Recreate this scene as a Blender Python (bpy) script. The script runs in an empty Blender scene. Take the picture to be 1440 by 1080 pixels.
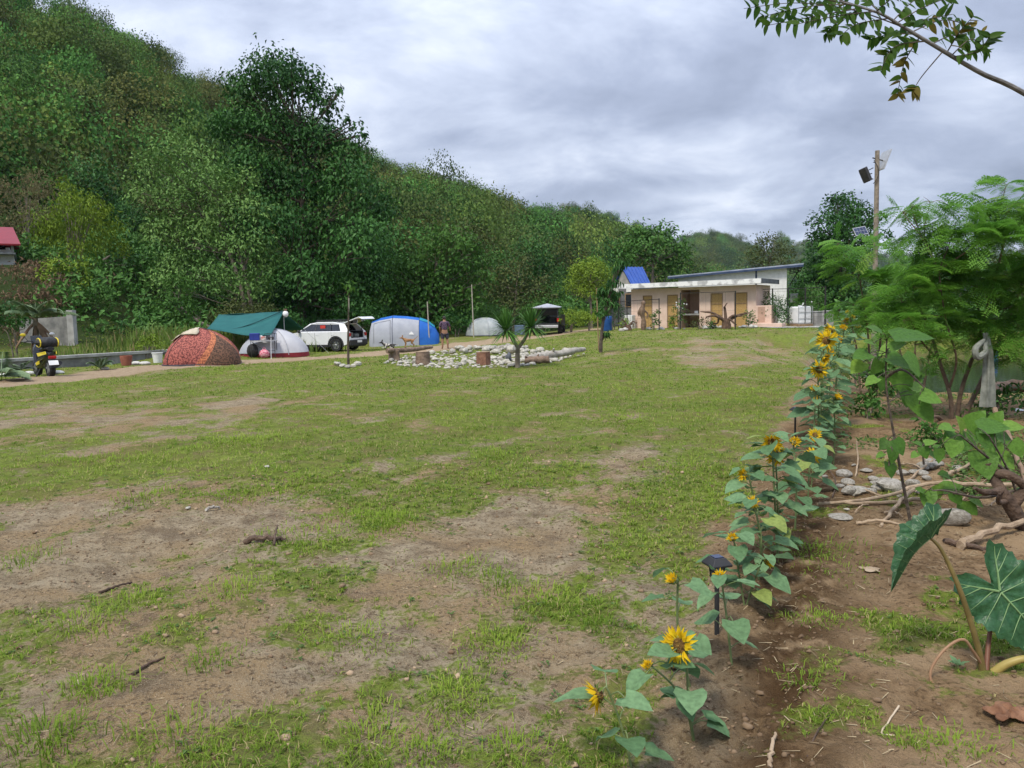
import bpy, bmesh, math, random
import numpy as np
from mathutils import Matrix, Vector, Euler

# ------------------------------------------------------------------ camera
C = bpy.context.scene.collection
scene = bpy.context.scene
PITCH, ROLL, CAMZ, FPX = 5.3, 1.3, 1.6, 1080.0
cam_d = bpy.data.cameras.new("camera")
cam = bpy.data.objects.new("camera", cam_d)
C.objects.link(cam)
cam_d.sensor_width = 36.0
cam_d.lens = 36.0 * FPX / 1440.0
cam_d.clip_start = 0.05
cam_d.clip_end = 9000
CAM_R = Matrix.Rotation(math.radians(90 - PITCH), 3, 'X') @ Matrix.Rotation(math.radians(-ROLL), 3, 'Z')
cam.matrix_world = Matrix.Translation((0, 0, CAMZ)) @ CAM_R.to_4x4()
scene.camera = cam

# ------------------------------------------------------------------ sky, sun, exposure
SUN_EL, SUN_AZ = math.radians(57), math.radians(-146)      # azimuth measured from +Y towards +X
world = bpy.data.worlds.new("World")
scene.world = world
world.use_nodes = True
wn, wl = world.node_tree.nodes, world.node_tree.links
wn.clear()
def wnode(t, **k):
    n = wn.new(t)
    for a, b in k.items(): setattr(n, a, b)
    return n
w_out = wnode('ShaderNodeOutputWorld'); w_bg = wnode('ShaderNodeBackground')
w_bg.inputs['Strength'].default_value = 0.0555
w_sky = wnode('ShaderNodeTexSky', sky_type='NISHITA', sun_disc=False)
w_sky.sun_elevation = SUN_EL; w_sky.sun_rotation = SUN_AZ; w_sky.dust_density = 2.0
w_tc = wnode('ShaderNodeTexCoord')
w_sep = wnode('ShaderNodeSeparateXYZ'); wl.new(w_tc.outputs['Generated'], w_sep.inputs[0])
def wmath(op, a, b=None, c=None, clamp=False):
    n = wnode('ShaderNodeMath', operation=op, use_clamp=clamp)
    for i, v in enumerate((a, b, c)):
        if v is None: continue
        if isinstance(v, (int, float)): n.inputs[i].default_value = v
        else: wl.new(v, n.inputs[i])
    return n.outputs[0]
zc = wmath('MAXIMUM', w_sep.outputs['Z'], 0.0)
den = wmath('ADD', zc, 0.24)
u_ = wmath('DIVIDE', w_sep.outputs['X'], den); v_ = wmath('DIVIDE', w_sep.outputs['Y'], den)
w_cmb = wnode('ShaderNodeCombineXYZ')
wl.new(u_, w_cmb.inputs[0]); wl.new(wmath('MULTIPLY', v_, 1.0), w_cmb.inputs[1]); w_cmb.inputs[2].default_value = 3.7
def wnoise(scale, detail, rough, dist=0.0):
    n = wnode('ShaderNodeTexNoise')
    n.inputs['Scale'].default_value = scale; n.inputs['Detail'].default_value = detail
    n.inputs['Roughness'].default_value = rough; n.inputs['Distortion'].default_value = dist
    wl.new(w_cmb.outputs[0], n.inputs['Vector'])
    return n.outputs['Fac']
cl = wmath('ADD', wmath('MULTIPLY', wnoise(0.75, 3, 0.5, 0.5), 0.60), wmath('MULTIPLY', wnoise(2.4, 9, 0.58, 0.3), 0.40))
w_ramp = wnode('ShaderNodeValToRGB')
wl.new(cl, w_ramp.inputs[0])
cr = w_ramp.color_ramp
cr.elements[0].position = 0.40; cr.elements[0].color = (2.45, 2.85, 3.85, 1)
cr.elements[1].position = 0.64; cr.elements[1].color = (7.4, 7.85, 8.9, 1)
e = cr.elements.new(0.485); e.color = (3.5, 4.0, 5.25, 1)
e = cr.elements.new(0.55); e.color = (4.9, 5.45, 6.75, 1)
# an overcast sky is brightest overhead and brightens again just above the skyline
zen = wmath('ADD', wmath('MULTIPLY', wmath('POWER', zc, 1.6), 1.9), 0.92)
hor = wmath('MULTIPLY', wmath('POWER', wmath('SUBTRACT', 1.0, zc, clamp=True), 14.0), 0.38)
gain = wmath('ADD', zen, hor)
w_vm = wnode('ShaderNodeVectorMath', operation='SCALE')
wl.new(w_ramp.outputs[0], w_vm.inputs[0]); wl.new(gain, w_vm.inputs['Scale'])
w_mix = wnode('ShaderNodeMix', data_type='RGBA'); w_mix.inputs[0].default_value = 0.92
wl.new(w_sky.outputs[0], w_mix.inputs[6]); wl.new(w_vm.outputs[0], w_mix.inputs[7])
wl.new(w_mix.outputs[2], w_bg.inputs['Color']); wl.new(w_bg.outputs[0], w_out.inputs['Surface'])

sun_d = bpy.data.lights.new("sun", 'SUN'); sun_d.energy = 1.5; sun_d.angle = math.radians(12); sun_d.color = (1.0, 0.93, 0.80)
sun = bpy.data.objects.new("sun", sun_d); C.objects.link(sun)
sdir = Vector((math.cos(SUN_EL) * math.sin(SUN_AZ), math.cos(SUN_EL) * math.cos(SUN_AZ), math.sin(SUN_EL)))
sun.rotation_euler = sdir.to_track_quat('Z', 'Y').to_euler()
sun.location = (0, 0, 60)

scene.view_settings.view_transform = 'Standard'
scene.view_settings.look = 'None'
scene.view_settings.gamma = 1.0
scene.view_settings.use_curve_mapping = False
scene.view_settings.exposure = 1.20
scene.render.engine = 'CYCLES'
scene.cycles.max_bounces = 6
scene.cycles.diffuse_bounces = 3
scene.cycles.glossy_bounces = 2
scene.cycles.transmission_bounces = 4
scene.cycles.transparent_max_bounces = 6
scene.cycles.volume_bounces = 0

# ------------------------------------------------------------------ helpers
rng = np.random.default_rng(7)
random.seed(7)
V3 = lambda *a: np.array(a, float)
def nrm(a):
    a = np.asarray(a, float)
    return a / np.maximum(np.linalg.norm(a, axis=-1, keepdims=True), 1e-9)
_R = np.array(CAM_R)
_CP = V3(0, 0, CAMZ)
def ray(u, v):
    d = _R @ V3((u - 720) / FPX, -(v - 540) / FPX, -1.0)
    return d / d[1]
def at(u, v, D):
    """the world point D metres ahead that the photograph shows at u, v"""
    return _CP + ray(u, v) * D
def project(P):
    q = (np.asarray(P, float) - _CP) @ _R
    w = np.maximum(-q[..., 2], 1e-3)
    return 720 + FPX * q[..., 0] / w, 540 - FPX * q[..., 1] / w
def sst(a, b, x):
    t = np.clip((np.asarray(x, float) - a) / (b - a), 0, 1)
    return t * t * (3 - 2 * t)
def _hash(i, j, s):
    h = (i.astype(np.int64) * 374761393 + j.astype(np.int64) * 668265263 + s * 974634533) & 0xffffffff
    h = ((h ^ (h >> 13)) * 1274126177) & 0xffffffff
    return ((h ^ (h >> 16)) & 0xffff) / 65535.0
def vnoise(x, y, s=0):
    x = np.asarray(x, float); y = np.asarray(y, float)
    i = np.floor(x); j = np.floor(y); fx = x - i; fy = y - j
    fx = fx * fx * (3 - 2 * fx); fy = fy * fy * (3 - 2 * fy)
    a = _hash(i, j, s); b = _hash(i + 1, j, s); c = _hash(i, j + 1, s); d = _hash(i + 1, j + 1, s)
    return (a * (1 - fx) + b * fx) * (1 - fy) + (c * (1 - fx) + d * fx) * fy
def fbm(x, y, o=4, s=0, g=0.5):
    t = 0; a = 1; n = 0
    for k in range(o):
        t = t + a * vnoise(x * 2 ** k + 17.3 * k, y * 2 ** k - 9.1 * k, s + k); n += a; a *= g
    return t / n

def gz0(x, y):
    x = np.asarray(x, float); y = np.asarray(y, float)
    z = 0.48 * sst(20, 38, y) * sst(-1, 8, x)
    z = z - 0.20 * sst(26, 40, y) * sst(1, -6, x) * (1 - sst(43, 50, y))
    z = z + 0.25 * sst(44, 56, y) * sst(3, -3, x)
    z = z + 4.3 * sst(34, 47, y) * sst(-17, -26, x)                    # bank under the house
    z = z + 0.9 * sst(29, 36, y + 0.2 * (x + 14)) * sst(-10, -14, x)   # weedy verge behind the canal
    z = z - 0.38 * sst(12.5, 16.5, y) * sst(6.0, 8.6, x - .12 * (y - 16)) * (1 - sst(33, 36, y))
    return z
def pond(x, y):
    """1 inside the pond"""
    bx = 8.9 + 0.14 * (y - 18) + 0.5 * np.sin(y * 0.7)
    near = 16.6 + 0.4 * np.sin(x * 0.8)
    return sst(bx, bx + 1.3, x) * sst(near, near + 1.0, y) * (1 - sst(33.0, 35.0, y)) * (1 - sst(48, 52, x))
WATER_Z = -0.5
ROW = V3(math.sin(math.radians(23)), math.cos(math.radians(23)), 0)   # the sunflower row runs this way
def row_off(x, y):
    """signed distance to the right of the sunflower row"""
    p = at(1010, 893, 3.76)
    return (x - p[0]) * ROW[1] - (y - p[1]) * ROW[0]
def bumps(x, y):
    d = np.hypot(x, y)
    a = (fbm(x * 0.7, y * 0.7, 3, 11) - 0.5) * 0.11
    s = x * ROW[1] - y * ROW[0]; t = x * ROW[0] + y * ROW[1]
    a = a + (fbm(s * 2.2, t * 0.6, 3, 21) - 0.5) * 0.08 * (1 - sst(14, 30, d))
    a = a + (fbm(x * 5, y * 5, 4, 31) - 0.5) * 0.06 * (1 - sst(8, 16, d))
    r = row_off(x, y)
    a = a + (fbm(x * 14, y * 14, 3, 41) - 0.5) * (0.022 + 0.05 * np.exp(-((r - 0.22) / 0.35) ** 2)) * (1 - sst(6, 10, d))
    return a
def gz(x, y):
    return gz0(x, y) + bumps(x, y) - 1.0 * pond(x, y)
def G(u, v):
    """where the line of sight at u, v meets the ground"""
    d = ray(u, v); t = np.geomspace(1.0, 120, 6000)
    P = _CP + d * t[:, None]
    h = P[:, 2] - gz(P[:, 0], P[:, 1])
    k = int(np.argmax(h <= 0))
    if h[k] > 0: k = -1
    p = P[k].copy(); p[2] = float(gz(p[0], p[1]))
    return p
def onground(p, dz=0.0):
    return V3(p[0], p[1], float(gz(p[0], p[1])) + dz)

# ---- materials
def _tree(name):
    m = bpy.data.materials.new(name); m.use_nodes = True
    n, l = m.node_tree.nodes, m.node_tree.links
    return m, n, l, n['Principled BSDF']
def ramp_noise(n, l, c1, c2, scale, detail=5, vec=None, lo=0.35, hi=0.65, rough=0.55):
    t = n.new('ShaderNodeTexNoise'); t.inputs['Scale'].default_value = scale
    t.inputs['Detail'].default_value = detail; t.inputs['Roughness'].default_value = rough
    if vec is not None: l.new(vec, t.inputs['Vector'])
    r = n.new('ShaderNodeValToRGB'); l.new(t.outputs['Fac'], r.inputs[0])
    r.color_ramp.elements[0].position = lo; r.color_ramp.elements[1].position = hi
    r.color_ramp.elements[0].color = (*c1, 1); r.color_ramp.elements[1].color = (*c2, 1)
    return t, r
def mat(name, c1, c2=None, scale=8.0, rough=0.7, bump=0.0, bscale=None, metal=0.0, spec=0.4, coat=0.0, lo=0.35, hi=0.65):
    m, n, l, b = _tree(name)
    tc = n.new('ShaderNodeTexCoord')
    if c2 is None: c2 = tuple(x * 0.82 for x in c1)
    t, r = ramp_noise(n, l, c1, c2, scale, 6, tc.outputs['Object'], lo, hi)
    l.new(r.outputs[0], b.inputs['Base Color'])
    b.inputs['Roughness'].default_value = rough; b.inputs['Metallic'].default_value = metal
    b.inputs['Specular IOR Level'].default_value = spec; b.inputs['Coat Weight'].default_value = coat
    if bump:
        t2 = n.new('ShaderNodeTexNoise'); t2.inputs['Scale'].default_value = bscale or scale * 3
        t2.inputs['Detail'].default_value = 6; l.new(tc.outputs['Object'], t2.inputs['Vector'])
        bp = n.new('ShaderNodeBump'); bp.inputs['Strength'].default_value = bump; bp.inputs['Distance'].default_value = 0.05
        l.new(t2.outputs['Fac'], bp.inputs['Height']); l.new(bp.outputs[0], b.inputs['Normal'])
    return m
def leaf_mat(name, c1, c2, c3=None, trans=0.35, rough=0.5, per_object=0.0, spec=0.12, mott=0.0):
    """foliage: colour varies leaf by leaf through the 'tint' attribute"""
    m, n, l, b = _tree(name)
    a = n.new('ShaderNodeAttribute'); a.attribute_name = 'tint'
    r = n.new('ShaderNodeValToRGB'); l.new(a.outputs['Fac'], r.inputs[0])
    r.color_ramp.elements[0].color = (*c1, 1); r.color_ramp.elements[1].color = (*c2, 1)
    if c3:
        r.color_ramp.elements[1].position = 0.8
        e = r.color_ramp.elements.new(1.0); e.color = (*c3, 1)
    col = r.outputs[0]
    if mott:                                            # blotches and fine ribs on broad blades
        tc = n.new('ShaderNodeTexCoord'); t = n.new('ShaderNodeTexNoise'); t.inputs['Scale'].default_value = 55; t.inputs['Detail'].default_value = 5; l.new(tc.outputs['Object'], t.inputs['Vector'])
        mr0 = n.new('ShaderNodeMapRange'); mr0.inputs[1].default_value = .3; mr0.inputs[2].default_value = .7; mr0.inputs[3].default_value = 1 - mott; mr0.inputs[4].default_value = 1 + mott; l.new(t.outputs['Fac'], mr0.inputs[0])
        h0 = n.new('ShaderNodeHueSaturation'); l.new(mr0.outputs[0], h0.inputs['Value']); l.new(col, h0.inputs['Color']); col = h0.outputs[0]
        bp = n.new('ShaderNodeBump'); bp.inputs['Strength'].default_value = .5; bp.inputs['Distance'].default_value = .01; l.new(t.outputs['Fac'], bp.inputs['Height']); l.new(bp.outputs[0], b.inputs['Normal'])
    if per_object:
        oi = n.new('ShaderNodeObjectInfo'); hs = n.new('ShaderNodeHueSaturation')
        mr = n.new('ShaderNodeMapRange'); mr.inputs[3].default_value = 1 - per_object; mr.inputs[4].default_value = 1 + per_object
        l.new(oi.outputs['Random'], mr.inputs[0]); l.new(mr.outputs[0], hs.inputs['Value'])
        wn_ = n.new('ShaderNodeTexWhiteNoise'); wn_.noise_dimensions = '1D'; l.new(oi.outputs['Random'], wn_.inputs['W'])
        mr2 = n.new('ShaderNodeMapRange'); mr2.inputs[3].default_value = 0.452; mr2.inputs[4].default_value = 0.522
        l.new(wn_.outputs['Value'], mr2.inputs[0]); l.new(mr2.outputs[0], hs.inputs['Hue'])
        l.new(col, hs.inputs['Color']); col = hs.outputs[0]
    l.new(col, b.inputs['Base Color']); b.inputs['Roughness'].default_value = rough
    b.inputs['Specular IOR Level'].default_value = spec
    tr = n.new('ShaderNodeBsdfTranslucent'); l.new(col, tr.inputs['Color'])
    mx = n.new('ShaderNodeMixShader'); mx.inputs[0].default_value = trans
    l.new(b.outputs[0], mx.inputs[1]); l.new(tr.outputs[0], mx.inputs[2])
    l.new(mx.outputs[0], n['Material Output'].inputs['Surface'])
    return m

# ---- things and parts
def tag(o, label=None, cat=None, group=None, kind=None):
    if label: o['label'] = label
    if cat: o['category'] = cat
    if group: o['group'] = group
    if kind: o['kind'] = kind
    return o
def empty(name, loc, label, cat, rz=0.0, group=None):
    o = bpy.data.objects.new(name, None); C.objects.link(o)
    o.location = Vector([float(a) for a in loc]); o.rotation_euler = (0, 0, rz); o.empty_display_size = 0.2
    return tag(o, label, cat, group)
def copy_tree(o, parent=None):
    c = o.copy(); C.objects.link(c)
    if parent: c.parent = parent
    for ch in o.children: copy_tree(ch, c)
    return c
def mesh_np(name, V, F, m, parent=None, tint=None, smooth=False, attr=None):
    """one mesh object from numpy arrays; F is (n, k)"""
    V = np.asarray(V, np.float32); F = np.asarray(F, np.int32)
    me = bpy.data.meshes.new(name)
    nf, k = F.shape
    me.vertices.add(len(V)); me.vertices.foreach_set('co', V.ravel())
    me.loops.add(nf * k); me.loops.foreach_set('vertex_index', F.ravel())
    me.polygons.add(nf); me.polygons.foreach_set('loop_start', np.arange(nf, dtype=np.int32) * k)
    me.polygons.foreach_set('loop_total', np.full(nf, k, np.int32))
    if smooth: me.polygons.foreach_set('use_smooth', np.ones(nf, bool))
    me.update(calc_edges=True)
    if tint is not None:
        a = me.attributes.new('tint', 'FLOAT', 'POINT'); a.data.foreach_set('value', np.asarray(tint, np.float32))
    if attr is not None:
        a = me.attributes.new('mask', 'FLOAT_COLOR', 'POINT'); a.data.foreach_set('color', np.asarray(attr, np.float32).ravel())
    me.materials.append(m)
    o = bpy.data.objects.new(name, me); C.objects.link(o)
    if parent: o.parent = parent
    return o
class MB:
    """collects simple solids and links them as ONE mesh object"""
    def __init__(s): s.v = []; s.f = []; s.mi = []
    def add(s, V, F, mi=0):
        n = len(s.v); s.v += [tuple(float(c) for c in p) for p in V]
        s.f += [tuple(n + i for i in f) for f in F]; s.mi += [mi] * len(F); return s
    def box(s, c, d, rz=0.0, mi=0, R=None):
        x, y, z = (a / 2 for a in d)
        P = np.array([(-x, -y, -z), (x, -y, -z), (x, y, -z), (-x, y, -z), (-x, -y, z), (x, -y, z), (x, y, z), (-x, y, z)])
        if R is None and rz: R = np.array(Matrix.Rotation(rz, 3, 'Z'))
        if R is not None: P = P @ np.asarray(R).T
        return s.add(P + np.asarray(c), [(0, 3, 2, 1), (4, 5, 6, 7), (0, 1, 5, 4), (1, 2, 6, 5), (2, 3, 7, 6), (3, 0, 4, 7)], mi)
    def bar(s, a, b, w, h=None, mi=0):
        a = np.asarray(a, float); b = np.asarray(b, float); d = b - a; L = np.linalg.norm(d)
        q = Vector(d).to_track_quat('Z', 'Y').to_matrix()
        return s.box((a + b) / 2, (w, h or w, L), mi=mi, R=np.array(q))
    def tube(s, path, r, n=8, mi=0, cap=True):
        path = np.asarray(path, float); k = len(path)
        r = np.full(k, r, float) if np.isscalar(r) else np.asarray(r, float)
        T = np.gradient(path, axis=0); T = nrm(T)
        up = V3(0, 0, 1) if abs(T[0][2]) < 0.9 else V3(1, 0, 0)
        rings = []; A = nrm(np.cross(T[0], up))
        for i in range(k):
            A = nrm(A - T[i] * (A @ T[i])); B = np.cross(T[i], A)
            th = np.arange(n) * 2 * math.pi / n
            rings.append(path[i] + r[i] * (np.cos(th)[:, None] * A + np.sin(th)[:, None] * B))
        return s.loft(rings, mi=mi, cap=cap)
    def loft(s, rings, closed=True, cap=True, mi=0):
        n = len(rings[0]); V = np.concatenate(rings); F = []
        for i in range(len(rings) - 1):
            for j in range(n if closed else n - 1):
                a = i * n + j; b = i * n + (j + 1) % n
                F.append((a, b, b + n, a + n))
        if cap and closed:
            F.append(tuple(range(n - 1, -1, -1))); F.append(tuple((len(rings) - 1) * n + j for j in range(n)))
        return s.add(V, F, mi)
    def prism(s, poly, off, mi=0):
        """a flat polygon of 3-D points pushed along off"""
        P = np.asarray(poly, float); return s.loft([P, P + np.asarray(off, float)], mi=mi)
    def ball(s, c, r, seg=10, rg=6, mi=0, R=None, wob=0.0):
        r = np.ones(3) * np.asarray(r, float); V = [V3(0, 0, -1)]; F = []
        for i in range(1, rg):
            ph = -math.pi / 2 + math.pi * i / rg
            for j in range(seg):
                th = 2 * math.pi * j / seg; V.append(V3(math.cos(ph) * math.cos(th), math.cos(ph) * math.sin(th), math.sin(ph)))
        V.append(V3(0, 0, 1)); V = np.array(V)
        if wob: V = V * (1 + (rng.random(len(V))[:, None] - 0.5) * 2 * wob)
        V = V * r
        if R is not None: V = V @ np.asarray(R).T
        for j in range(seg):
            F.append((0, 1 + (j + 1) % seg, 1 + j))
            F.append((len(V) - 1, 1 + (rg - 2) * seg + j, 1 + (rg - 2) * seg + (j + 1) % seg))
        for i in range(rg - 2):
            for j in range(seg):
                a = 1 + i * seg + j; b = 1 + i * seg + (j + 1) % seg
                F.append((a, b, b + seg, a + seg))
        return s.add(V + np.asarray(c), F, mi)
    def lathe(s, prof, c, n=16, mi=0):
        th = np.arange(n) * 2 * math.pi / n
        rings = [np.stack([r * np.cos(th), r * np.sin(th), np.full(n, z)], 1) + np.asarray(c) for r, z in prof]
        return s.loft(rings, mi=mi, cap=False)
    def build(s, name, m, parent=None, smooth=False, bevel=0.0, angle=40):
        me = bpy.data.meshes.new(name); me.from_pydata(s.v, [], s.f)
        for mm in (m if isinstance(m, (list, tuple)) else [m]): me.materials.append(mm)
        me.polygons.foreach_set('material_index', np.array(s.mi, np.int32))
        bm = bmesh.new(); bm.from_mesh(me); bmesh.ops.recalc_face_normals(bm, faces=bm.faces); bm.to_mesh(me); bm.free()
        if smooth: me.shade_smooth(); me.set_sharp_from_angle(angle=math.radians(angle))
        o = bpy.data.objects.new(name, me); C.objects.link(o)
        if parent: o.parent = parent
        if bevel:
            b = o.modifiers.new('bevel', 'BEVEL'); b.width = bevel; b.segments = 2; b.limit_method = 'ANGLE'
        return o
def bez(pts, n=12):
    """a smooth line through the points"""
    P = np.asarray(pts, float); k = len(P); t = np.linspace(0, k - 1, n); out = []
    for x in t:
        i = min(int(x), k - 2); f = x - i
        p0, p1, p2, p3 = P[max(i - 1, 0)], P[i], P[i + 1], P[min(i + 2, k - 1)]
        out.append(0.5 * ((2 * p1) + (p2 - p0) * f + (2 * p0 - 5 * p1 + 4 * p2 - p3) * f * f + (3 * p1 - p0 - 3 * p2 + p3) * f ** 3))
    return np.array(out)
def leaf_arrays(P, D, U, L, W, curl=0.15, fold=0.12):
    """n folded leaf blades: base P, axis D, upper side U, length L, width ratio W -> verts, triangles"""
    n = len(P); D = nrm(D); S = nrm(np.cross(D, U)); N = np.cross(S, D)
    L = np.broadcast_to(np.asarray(L, float), (n,))[:, None]; W = np.broadcast_to(np.asarray(W, float), (n,))[:, None]
    mid = P + D * L * 0.42
    l = mid - S * L * W / 2 + N * L * fold; r = mid + S * L * W / 2 + N * L * fold
    tip = P + D * L - N * L * curl
    V = np.stack([P, r, tip, l], 1).reshape(-1, 3)
    b = np.arange(n)[:, None] * 4
    F = np.concatenate([b + np.array([[0, 1, 2]]), b + np.array([[0, 2, 3]])], 0)
    return V, F
def merge(parts):
    Vs, Fs, Ts, k = [], [], [], 0
    for V, F, T in parts:
        Vs.append(V); Fs.append(F + k); Ts.append(T); k += len(V)
    return np.concatenate(Vs), np.concatenate(Fs), np.concatenate(Ts)
def rdir(n, r=None):
    return nrm((r or rng).normal(size=(n, 3)))

# ================================================================== THE GROUND
def bare_map(u, v, x, y):
    """grass cover 0..1: how much of the ground the turf hides, by place"""
    d = np.hypot(x, y)
    s = x * ROW[1] - y * ROW[0]; t = x * ROW[0] + y * ROW[1]
    c = 0.665 + 0.075 * sst(4.5, 13, d)
    # (place in the photograph, radii, how bare); turned into marks on the ground itself
    for (cu, cv, ru, rv, a) in (
        (120, 800, 210, 75, .60), (330, 745, 140, 45, .40), (60, 720, 120, 30, .25), (230, 690, 120, 25, .2),
        (90, 590, 170, 26, .5), (330, 565, 60, 10, .3), (700, 760, 150, 45, .35), (640, 830, 140, 60, .35),
        (760, 700, 90, 35, .25), (830, 900, 130, 60, .35), (560, 900, 130, 50, .25), (500, 1050, 260, 45, .22), (100, 1050, 140, 30, .2), (230, 1010, 110, 40, .25), (330, 960, 170, 50, .40),
        (730, 930, 120, 50, .30), (1020, 503, 110, 16, .5), (780, 545, 40, 7, .35), (880, 640, 150, 35, .12),
        (870, 800, 110, 50, .30), (640, 1040, 140, 50, .15), (150, 1000, 100, 40, .15), (1000, 480, 70, 5, .3),
        (960, 550, 90, 8, -.1),
        (430, 860, 110, 50, -.22), (620, 590, 260, 55, -.08), (500, 730, 160, 40, -.18), (790, 860, 90, 40, -.25),
        (680, 960, 80, 35, -.25), (100, 660, 160, 30, -.22), (260, 880, 70, 40, -.25), (930, 590, 120, 60, -.10),
        (640, 560, 60, 8, -.1), (900, 540, 160, 25, -.12), (600, 535, 200, 14, -.1), (330, 640, 120, 26, -.1),
        (1060, 560, 70, 40, -.12), (60, 930, 80, 30, -.15), (520, 930, 70, 25, -.1)):
        c = c - a * np.exp(-(((u - cu) / ru) ** 2 + ((v - cv) / rv) ** 2))
    n = 0.50 * (fbm(s * 1.5, t * 0.62, 4, 51) - 0.5) + 0.50 * (fbm(x * 2.9, y * 2.9, 4, 61) - 0.5) + 0.25 * (fbm(s * 0.4, t * 0.22, 3, 71) - 0.5)
    c = c + n * (1.95 - 0.45 * sst(10, 24, d)) + 0.42 * (fbm(x * 7.5, y * 7.5, 3, 66) - 0.5) * (1 - sst(16, 30, d))
    return c
def path_map(x, y):
    """the dirt track past the tents and the vehicles"""
    L = [(-19, 8, 1.1), (-16, 14, 1.1), (-13.6, 20.3, 1.25), (-13.0, 23, 1.3), (-12.3, 26.2, 1.3), (-10.8, 28.7, 1.3), (-8.7, 30.3, 1.3), (-7.0, 33.5, 1.7), (-4.5, 39, 2.3), (-2.2, 43, 2.2), (1.5, 47.5, 1.8), (5, 51, 1.6)]
    q = np.full(np.shape(x), 99.0)
    for (ax, ay, aw), (bx, by, bw) in zip(L[:-1], L[1:]):
        t = np.clip(((x - ax) * (bx - ax) + (y - ay) * (by - ay)) / ((bx - ax) ** 2 + (by - ay) ** 2), 0, 1)
        q = np.minimum(q, np.hypot(x - ax - t * (bx - ax), y - ay - t * (by - ay)) / (aw + t * (bw - aw)))
    n = (fbm(x * 0.9, y * 0.9, 4, 81) - 0.5) * 1.8
    return 1 - sst(0.75, 1.25, q + n * 0.35)
def soil_map(x, y):
    r = row_off(x, y) + (fbm(x * 1.3, y * 1.3, 4, 91) - 0.5) * 0.9
    return sst(-0.42, 0.20, r) * (1 - sst(20, 25, y))
nang = 560
fan = np.concatenate([np.linspace(-48, 48, nang), np.linspace(50, 308, 70)])          # degrees from +Y, closing the circle
rad = np.concatenate([[0.35], np.geomspace(0.7, 70, 640), np.geomspace(72, 2600, 60)])
A_, R_ = np.meshgrid(np.radians(fan), rad)
gx = (R_ * np.sin(A_)).ravel(); gy = (R_ * np.cos(A_)).ravel()
far = sst(60, 120, R_.ravel())
zz = gz(gx, gy) * (1 - far)
GV = np.stack([gx, gy, zz], 1)
uu, vv = project(GV)
behind = gy < 0.5
uu = np.where(behind, 720, uu); vv = np.where(behind, 3000, vv)
cov = np.clip(bare_map(uu, vv, gx, gy), 0, 1)
pth = path_map(gx, gy); soil = soil_map(gx, gy)
cov = cov * (1 - 0.9 * pth)
rr = row_off(gx, gy)
weed = fbm(gx * 2.1 + 5, gy * 2.1, 4, 101)
cov = np.where(soil > 0.01, cov * (1 - soil) + soil * np.clip((weed - 0.53) * 4, 0, 1) * 0.8, cov)
cov = cov * (1 - 0.9 * np.exp(-((rr - 0.12) / 0.22) ** 2))
cov = np.where((soil < .5) & (rr > 0) & (gy > 24), np.maximum(cov, .9), cov)
cov = np.where(gy > 15, cov * (1 - sst(0.02, 0.3, pond(gx, gy)) * (gy < 29)), cov)
till = np.exp(-((rr - .34) / .34) ** 2) * (1 - sst(10, 16, gy))
nR, nA = len(rad), len(fan)
ii = np.arange(nR - 1)[:, None] * nA; jj = np.arange(nA); jn = (jj + 1) % nA
GF = np.stack([ii + jj, ii + jn, ii + nA + jn, ii + nA + jj], -1).reshape(-1, 4)
# under the trees the ground is dark leaf litter and undergrowth
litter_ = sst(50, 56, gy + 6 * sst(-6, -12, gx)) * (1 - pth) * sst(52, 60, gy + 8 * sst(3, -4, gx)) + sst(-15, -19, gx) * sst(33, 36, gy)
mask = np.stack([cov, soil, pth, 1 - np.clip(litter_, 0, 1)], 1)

gm, n, l, b = _tree('ground')
at_ = n.new('ShaderNodeAttribute'); at_.attribute_name = 'mask'
sp = n.new('ShaderNodeSeparateColor'); l.new(at_.outputs['Color'], sp.inputs[0])
geo = n.new('ShaderNodeNewGeometry'); pos = geo.outputs['Position']
def gnoise(scale, detail=6, rough=0.6):
    t = n.new('ShaderNodeTexNoise'); t.inputs['Scale'].default_value = scale; t.inputs['Detail'].default_value = detail
    t.inputs['Roughness'].default_value = rough; l.new(pos, t.inputs['Vector']); return t.outputs['Fac']
def gmix(f, a, c):
    x = n.new('ShaderNodeMix'); x.data_type = 'RGBA'
    for i, v in ((0, f), (6, a), (7, c)):
        if isinstance(v, tuple): x.inputs[i].default_value = (*v, 1)
        elif isinstance(v, float): x.inputs[i].default_value = v
        else: l.new(v, x.inputs[i])
    return x.outputs[2]
def gmath(op, a, c=None, clamp=False):
    x = n.new('ShaderNodeMath'); x.operation = op; x.use_clamp = clamp
    for i, v in enumerate((a, c)):
        if v is None: continue
        if isinstance(v, (int, float)): x.inputs[i].default_value = v
        else: l.new(v, x.inputs[i])
    return x.outputs[0]
def gstep(v, lo, hi):
    x = n.new('ShaderNodeMapRange'); x.interpolation_type = 'SMOOTHSTEP'
    l.new(v, x.inputs[0]); x.inputs[1].default_value = lo; x.inputs[2].default_value = hi; return x.outputs[0]
nf, nm, nl, nvf = gnoise(38), gnoise(7), gnoise(0.9), gnoise(190, 3)
dirt = gmix(gstep(nm, .35, .65), (0.228, 0.177, 0.110), (0.380, 0.309, 0.207))
dirt = gmix(gstep(nl, .42, .60), dirt, (0.297, 0.207, 0.110))
dirt = gmix(gmath('MULTIPLY', gstep(gnoise(2.6, 7, .65), .53, .66), .75), dirt, (0.145, 0.103, 0.066))
dirt = gmix(gstep(nf, .50, .66), dirt, (0.117, 0.080, 0.050))
dirt = gmix(gmath('MULTIPLY', gstep(nvf, .50, .66), 0.6), dirt, (0.497, 0.421, 0.297))
bed = gmix(gstep(nm, .35, .65), (0.203, 0.130, 0.068), (0.331, 0.224, 0.124))
bed = gmix(gstep(nf, .48, .68), bed, (0.101, 0.063, 0.035))
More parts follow.
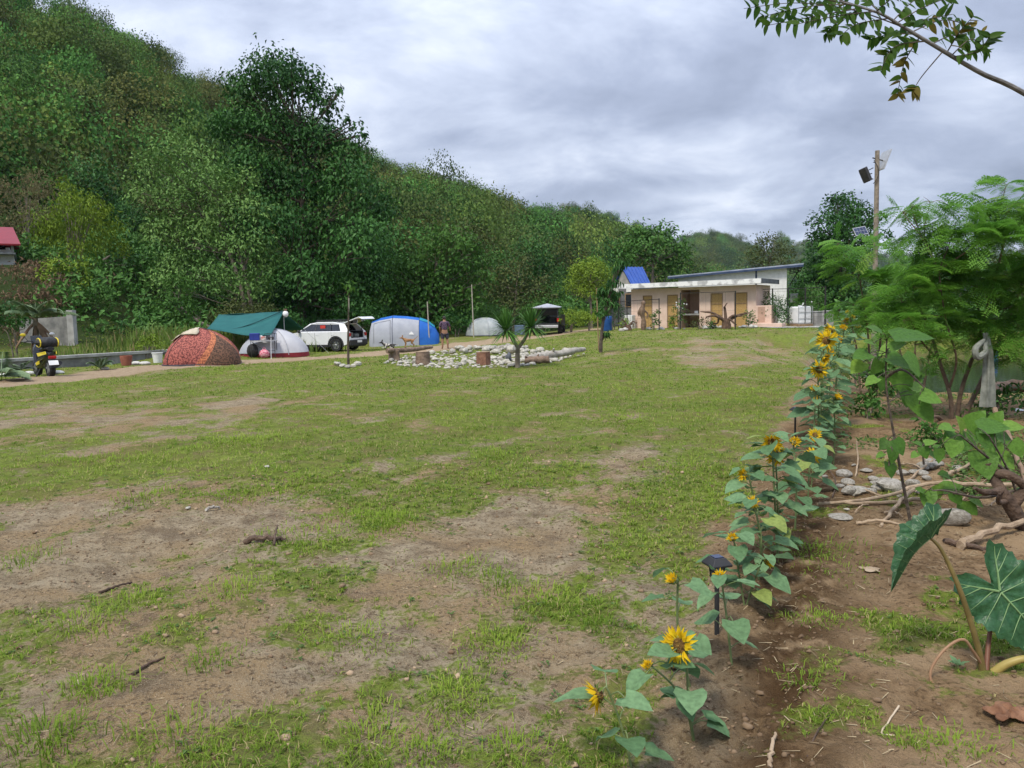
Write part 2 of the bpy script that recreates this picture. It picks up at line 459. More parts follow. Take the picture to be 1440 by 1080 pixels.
bed = gmix(gmath('MULTIPLY', gstep(nl, .48, .60), 0.75), bed, (0.392, 0.277, 0.162))
track = gmix(gstep(nm, .35, .65), (0.312, 0.231, 0.150), (0.413, 0.312, 0.213))
turf = gmix(gstep(nm, .35, .65), (0.108, 0.168, 0.018), (0.168, 0.228, 0.028))
turf = gmix(gstep(nf, .50, .68), turf, (0.135, 0.130, 0.048))
turf = gmix(gmath('MULTIPLY', gstep(gnoise(2.3, 7, .62), .50, .64), 0.75), turf, (0.185, 0.151, 0.073))
turf = gmix(gmath('MULTIPLY', gstep(nl, .46, .66), 0.6), turf, (0.155, 0.135, 0.055))
tl = n.new('ShaderNodeAttribute'); tl.attribute_name = 'tint'
bed = gmix(gmath('MULTIPLY', tl.outputs['Fac'], gstep(nm, .30, .55)), bed, (0.084, 0.049, 0.024))
base = gmix(sp.outputs['Green'], dirt, bed)
base = gmix(gmath('MULTIPLY', sp.outputs['Blue'], 0.85), base, track)
cv = gmath('ADD', sp.outputs['Red'], gmath('MULTIPLY', gmath('SUBTRACT', gmath('ADD', nm, gmath('ADD', nf, gnoise(16, 5, .6))), 1.5), 0.95))
cvs = gstep(cv, 0.28, 0.60)
dd_ = n.new('ShaderNodeAttribute'); dd_.attribute_name = 'mask'
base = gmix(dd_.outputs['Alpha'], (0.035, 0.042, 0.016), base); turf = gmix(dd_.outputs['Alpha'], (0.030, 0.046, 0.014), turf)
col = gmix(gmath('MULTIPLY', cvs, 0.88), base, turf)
l.new(col, b.inputs['Base Color']); b.inputs['Roughness'].default_value = 1.0; b.inputs['Specular IOR Level'].default_value = 0.04
bp = n.new('ShaderNodeBump'); bp.inputs['Strength'].default_value = 1.0; bp.inputs['Distance'].default_value = 0.05
l.new(gmath('ADD', gmath('MULTIPLY', nf, 0.6), gmath('ADD', gmath('MULTIPLY', nvf, 0.30), gmath('MULTIPLY', nm, 0.7))), bp.inputs['Height'])
l.new(bp.outputs[0], b.inputs['Normal'])
GROUND = gm
# the ground is one sheet split along its own edges into lawn, track and flower bed
fm_soil = soil[GF].mean(1) > 0.5; fm_path = (pth[GF].mean(1) > 0.5) & ~fm_soil
def sub_sheet(name, sel):
    F = GF[sel]; idx, inv = np.unique(F, return_inverse=True)
    o = mesh_np(name, GV[idx], inv.reshape(F.shape), GROUND, smooth=True, attr=mask[idx], tint=till[idx])
    return tag(o, kind='structure')
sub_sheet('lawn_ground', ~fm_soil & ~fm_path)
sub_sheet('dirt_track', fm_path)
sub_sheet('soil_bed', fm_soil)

# ------------------------------------------------------------------ turf: tufts of blades
def cover_at(x, y):
    P = np.stack([x, y, gz(x, y)], 1); u, v = project(P)
    c = np.clip(bare_map(u, v, x, y), 0, 1) * (1 - 0.95 * path_map(x, y))
    s = soil_map(x, y); w = fbm(x * 2.1 + 5, y * 2.1, 4, 101)
    c = c * (1 - s) + s * np.clip((w - 0.53) * 4, 0, 1) * 0.8
    r = row_off(x, y)
    c = c * (1 - 0.9 * np.exp(-((r - 0.12) / 0.22) ** 2))
    return c * (1 - (pond(x, y) > 0.02)), u, v, P
def scatter(d0, d1, dens, lo, hi):
    """points on the turf, in view (with a margin), thinned where the ground is bare"""
    area = 0.84 * (d1 ** 2 - d0 ** 2); N = int(area * dens)
    r = np.sqrt(rng.uniform(d0 ** 2, d1 ** 2, N)); a = rng.uniform(-0.70, 0.72, N)
    x = r * np.sin(a); y = r * np.cos(a)
    c, u, v, P = cover_at(x, y)
    keep = (rng.random(N) < sst(lo, hi, c)) & (u > -130) & (u < 1570) & (v < 1220)
    return P[keep], c[keep]
def tufts(d0, d1, dens, nb, L0, L1, W, tri, lo=0.22, hi=0.75):
    P, c = scatter(d0, d1, dens, lo, hi)
    m = len(P); tt = np.clip(fbm(P[:, 0] * 0.9, P[:, 1] * 0.9, 3, 111) * 1.3 - 0.25 + rng.normal(0, .14, m), 0, 1)
    sz = (0.55 + 0.75 * sst(0.3, 0.95, c)) * rng.uniform(0.65, 1.3, m)
    k = np.repeat(np.arange(m), nb); N = len(k)
    az = rng.uniform(0, 2 * math.pi, N); lean = rng.uniform(0.35, 1.45, N)
    H = np.stack([np.cos(az), np.sin(az), np.zeros(N)], 1)
    L = rng.uniform(L0, L1, N) * sz[k]; w = W * rng.uniform(0.7, 1.3, N)
    S = np.stack([-np.sin(az), np.cos(az), np.zeros(N)], 1) * w[:, None] * 0.5
    B = P[k] + H * (rng.random(N) * 0.5 * L1)[:, None] * (0.5 if not tri else 1.0); B[:, 2] -= 0.004
    Z = V3(0, 0, 1)
    tip = B + (H * np.sin(lean)[:, None] + Z * np.cos(lean)[:, None] * 0.8) * L[:, None]
    tn = np.clip(tt[k] + rng.normal(0, 0.14, N), 0, 0.86); tn = np.where(rng.random(N) < 0.15, 1.0, tn)
    if tri:
        V = np.stack([B - S, B + S, tip], 1).reshape(-1, 3); F = np.arange(N * 3).reshape(-1, 3); T = np.repeat(tn, 3)
    else:
        M = B + (H * np.sin(lean * 0.45)[:, None] + Z * np.cos(lean * 0.45)[:, None]) * L[:, None] * 0.5
        V = np.stack([B - S, B + S, M - S, M + S, tip], 1).reshape(-1, 3); b5 = np.arange(N)[:, None] * 5
        F = np.concatenate([b5 + np.array([[0, 1, 3]]), b5 + np.array([[0, 3, 2]]), b5 + np.array([[2, 3, 4]])]); T = np.repeat(tn, 5)
    return V, F, T
M_GRASS = leaf_mat('grass_blade', (0.105, 0.190, 0.020), (0.275, 0.380, 0.048), (0.42, 0.35, 0.16), trans=0.4, rough=0.55)
near = merge([tufts(1.5, 4.2, 620, 9, .018, .055, .0038, False), tufts(4.2, 8, 330, 8, .020, .055, .0052, False)])
tag(mesh_np('lawn_grass', *near[:2], M_GRASS, tint=near[2]), kind='stuff')
farg = merge([tufts(8, 15, 130, 7, .025, .065, .010, True), tufts(15, 26, 46, 7, .03, .075, .018, True), tufts(26, 46, 15, 6, .04, .09, .035, True)])
tag(mesh_np('distant_lawn_grass', *farg[:2], M_GRASS, tint=farg[2]), kind='stuff')
# taller bright clumps here and there
def clumps(spots, M):
    parts = []
    for (u, v, R, nblade, L, tn) in spots:
        c = G(u, v); q = rng.normal(0, R * 0.68, (nblade, 2)) * rng.uniform(.6, 1.4, 2)
        x = c[0] + q[:, 0]; y = c[1] + q[:, 1]; B = np.stack([x, y, gz(x, y) - .004], 1)
        az = np.arctan2(q[:, 1], q[:, 0]) + rng.normal(0, .8, nblade); ln = np.clip(rng.normal(1.0, .45, nblade), .1, 1.55); l_ = .68 * L * rng.uniform(.3, 1.35, nblade)
        H = np.stack([np.cos(az), np.sin(az), np.zeros(nblade)], 1); S = np.stack([-np.sin(az), np.cos(az), np.zeros(nblade)], 1) * .0022 * max(1.0, c[1] / 4.5)
        Mi = B + (H * np.sin(ln * .4)[:, None] + V3(0, 0, 1) * np.cos(ln * .4)[:, None]) * l_[:, None] * .55
        T_ = B + (H * np.sin(ln)[:, None] + V3(0, 0, 1) * np.cos(ln)[:, None] * .8) * l_[:, None]
        V = np.stack([B - S, B + S, Mi - S, Mi + S, T_], 1).reshape(-1, 3); b5 = np.arange(nblade)[:, None] * 5
        F = np.concatenate([b5 + np.array([[0, 1, 3]]), b5 + np.array([[0, 3, 2]]), b5 + np.array([[2, 3, 4]])])
        parts.append((V, F, np.repeat(np.clip(tn + rng.normal(0, .12, nblade), 0, .9), 5)))
    V, F, T = merge(parts)
    return mesh_np('grass_clumps', V, F, M, tint=T)
cl_spots = [(545, 735, .28, 500, .10, .55), (500, 725, .2, 250, .09, .5), (130, 970, .11, 220, .13, .45), (110, 880, .15, 260, .10, .7), (60, 1040, .12, 260, .14, .3),
            (190, 850, .2, 300, .09, .6), (290, 930, .1, 140, .10, .3), (640, 985, .16, 420, .09, .7), (700, 910, .22, 420, .08, .7), (770, 850, .22, 420, .09, .65),
            (500, 900, .15, 240, .09, .65), (255, 1040, .14, 240, .11, .5), (600, 1060, .12, 240, .08, .45), (720, 1060, .12, 240, .09, .5), (520, 1050, .15, 260, .10, .6),
            (330, 830, .2, 320, .10, .7), (430, 760, .3, 420, .10, .5), (30, 790, .22, 160, .12, .4), (640, 800, .2, 260, .09, .6), (700, 820, .14, 200, .09, .3),
            (1150, 870, .12, 260, .06, .5), (1130, 960, .1, 120, .08, .4), (1270, 1045, .06, 120, .06, .5), (1340, 1050, .1, 200, .07, .55), (1280, 880, .08, 70, .06, .75),
            (1140, 775, .2, 300, .09, .3), (850, 880, .1, 160, .08, .2), (320, 700, .25, 200, .09, .5), (200, 700, .25, 260, .09, .5), (700, 640, .3, 300, .09, .5),
            (330, 620, .5, 380, .12, .7), (150, 650, .5, 380, .12, .5), (1000, 700, .25, 300, .08, .7), (960, 660, .3, 300, .08, .7), (880, 760, .2, 260, .08, .5), (880, 590, .5, 300, .08, .7),
            (1180, 800, .15, 160, .07, .5), (900, 710, .3, 250, .08, .6), (400, 690, .3, 300, .09, .6)]
tag(clumps(cl_spots, M_GRASS), kind='stuff')
# flat broad-leaved weeds between the tufts, clods and straw on the bare soil
P, c = scatter(1.6, 9, 16, 0.10, 0.6); k = np.repeat(np.arange(len(P)), 9); N = len(k)
az = rng.uniform(0, 6.283, N); Dv = np.stack([np.cos(az), np.sin(az), rng.uniform(.1, .7, N)], 1)
V, F = leaf_arrays(P[k] + rng.normal(0, .012, (N, 3)) * V3(1, 1, .2) + V3(0, 0, .006), Dv, np.tile(V3(0, 0, 1), (N, 1)), rng.uniform(.012, .030, N), rng.uniform(.3, .55, N))
M_WEED = leaf_mat('weed_leaf', (0.07, 0.13, 0.035), (0.15, 0.24, 0.065), trans=0.3)
tag(mesh_np('ground_weeds', V, F, M_WEED, tint=np.repeat(rng.random(N), 4)), kind='stuff')
def litter():
    parts = []
    N = 11000; r = np.sqrt(rng.uniform(2.2, 90, N)); a = rng.uniform(-.68, .68, N); x = r * np.sin(a); y = r * np.cos(a)
    cc, u, v, P = cover_at(x, y); s = soil_map(x, y)
    keep = (rng.random(N) < np.where(s > .5, .9, .35)) ; P = P[keep]; s = s[keep]; m = len(P)
    az = rng.uniform(0, 6.283, m); Dv = np.stack([np.cos(az), np.sin(az), rng.normal(0, .12, m)], 1)
    Lr = rng.uniform(.012, .07, m) ** 1.0
    S = np.stack([-np.sin(az), np.cos(az), np.zeros(m)], 1) * rng.uniform(.0008, .0022, m)[:, None]
    B = P + V3(0, 0, .004); T_ = B + Dv * Lr[:, None]; T_[:, 2] = np.maximum(T_[:, 2], gz(T_[:, 0], T_[:, 1]) + .003)
    V = np.stack([B - S, B + S, T_ + S + V3(0, 0, .002), T_ - S], 1).reshape(-1, 3); F = np.arange(m * 4).reshape(-1, 4)
    tris = np.concatenate([F[:, [0, 1, 2]], F[:, [0, 2, 3]]])
    return V, tris, np.repeat(rng.random(m), 4)
V, F, T = litter()
M_STRAW = leaf_mat('straw', (0.10, 0.065, 0.035), (0.42, 0.34, 0.21), trans=0.05, rough=0.9)
tag(mesh_np('straw_litter', V, F, M_STRAW, tint=T), kind='stuff')
def clods():
    base = MB().ball((0, 0, 0), 1, 6, 4); bv = np.array(base.v); bf = np.array([f if len(f) == 4 else (*f, f[2]) for f in base.f])
    tf = np.concatenate([bf[:, [0, 1, 2]], bf[:, [0, 2, 3]]]); tf = tf[tf[:, 1] != tf[:, 2]]; tf = tf[(tf[:, 0] != tf[:, 2]) & (tf[:, 0] != tf[:, 1])]
    parts = []
    N = 22000; r = np.sqrt(rng.uniform(2.2, 70, N)); a = rng.uniform(-.68, .70, N); x = r * np.sin(a); y = r * np.cos(a)
    ro = row_off(x, y); s = soil_map(x, y)
    pr = 0.26 + 0.14 * s + 0.75 * np.exp(-((ro - .25) / .3) ** 2)
    keep = rng.random(N) < pr; x, y = x[keep], y[keep]; m = len(x)
    sz = np.exp(rng.normal(-5.35, .6, m)); sz = np.minimum(sz, .02)
    jit = 1 + rng.normal(0, .28, (m, len(bv), 1)); sc = np.stack([sz, sz * rng.uniform(.6, 1, m), sz * rng.uniform(.5, .8, m)], 1)[:, None, :]
    V = bv[None] * jit * sc + np.stack([x, y, gz(x, y) + sz * .2], 1)[:, None, :]
    F = (np.arange(m) * len(bv))[:, None, None] + tf[None]
    return V.reshape(-1, 3), F.reshape(-1, 3), np.repeat(rng.random(m) * (1 - .75 * soil_map(x, y)), len(bv))
V, F, T = clods()
M_CLOD = leaf_mat('soil_clod', (0.128, 0.083, 0.048), (0.390, 0.285, 0.188), trans=0.0, rough=0.95)
tag(mesh_np('soil_clods', V, F, M_CLOD, tint=T), kind='stuff')

# ------------------------------------------------------------------ pond
wm_, n, l, b = _tree('pond_water')
b.inputs['Base Color'].default_value = (0.035, 0.042, 0.026, 1); b.inputs['Roughness'].default_value = 0.06; b.inputs['IOR'].default_value = 1.33
t = n.new('ShaderNodeTexNoise'); t.inputs['Scale'].default_value = 3.5; t.inputs['Detail'].default_value = 4
tcw = n.new('ShaderNodeTexCoord'); l.new(tcw.outputs['Object'], t.inputs['Vector'])
bp = n.new('ShaderNodeBump'); bp.inputs['Strength'].default_value = 0.06; bp.inputs['Distance'].default_value = 0.1
l.new(t.outputs['Fac'], bp.inputs['Height']); l.new(bp.outputs[0], b.inputs['Normal'])
xs = np.linspace(9.5, 55, 2); 
tag(mesh_np('pond_water', [(8.2, 16.2, WATER_Z), (54, 16.2, WATER_Z), (54, 36.5, WATER_Z), (8.2, 36.5, WATER_Z)], [(0, 1, 2, 3)], wm_), kind='structure')

# ================================================================== HILLS AND THEIR FOREST
M_HILL = mat('hill_scrub', (0.022, 0.040, 0.013), (0.06, 0.075, 0.026), 0.25, 0.95, spec=0.1)
def crown_arrays(cen, rad, L, k=6.0, W=0.5, droop=0.3, per=7, squash=0.85, seed=1, fill=0.5, curl=0.2, jit=0.28, un=1.0, uj=.13):
    r_ = np.random.default_rng(seed); Ps, Ds, Us, Ts = [], [], [], []
    for c, R in zip(np.asarray(cen, float), np.asarray(rad, float)):
        nc = max(6, int(k * (R / L) ** 2 / per * 5.0)); d = rdir(nc, r_)
        d[:, 2] = np.where(d[:, 2] < -0.35, -d[:, 2] * .6, d[:, 2]); d = nrm(d)
        rr_ = R * (fill + (1.05 - fill) * r_.random(nc) ** 0.6)
        cc = c + d * rr_[:, None] * V3(1, 1, squash)
        i = np.repeat(np.arange(nc), per); N = len(i)
        P = cc[i] + r_.normal(0, 1, (N, 3)) * min(R * jit, L * 1.6)
        D = nrm(d[i] * 0.55 + r_.normal(0, .55, (N, 3)) + V3(0, 0, -droop))
        U = nrm(d[i] * un + V3(0, 0, .75 - max(0, un - .5)) + r_.normal(0, uj, (N, 3)))
        ct = r_.normal(0, .10, nc) + r_.normal(0, .13)
        Ps.append(P); Ds.append(D); Us.append(U); Ts.append(np.clip(.45 + ct[i] + r_.normal(0, .08, N), 0, .92))
    P, D, U, T = (np.concatenate(a) for a in (Ps, Ds, Us, Ts))
    V, F = leaf_arrays(P, D, U, L * r_.uniform(.7, 1.25, len(P)), W, curl=curl)
    return V, F, np.repeat(T, 4)
lib = bpy.data.collections.new('canopy_library')
def into_lib(o):
    C.objects.unlink(o); lib.objects.link(o); return o
HILL_LEAF = [leaf_mat('hill_foliage', (0.038, 0.102, 0.021), (0.126, 0.248, 0.052), trans=0.22, per_object=.6, spec=.12, rough=.7),
             leaf_mat('hill_foliage_olive', (0.062, 0.096, 0.024), (0.148, 0.196, 0.054), trans=0.22, per_object=.35, spec=.12, rough=.7)]
for q in range(9):
    r_ = np.random.default_rng(300 + q); m_ = 7 if q < 7 else 4
    a = r_.uniform(0, 6.28, m_); rr2 = r_.uniform(.1, .68, m_); ctr = np.stack([rr2 * np.cos(a), rr2 * np.sin(a), r_.uniform(.55, 1.35, m_) - rr2 * .35], 1)
    V, F, T = crown_arrays(ctr, r_.uniform(.34, .55, m_), .062, k=1.35, W=.75, droop=.05, per=9, seed=400 + q, squash=.8, un=1.05, fill=.72, uj=.10)
    o = into_lib(mesh_np('hill_tree_crown', V, F, HILL_LEAF[1 if q in (3, 8) else 0], tint=T))
def forest_group():
    g = bpy.data.node_groups.new('forest', 'GeometryNodeTree')
    g.interface.new_socket('Geometry', in_out='INPUT', socket_type='NodeSocketGeometry')
    g.interface.new_socket('Geometry', in_out='OUTPUT', socket_type='NodeSocketGeometry')
    N = g.nodes.new; L = g.links.new
    gi, go = N('NodeGroupInput'), N('NodeGroupOutput'); ip = N('GeometryNodeInstanceOnPoints'); ci = N('GeometryNodeCollectionInfo')
    ci.inputs['Collection'].default_value = lib; ci.inputs['Separate Children'].default_value = True; ci.inputs['Reset Children'].default_value = True
    ri = N('FunctionNodeRandomValue'); ri.data_type = 'INT'; ri.inputs[4].default_value = 0; ri.inputs[5].default_value = 8
    na = N('GeometryNodeInputNamedAttribute'); na.data_type = 'FLOAT_VECTOR'; na.inputs[0].default_value = 'grow'
    rv = N('FunctionNodeRandomValue'); rv.data_type = 'FLOAT_VECTOR'; rv.inputs[0].default_value = (-.12, -.12, 0); rv.inputs[1].default_value = (.12, .12, 6.28)
    L(gi.outputs[0], ip.inputs['Points']); L(ci.outputs[0], ip.inputs['Instance']); ip.inputs['Pick Instance'].default_value = True
    L(ri.outputs[2], ip.inputs['Instance Index']); L(rv.outputs[0], ip.inputs['Rotation']); L(na.outputs[0], ip.inputs['Scale'])
    L(ip.outputs[0], go.inputs[0]); return g
FOREST = forest_group()
def forest(name, P, S):
    me = bpy.data.meshes.new(name); me.from_pydata([tuple(p) for p in P], [], [])
    a = me.attributes.new('grow', 'FLOAT_VECTOR', 'POINT'); a.data.foreach_set('vector', np.asarray(S, np.float32).ravel())
    o = bpy.data.objects.new(name, me); C.objects.link(o)
    md = o.modifiers.new('forest', 'NODES'); md.node_group = FOREST
    return tag(o, kind='stuff')
def hill(name, fname, ridge, foot, size, n_trees, seed, bulge=8.0, wob=5.0, curve=0.95, back=True):
    ridge = np.array(ridge, float); foot = np.array(foot, float)
    u0, u1 = ridge[0, 0], ridge[-1, 0]; nt, ns = 160, 46
    tu = np.linspace(u0, u1, nt)
    rv = np.interp(tu, ridge[:, 0], ridge[:, 1]); rD = np.interp(tu, ridge[:, 0], ridge[:, 2]); fD = np.interp(tu, foot[:, 0], foot[:, 1])
    Rp = np.array([at(a, b_, c_) for a, b_, c_ in zip(tu, rv, rD)]); Rp[:, 2] -= size * 1.75
    Rp[:, 2] += (fbm(tu * 0.02, tu * 0 + seed, 4, seed) - .5) * wob * .7
    Fp = np.array([at(a, 440 - .0227 * (a - 720), c_) for a, c_ in zip(tu, fD)]); Fp[:, 2] = 0.3
    s = np.concatenate([np.linspace(0, 1, ns), 1 + np.linspace(.06, .5, 8)])
    Z = np.zeros((len(s), nt, 3))
    for i, si in enumerate(s):
        if si <= 1:
            P = Fp * (1 - si) + Rp * si
            P[:, 2] = Fp[:, 2] + (Rp[:, 2] - Fp[:, 2]) * (si ** curve) 
            q = np.sin(math.pi * si)
            P[:, 2] += q * ((fbm(tu * .008 + 3, tu * 0 + si * 1.5, 3, seed + 5) - .5) * bulge * 2)
            P[:, 2] += (fbm(tu * .05, tu * 0 + si * 9, 3, seed + 9) - .5) * wob * min(1, si * 4) * (1 - si * .8)
        else:
            dirv = nrm((Rp - Fp) * V3(1, 1, 0)); P = Rp + dirv * ((si - 1) * 260)[..., None] if False else Rp + dirv * (si - 1) * 260
            P[:, 2] = Rp[:, 2] * (1 - ((si - 1) / .5) ** 1.3) - .5
        Z[i] = P
    V = Z.reshape(-1, 3); a = np.arange(len(s) - 1)[:, None] * nt + np.arange(nt - 1)
    F = np.stack([a, a + 1, a + nt + 1, a + nt], -1).reshape(-1, 4)
    tag(mesh_np(name, V, F, M_HILL, smooth=True), kind='structure')
    # trees stand where the face is, evenly over its real area
    A = Z[:-1, :-1]; B = Z[1:, :-1]; D = Z[:-1, 1:]
    ar = np.linalg.norm(np.cross(B - A, D - A), axis=-1)
    # nearer slopes need more, smaller ones beyond the reach of sight fewer
    dist = np.linalg.norm(A, axis=-1); w = ar * np.clip(90 / dist, .12, 1.0)
    w[ns:] *= 0.25
    r_ = np.random.default_rng(seed); pick = r_.choice(w.size, n_trees, p=(w / w.sum()).ravel())
    i, j = np.unravel_index(pick, w.shape); f, g_ = r_.random(n_trees)[:, None], r_.random(n_trees)[:, None]
    P = Z[i, j] * (1 - f) * (1 - g_) + Z[i + 1, j] * f * (1 - g_) + Z[i, j + 1] * (1 - f) * g_ + Z[i + 1, j + 1] * f * g_
    u, v = project(P); ok = (u > -330) & (u < 1750) & (v > -330)
    P = P[ok]; si = s[i][ok]; dd = np.linalg.norm(P, axis=1)
    grow = size * r_.uniform(.55, 1.45, len(P)) * (1.15 - .62 * np.clip(si, 0, 1)) * np.clip((dd / 150) ** .35, .8, 1.6)
    S = np.stack([grow * r_.uniform(.85, 1.2, len(P)), grow * r_.uniform(.85, 1.2, len(P)), grow * r_.uniform(1.0, 1.5, len(P))], 1)
    P[:, 2] -= grow * .25
    forest(fname, P, S)
hill('near_hill', 'near_hill_forest',
     [(-600, -240, 165), (-200, -175, 185), (0, -70, 200), (60, -35, 208), (110, 2, 215), (165, 22, 222), (200, 36, 228), (240, 58, 235), (280, 88, 245), (320, 110, 255), (420, 160, 285), (520, 209, 320), (560, 226, 335),
      (600, 241, 350), (650, 253, 380), (690, 272, 400), (720, 285, 420), (780, 307, 460), (820, 317, 490), (870, 335, 540), (920, 362, 600), (960, 380, 650), (1000, 405, 700)],
     [(-600, 66), (-200, 66), (0, 70), (110, 74), (320, 80), (520, 92), (650, 112), (780, 150), (870, 190), (920, 230), (960, 280), (1000, 340)], 5.8, 2500, 3)
hill('second_hill', 'second_hill_forest',
     [(640, 330, 560), (720, 296, 590), (780, 285, 620), (815, 286, 640), (850, 296, 660), (884, 311, 680), (920, 320, 700), (950, 334, 740), (985, 356, 780), (1030, 385, 800), (1080, 410, 820)],
     [(640, 520), (800, 540), (950, 560), (1080, 600)], 6.0, 1300, 13, 6, 5)
hill('third_hill', 'third_hill_forest',
     [(880, 352, 900), (930, 336, 920), (964, 327, 950), (990, 322, 960), (1013, 319, 980), (1033, 328, 990), (1058, 344, 1000), (1085, 360, 1000), (1120, 380, 1000), (1170, 405, 1000)],
     [(880, 760), (1010, 780), (1170, 800)], 8.0, 1000, 23, 7, 6)
hill('distant_hill', 'distant_hill_forest',
     [(1020, 372, 1300), (1060, 350, 1320), (1084, 336, 1340), (1102, 325, 1350), (1124, 336, 1360), (1136, 329, 1370), (1155, 332, 1380), (1190, 342, 1400), (1240, 352, 1420), (1290, 356, 1440), (1360, 350, 1450), (1440, 345, 1450), (1700, 330, 1450)],
     [(1020, 1100), (1250, 1150), (1700, 1150)], 9.0, 1500, 33, 8, 7)

# ================================================================== TREES
BARK = mat('bark', (0.13, 0.105, 0.08), (0.25, 0.215, 0.17), 6, .9, bump=.6, bscale=22)
BARK_DARK = mat('bark_dark', (0.055, 0.042, 0.032), (0.12, 0.095, 0.07), 8, .9, bump=.6, bscale=24)
LEAF = {
 'dark': leaf_mat('foliage_dark', (0.016, 0.064, 0.014), (0.070, 0.180, 0.040), trans=.15, spec=.12, rough=.42),
 'mid': leaf_mat('foliage_mid', (0.038, 0.110, 0.022), (0.118, 0.250, 0.052), trans=.15, spec=.12, rough=.45),
 'pale': leaf_mat('foliage_pale', (0.085, 0.182, 0.042), (0.225, 0.370, 0.100), trans=.15, spec=.12, rough=.45),
 'bright': leaf_mat('foliage_bright', (0.035, 0.098, 0.020), (0.100, 0.215, 0.040), trans=.3, spec=.12, rough=.5),
 'yellow': leaf_mat('foliage_yellow', (0.110, 0.190, 0.018), (0.260, 0.360, 0.045), trans=.15, spec=.12, rough=.55),
 'olive': leaf_mat('foliage_olive', (0.050, 0.075, 0.022), (0.125, 0.145, 0.046), trans=.15, spec=.12, rough=.55),
 'dry': leaf_mat('foliage_dry', (0.170, 0.150, 0.070), (0.340, 0.300, 0.160), trans=.2, spec=.12, rough=.7),
}
def grow(name, label, cat, base, lobes, leaf, k=5.0, m='mid', W=.5, droop=.3, trunk=.16, wood=None, group=None, seed=1, lean=(0, 0), jit=.28, fill=.66, limbs=True, squash=.85, stems=1, topf=.8):
    """a tree from the lobes of its crown: (world centre, radius)"""
    base = onground(base) - V3(0, 0, .05); root = empty(name, base, label, cat, group=group)
    r_ = np.random.default_rng(seed); cen = np.array([c for c, R in lobes]) - base; rad = np.array([R for c, R in lobes])
    V, F, T = crown_arrays(cen, rad, leaf, k, W, droop, seed=seed, jit=jit, fill=fill, squash=squash)
    mesh_np('crown', V, F, LEAF[m], root, tint=T)
    H = (cen[:, 2] + rad * .3).max(); mean = (cen * rad[:, None]).sum(0) / rad.sum()
    mb = MB()
    for q in range(stems):
        off = V3(0, 0, 0) if stems == 1 else V3(*(r_.normal(0, trunk * 2.2, 2)), 0)
        top = V3(mean[0] + r_.normal(0, .15), mean[1], H * topf) + off * 4
        mid1 = V3(mean[0] * .15 + lean[0], mean[1] * .15 + lean[1], H * .25) + off * 1.3; mid2 = V3(mean[0] * .6 + lean[0] * .6, mean[1] * .5, H * .52) + off * 2
        path = bez([off, mid1, mid2, top], 14); mb.tube(path, np.linspace(trunk, trunk * .22, 14), 8)
    if limbs:
        for c, R in zip(cen, rad):
            s0 = np.clip((c[2] - R * .9) / H, .18, .72); p0 = path[int(s0 / topf * 13) if s0 / topf < 1 else 13]
            if np.linalg.norm(c - p0) < R * .5: continue
            m_ = (p0 + c) / 2 + r_.normal(0, .08 * R, 3) - V3(0, 0, R * .12)
            mb.tube(bez([p0, m_, c], 7), np.linspace(trunk * .28, trunk * .06, 7), 6)
            for _ in range(3):
                e_ = c + rdir(1, r_)[0] * R * .8; mb.tube(bez([m_, (m_ + e_) / 2 + r_.normal(0, .05 * R, 3), e_], 5), np.linspace(trunk * .15, trunk * .04, 5), 5)
    mb.build('trunk', wood or BARK, root, smooth=True)
    return root
def grow_px(name, label, cat, bu, D, lobes, leaf, depth=.9, **kw):
    """lobes as they stand in view, given real distance and depth"""
    r_ = np.random.default_rng(kw.get('seed', 1) + 50); b0 = at(bu, 460, D)
    out = []
    for (u, v, r) in lobes:
        R = r * D / FPX; dd = r_.uniform(-1, 1) * depth * R * 1.3
        out.append((at(u, v, D + dd), R))
        if r > 26: out.append((at(u, v, D + dd * -.5 + R * .9), R * .85))       # the back of the crown
    return grow(name, label, cat, b0, out, leaf, **kw)
grow_px('big_tree', 'tall dark green tree with large drooping leaves behind the white car', 'tree', 425, 50,
        [(385, 108, 34), (352, 132, 32), (420, 128, 33), (452, 150, 22), (472, 128, 8), (330, 185, 27), (388, 190, 42), (448, 205, 38), (503, 178, 9), (492, 172, 7), (508, 190, 7), (488, 222, 26), (352, 245, 36), (418, 265, 46),
         (488, 265, 40), (522, 300, 30), (382, 325, 44), (452, 335, 46), (510, 345, 40), (432, 395, 42), (490, 402, 42), (402, 428, 34), (528, 405, 26), (455, 445, 30), (500, 440, 26)],
        0.30, k=5.0, m='dark', W=.52, droop=.85, trunk=.30, seed=11, depth=1.0, wood=BARK_DARK)
grow_px('pale_tree', 'broad pale green tree left of the tall dark one, above the teal tarp', 'tree', 345, 47,
        [(240, 208, 24), (216, 238, 25), (268, 228, 26), (298, 258, 30), (200, 272, 22), (250, 282, 32), (328, 300, 34), (228, 328, 28), (288, 338, 40), (345, 348, 32), (255, 378, 32), (308, 398, 30), (352, 408, 26), (368, 300, 20), (238, 400, 24), (345, 255, 18), (372, 375, 22)],
        .26, k=3.8, m='pale', W=.45, droop=.6, trunk=.17, seed=12, depth=1.0, stems=2)
grow_px('leaning_tree', 'small bright tree with leaning bare limb beside the red tent', 'tree', 318, 42,
        [(243, 428, 22), (222, 448, 20), (262, 462, 16), (250, 405, 18), (205, 462, 16), (228, 478, 13), (275, 440, 14)], .20, k=4.5, m='bright', W=.5, trunk=.14, seed=13, lean=(-.8, 0), wood=BARK)
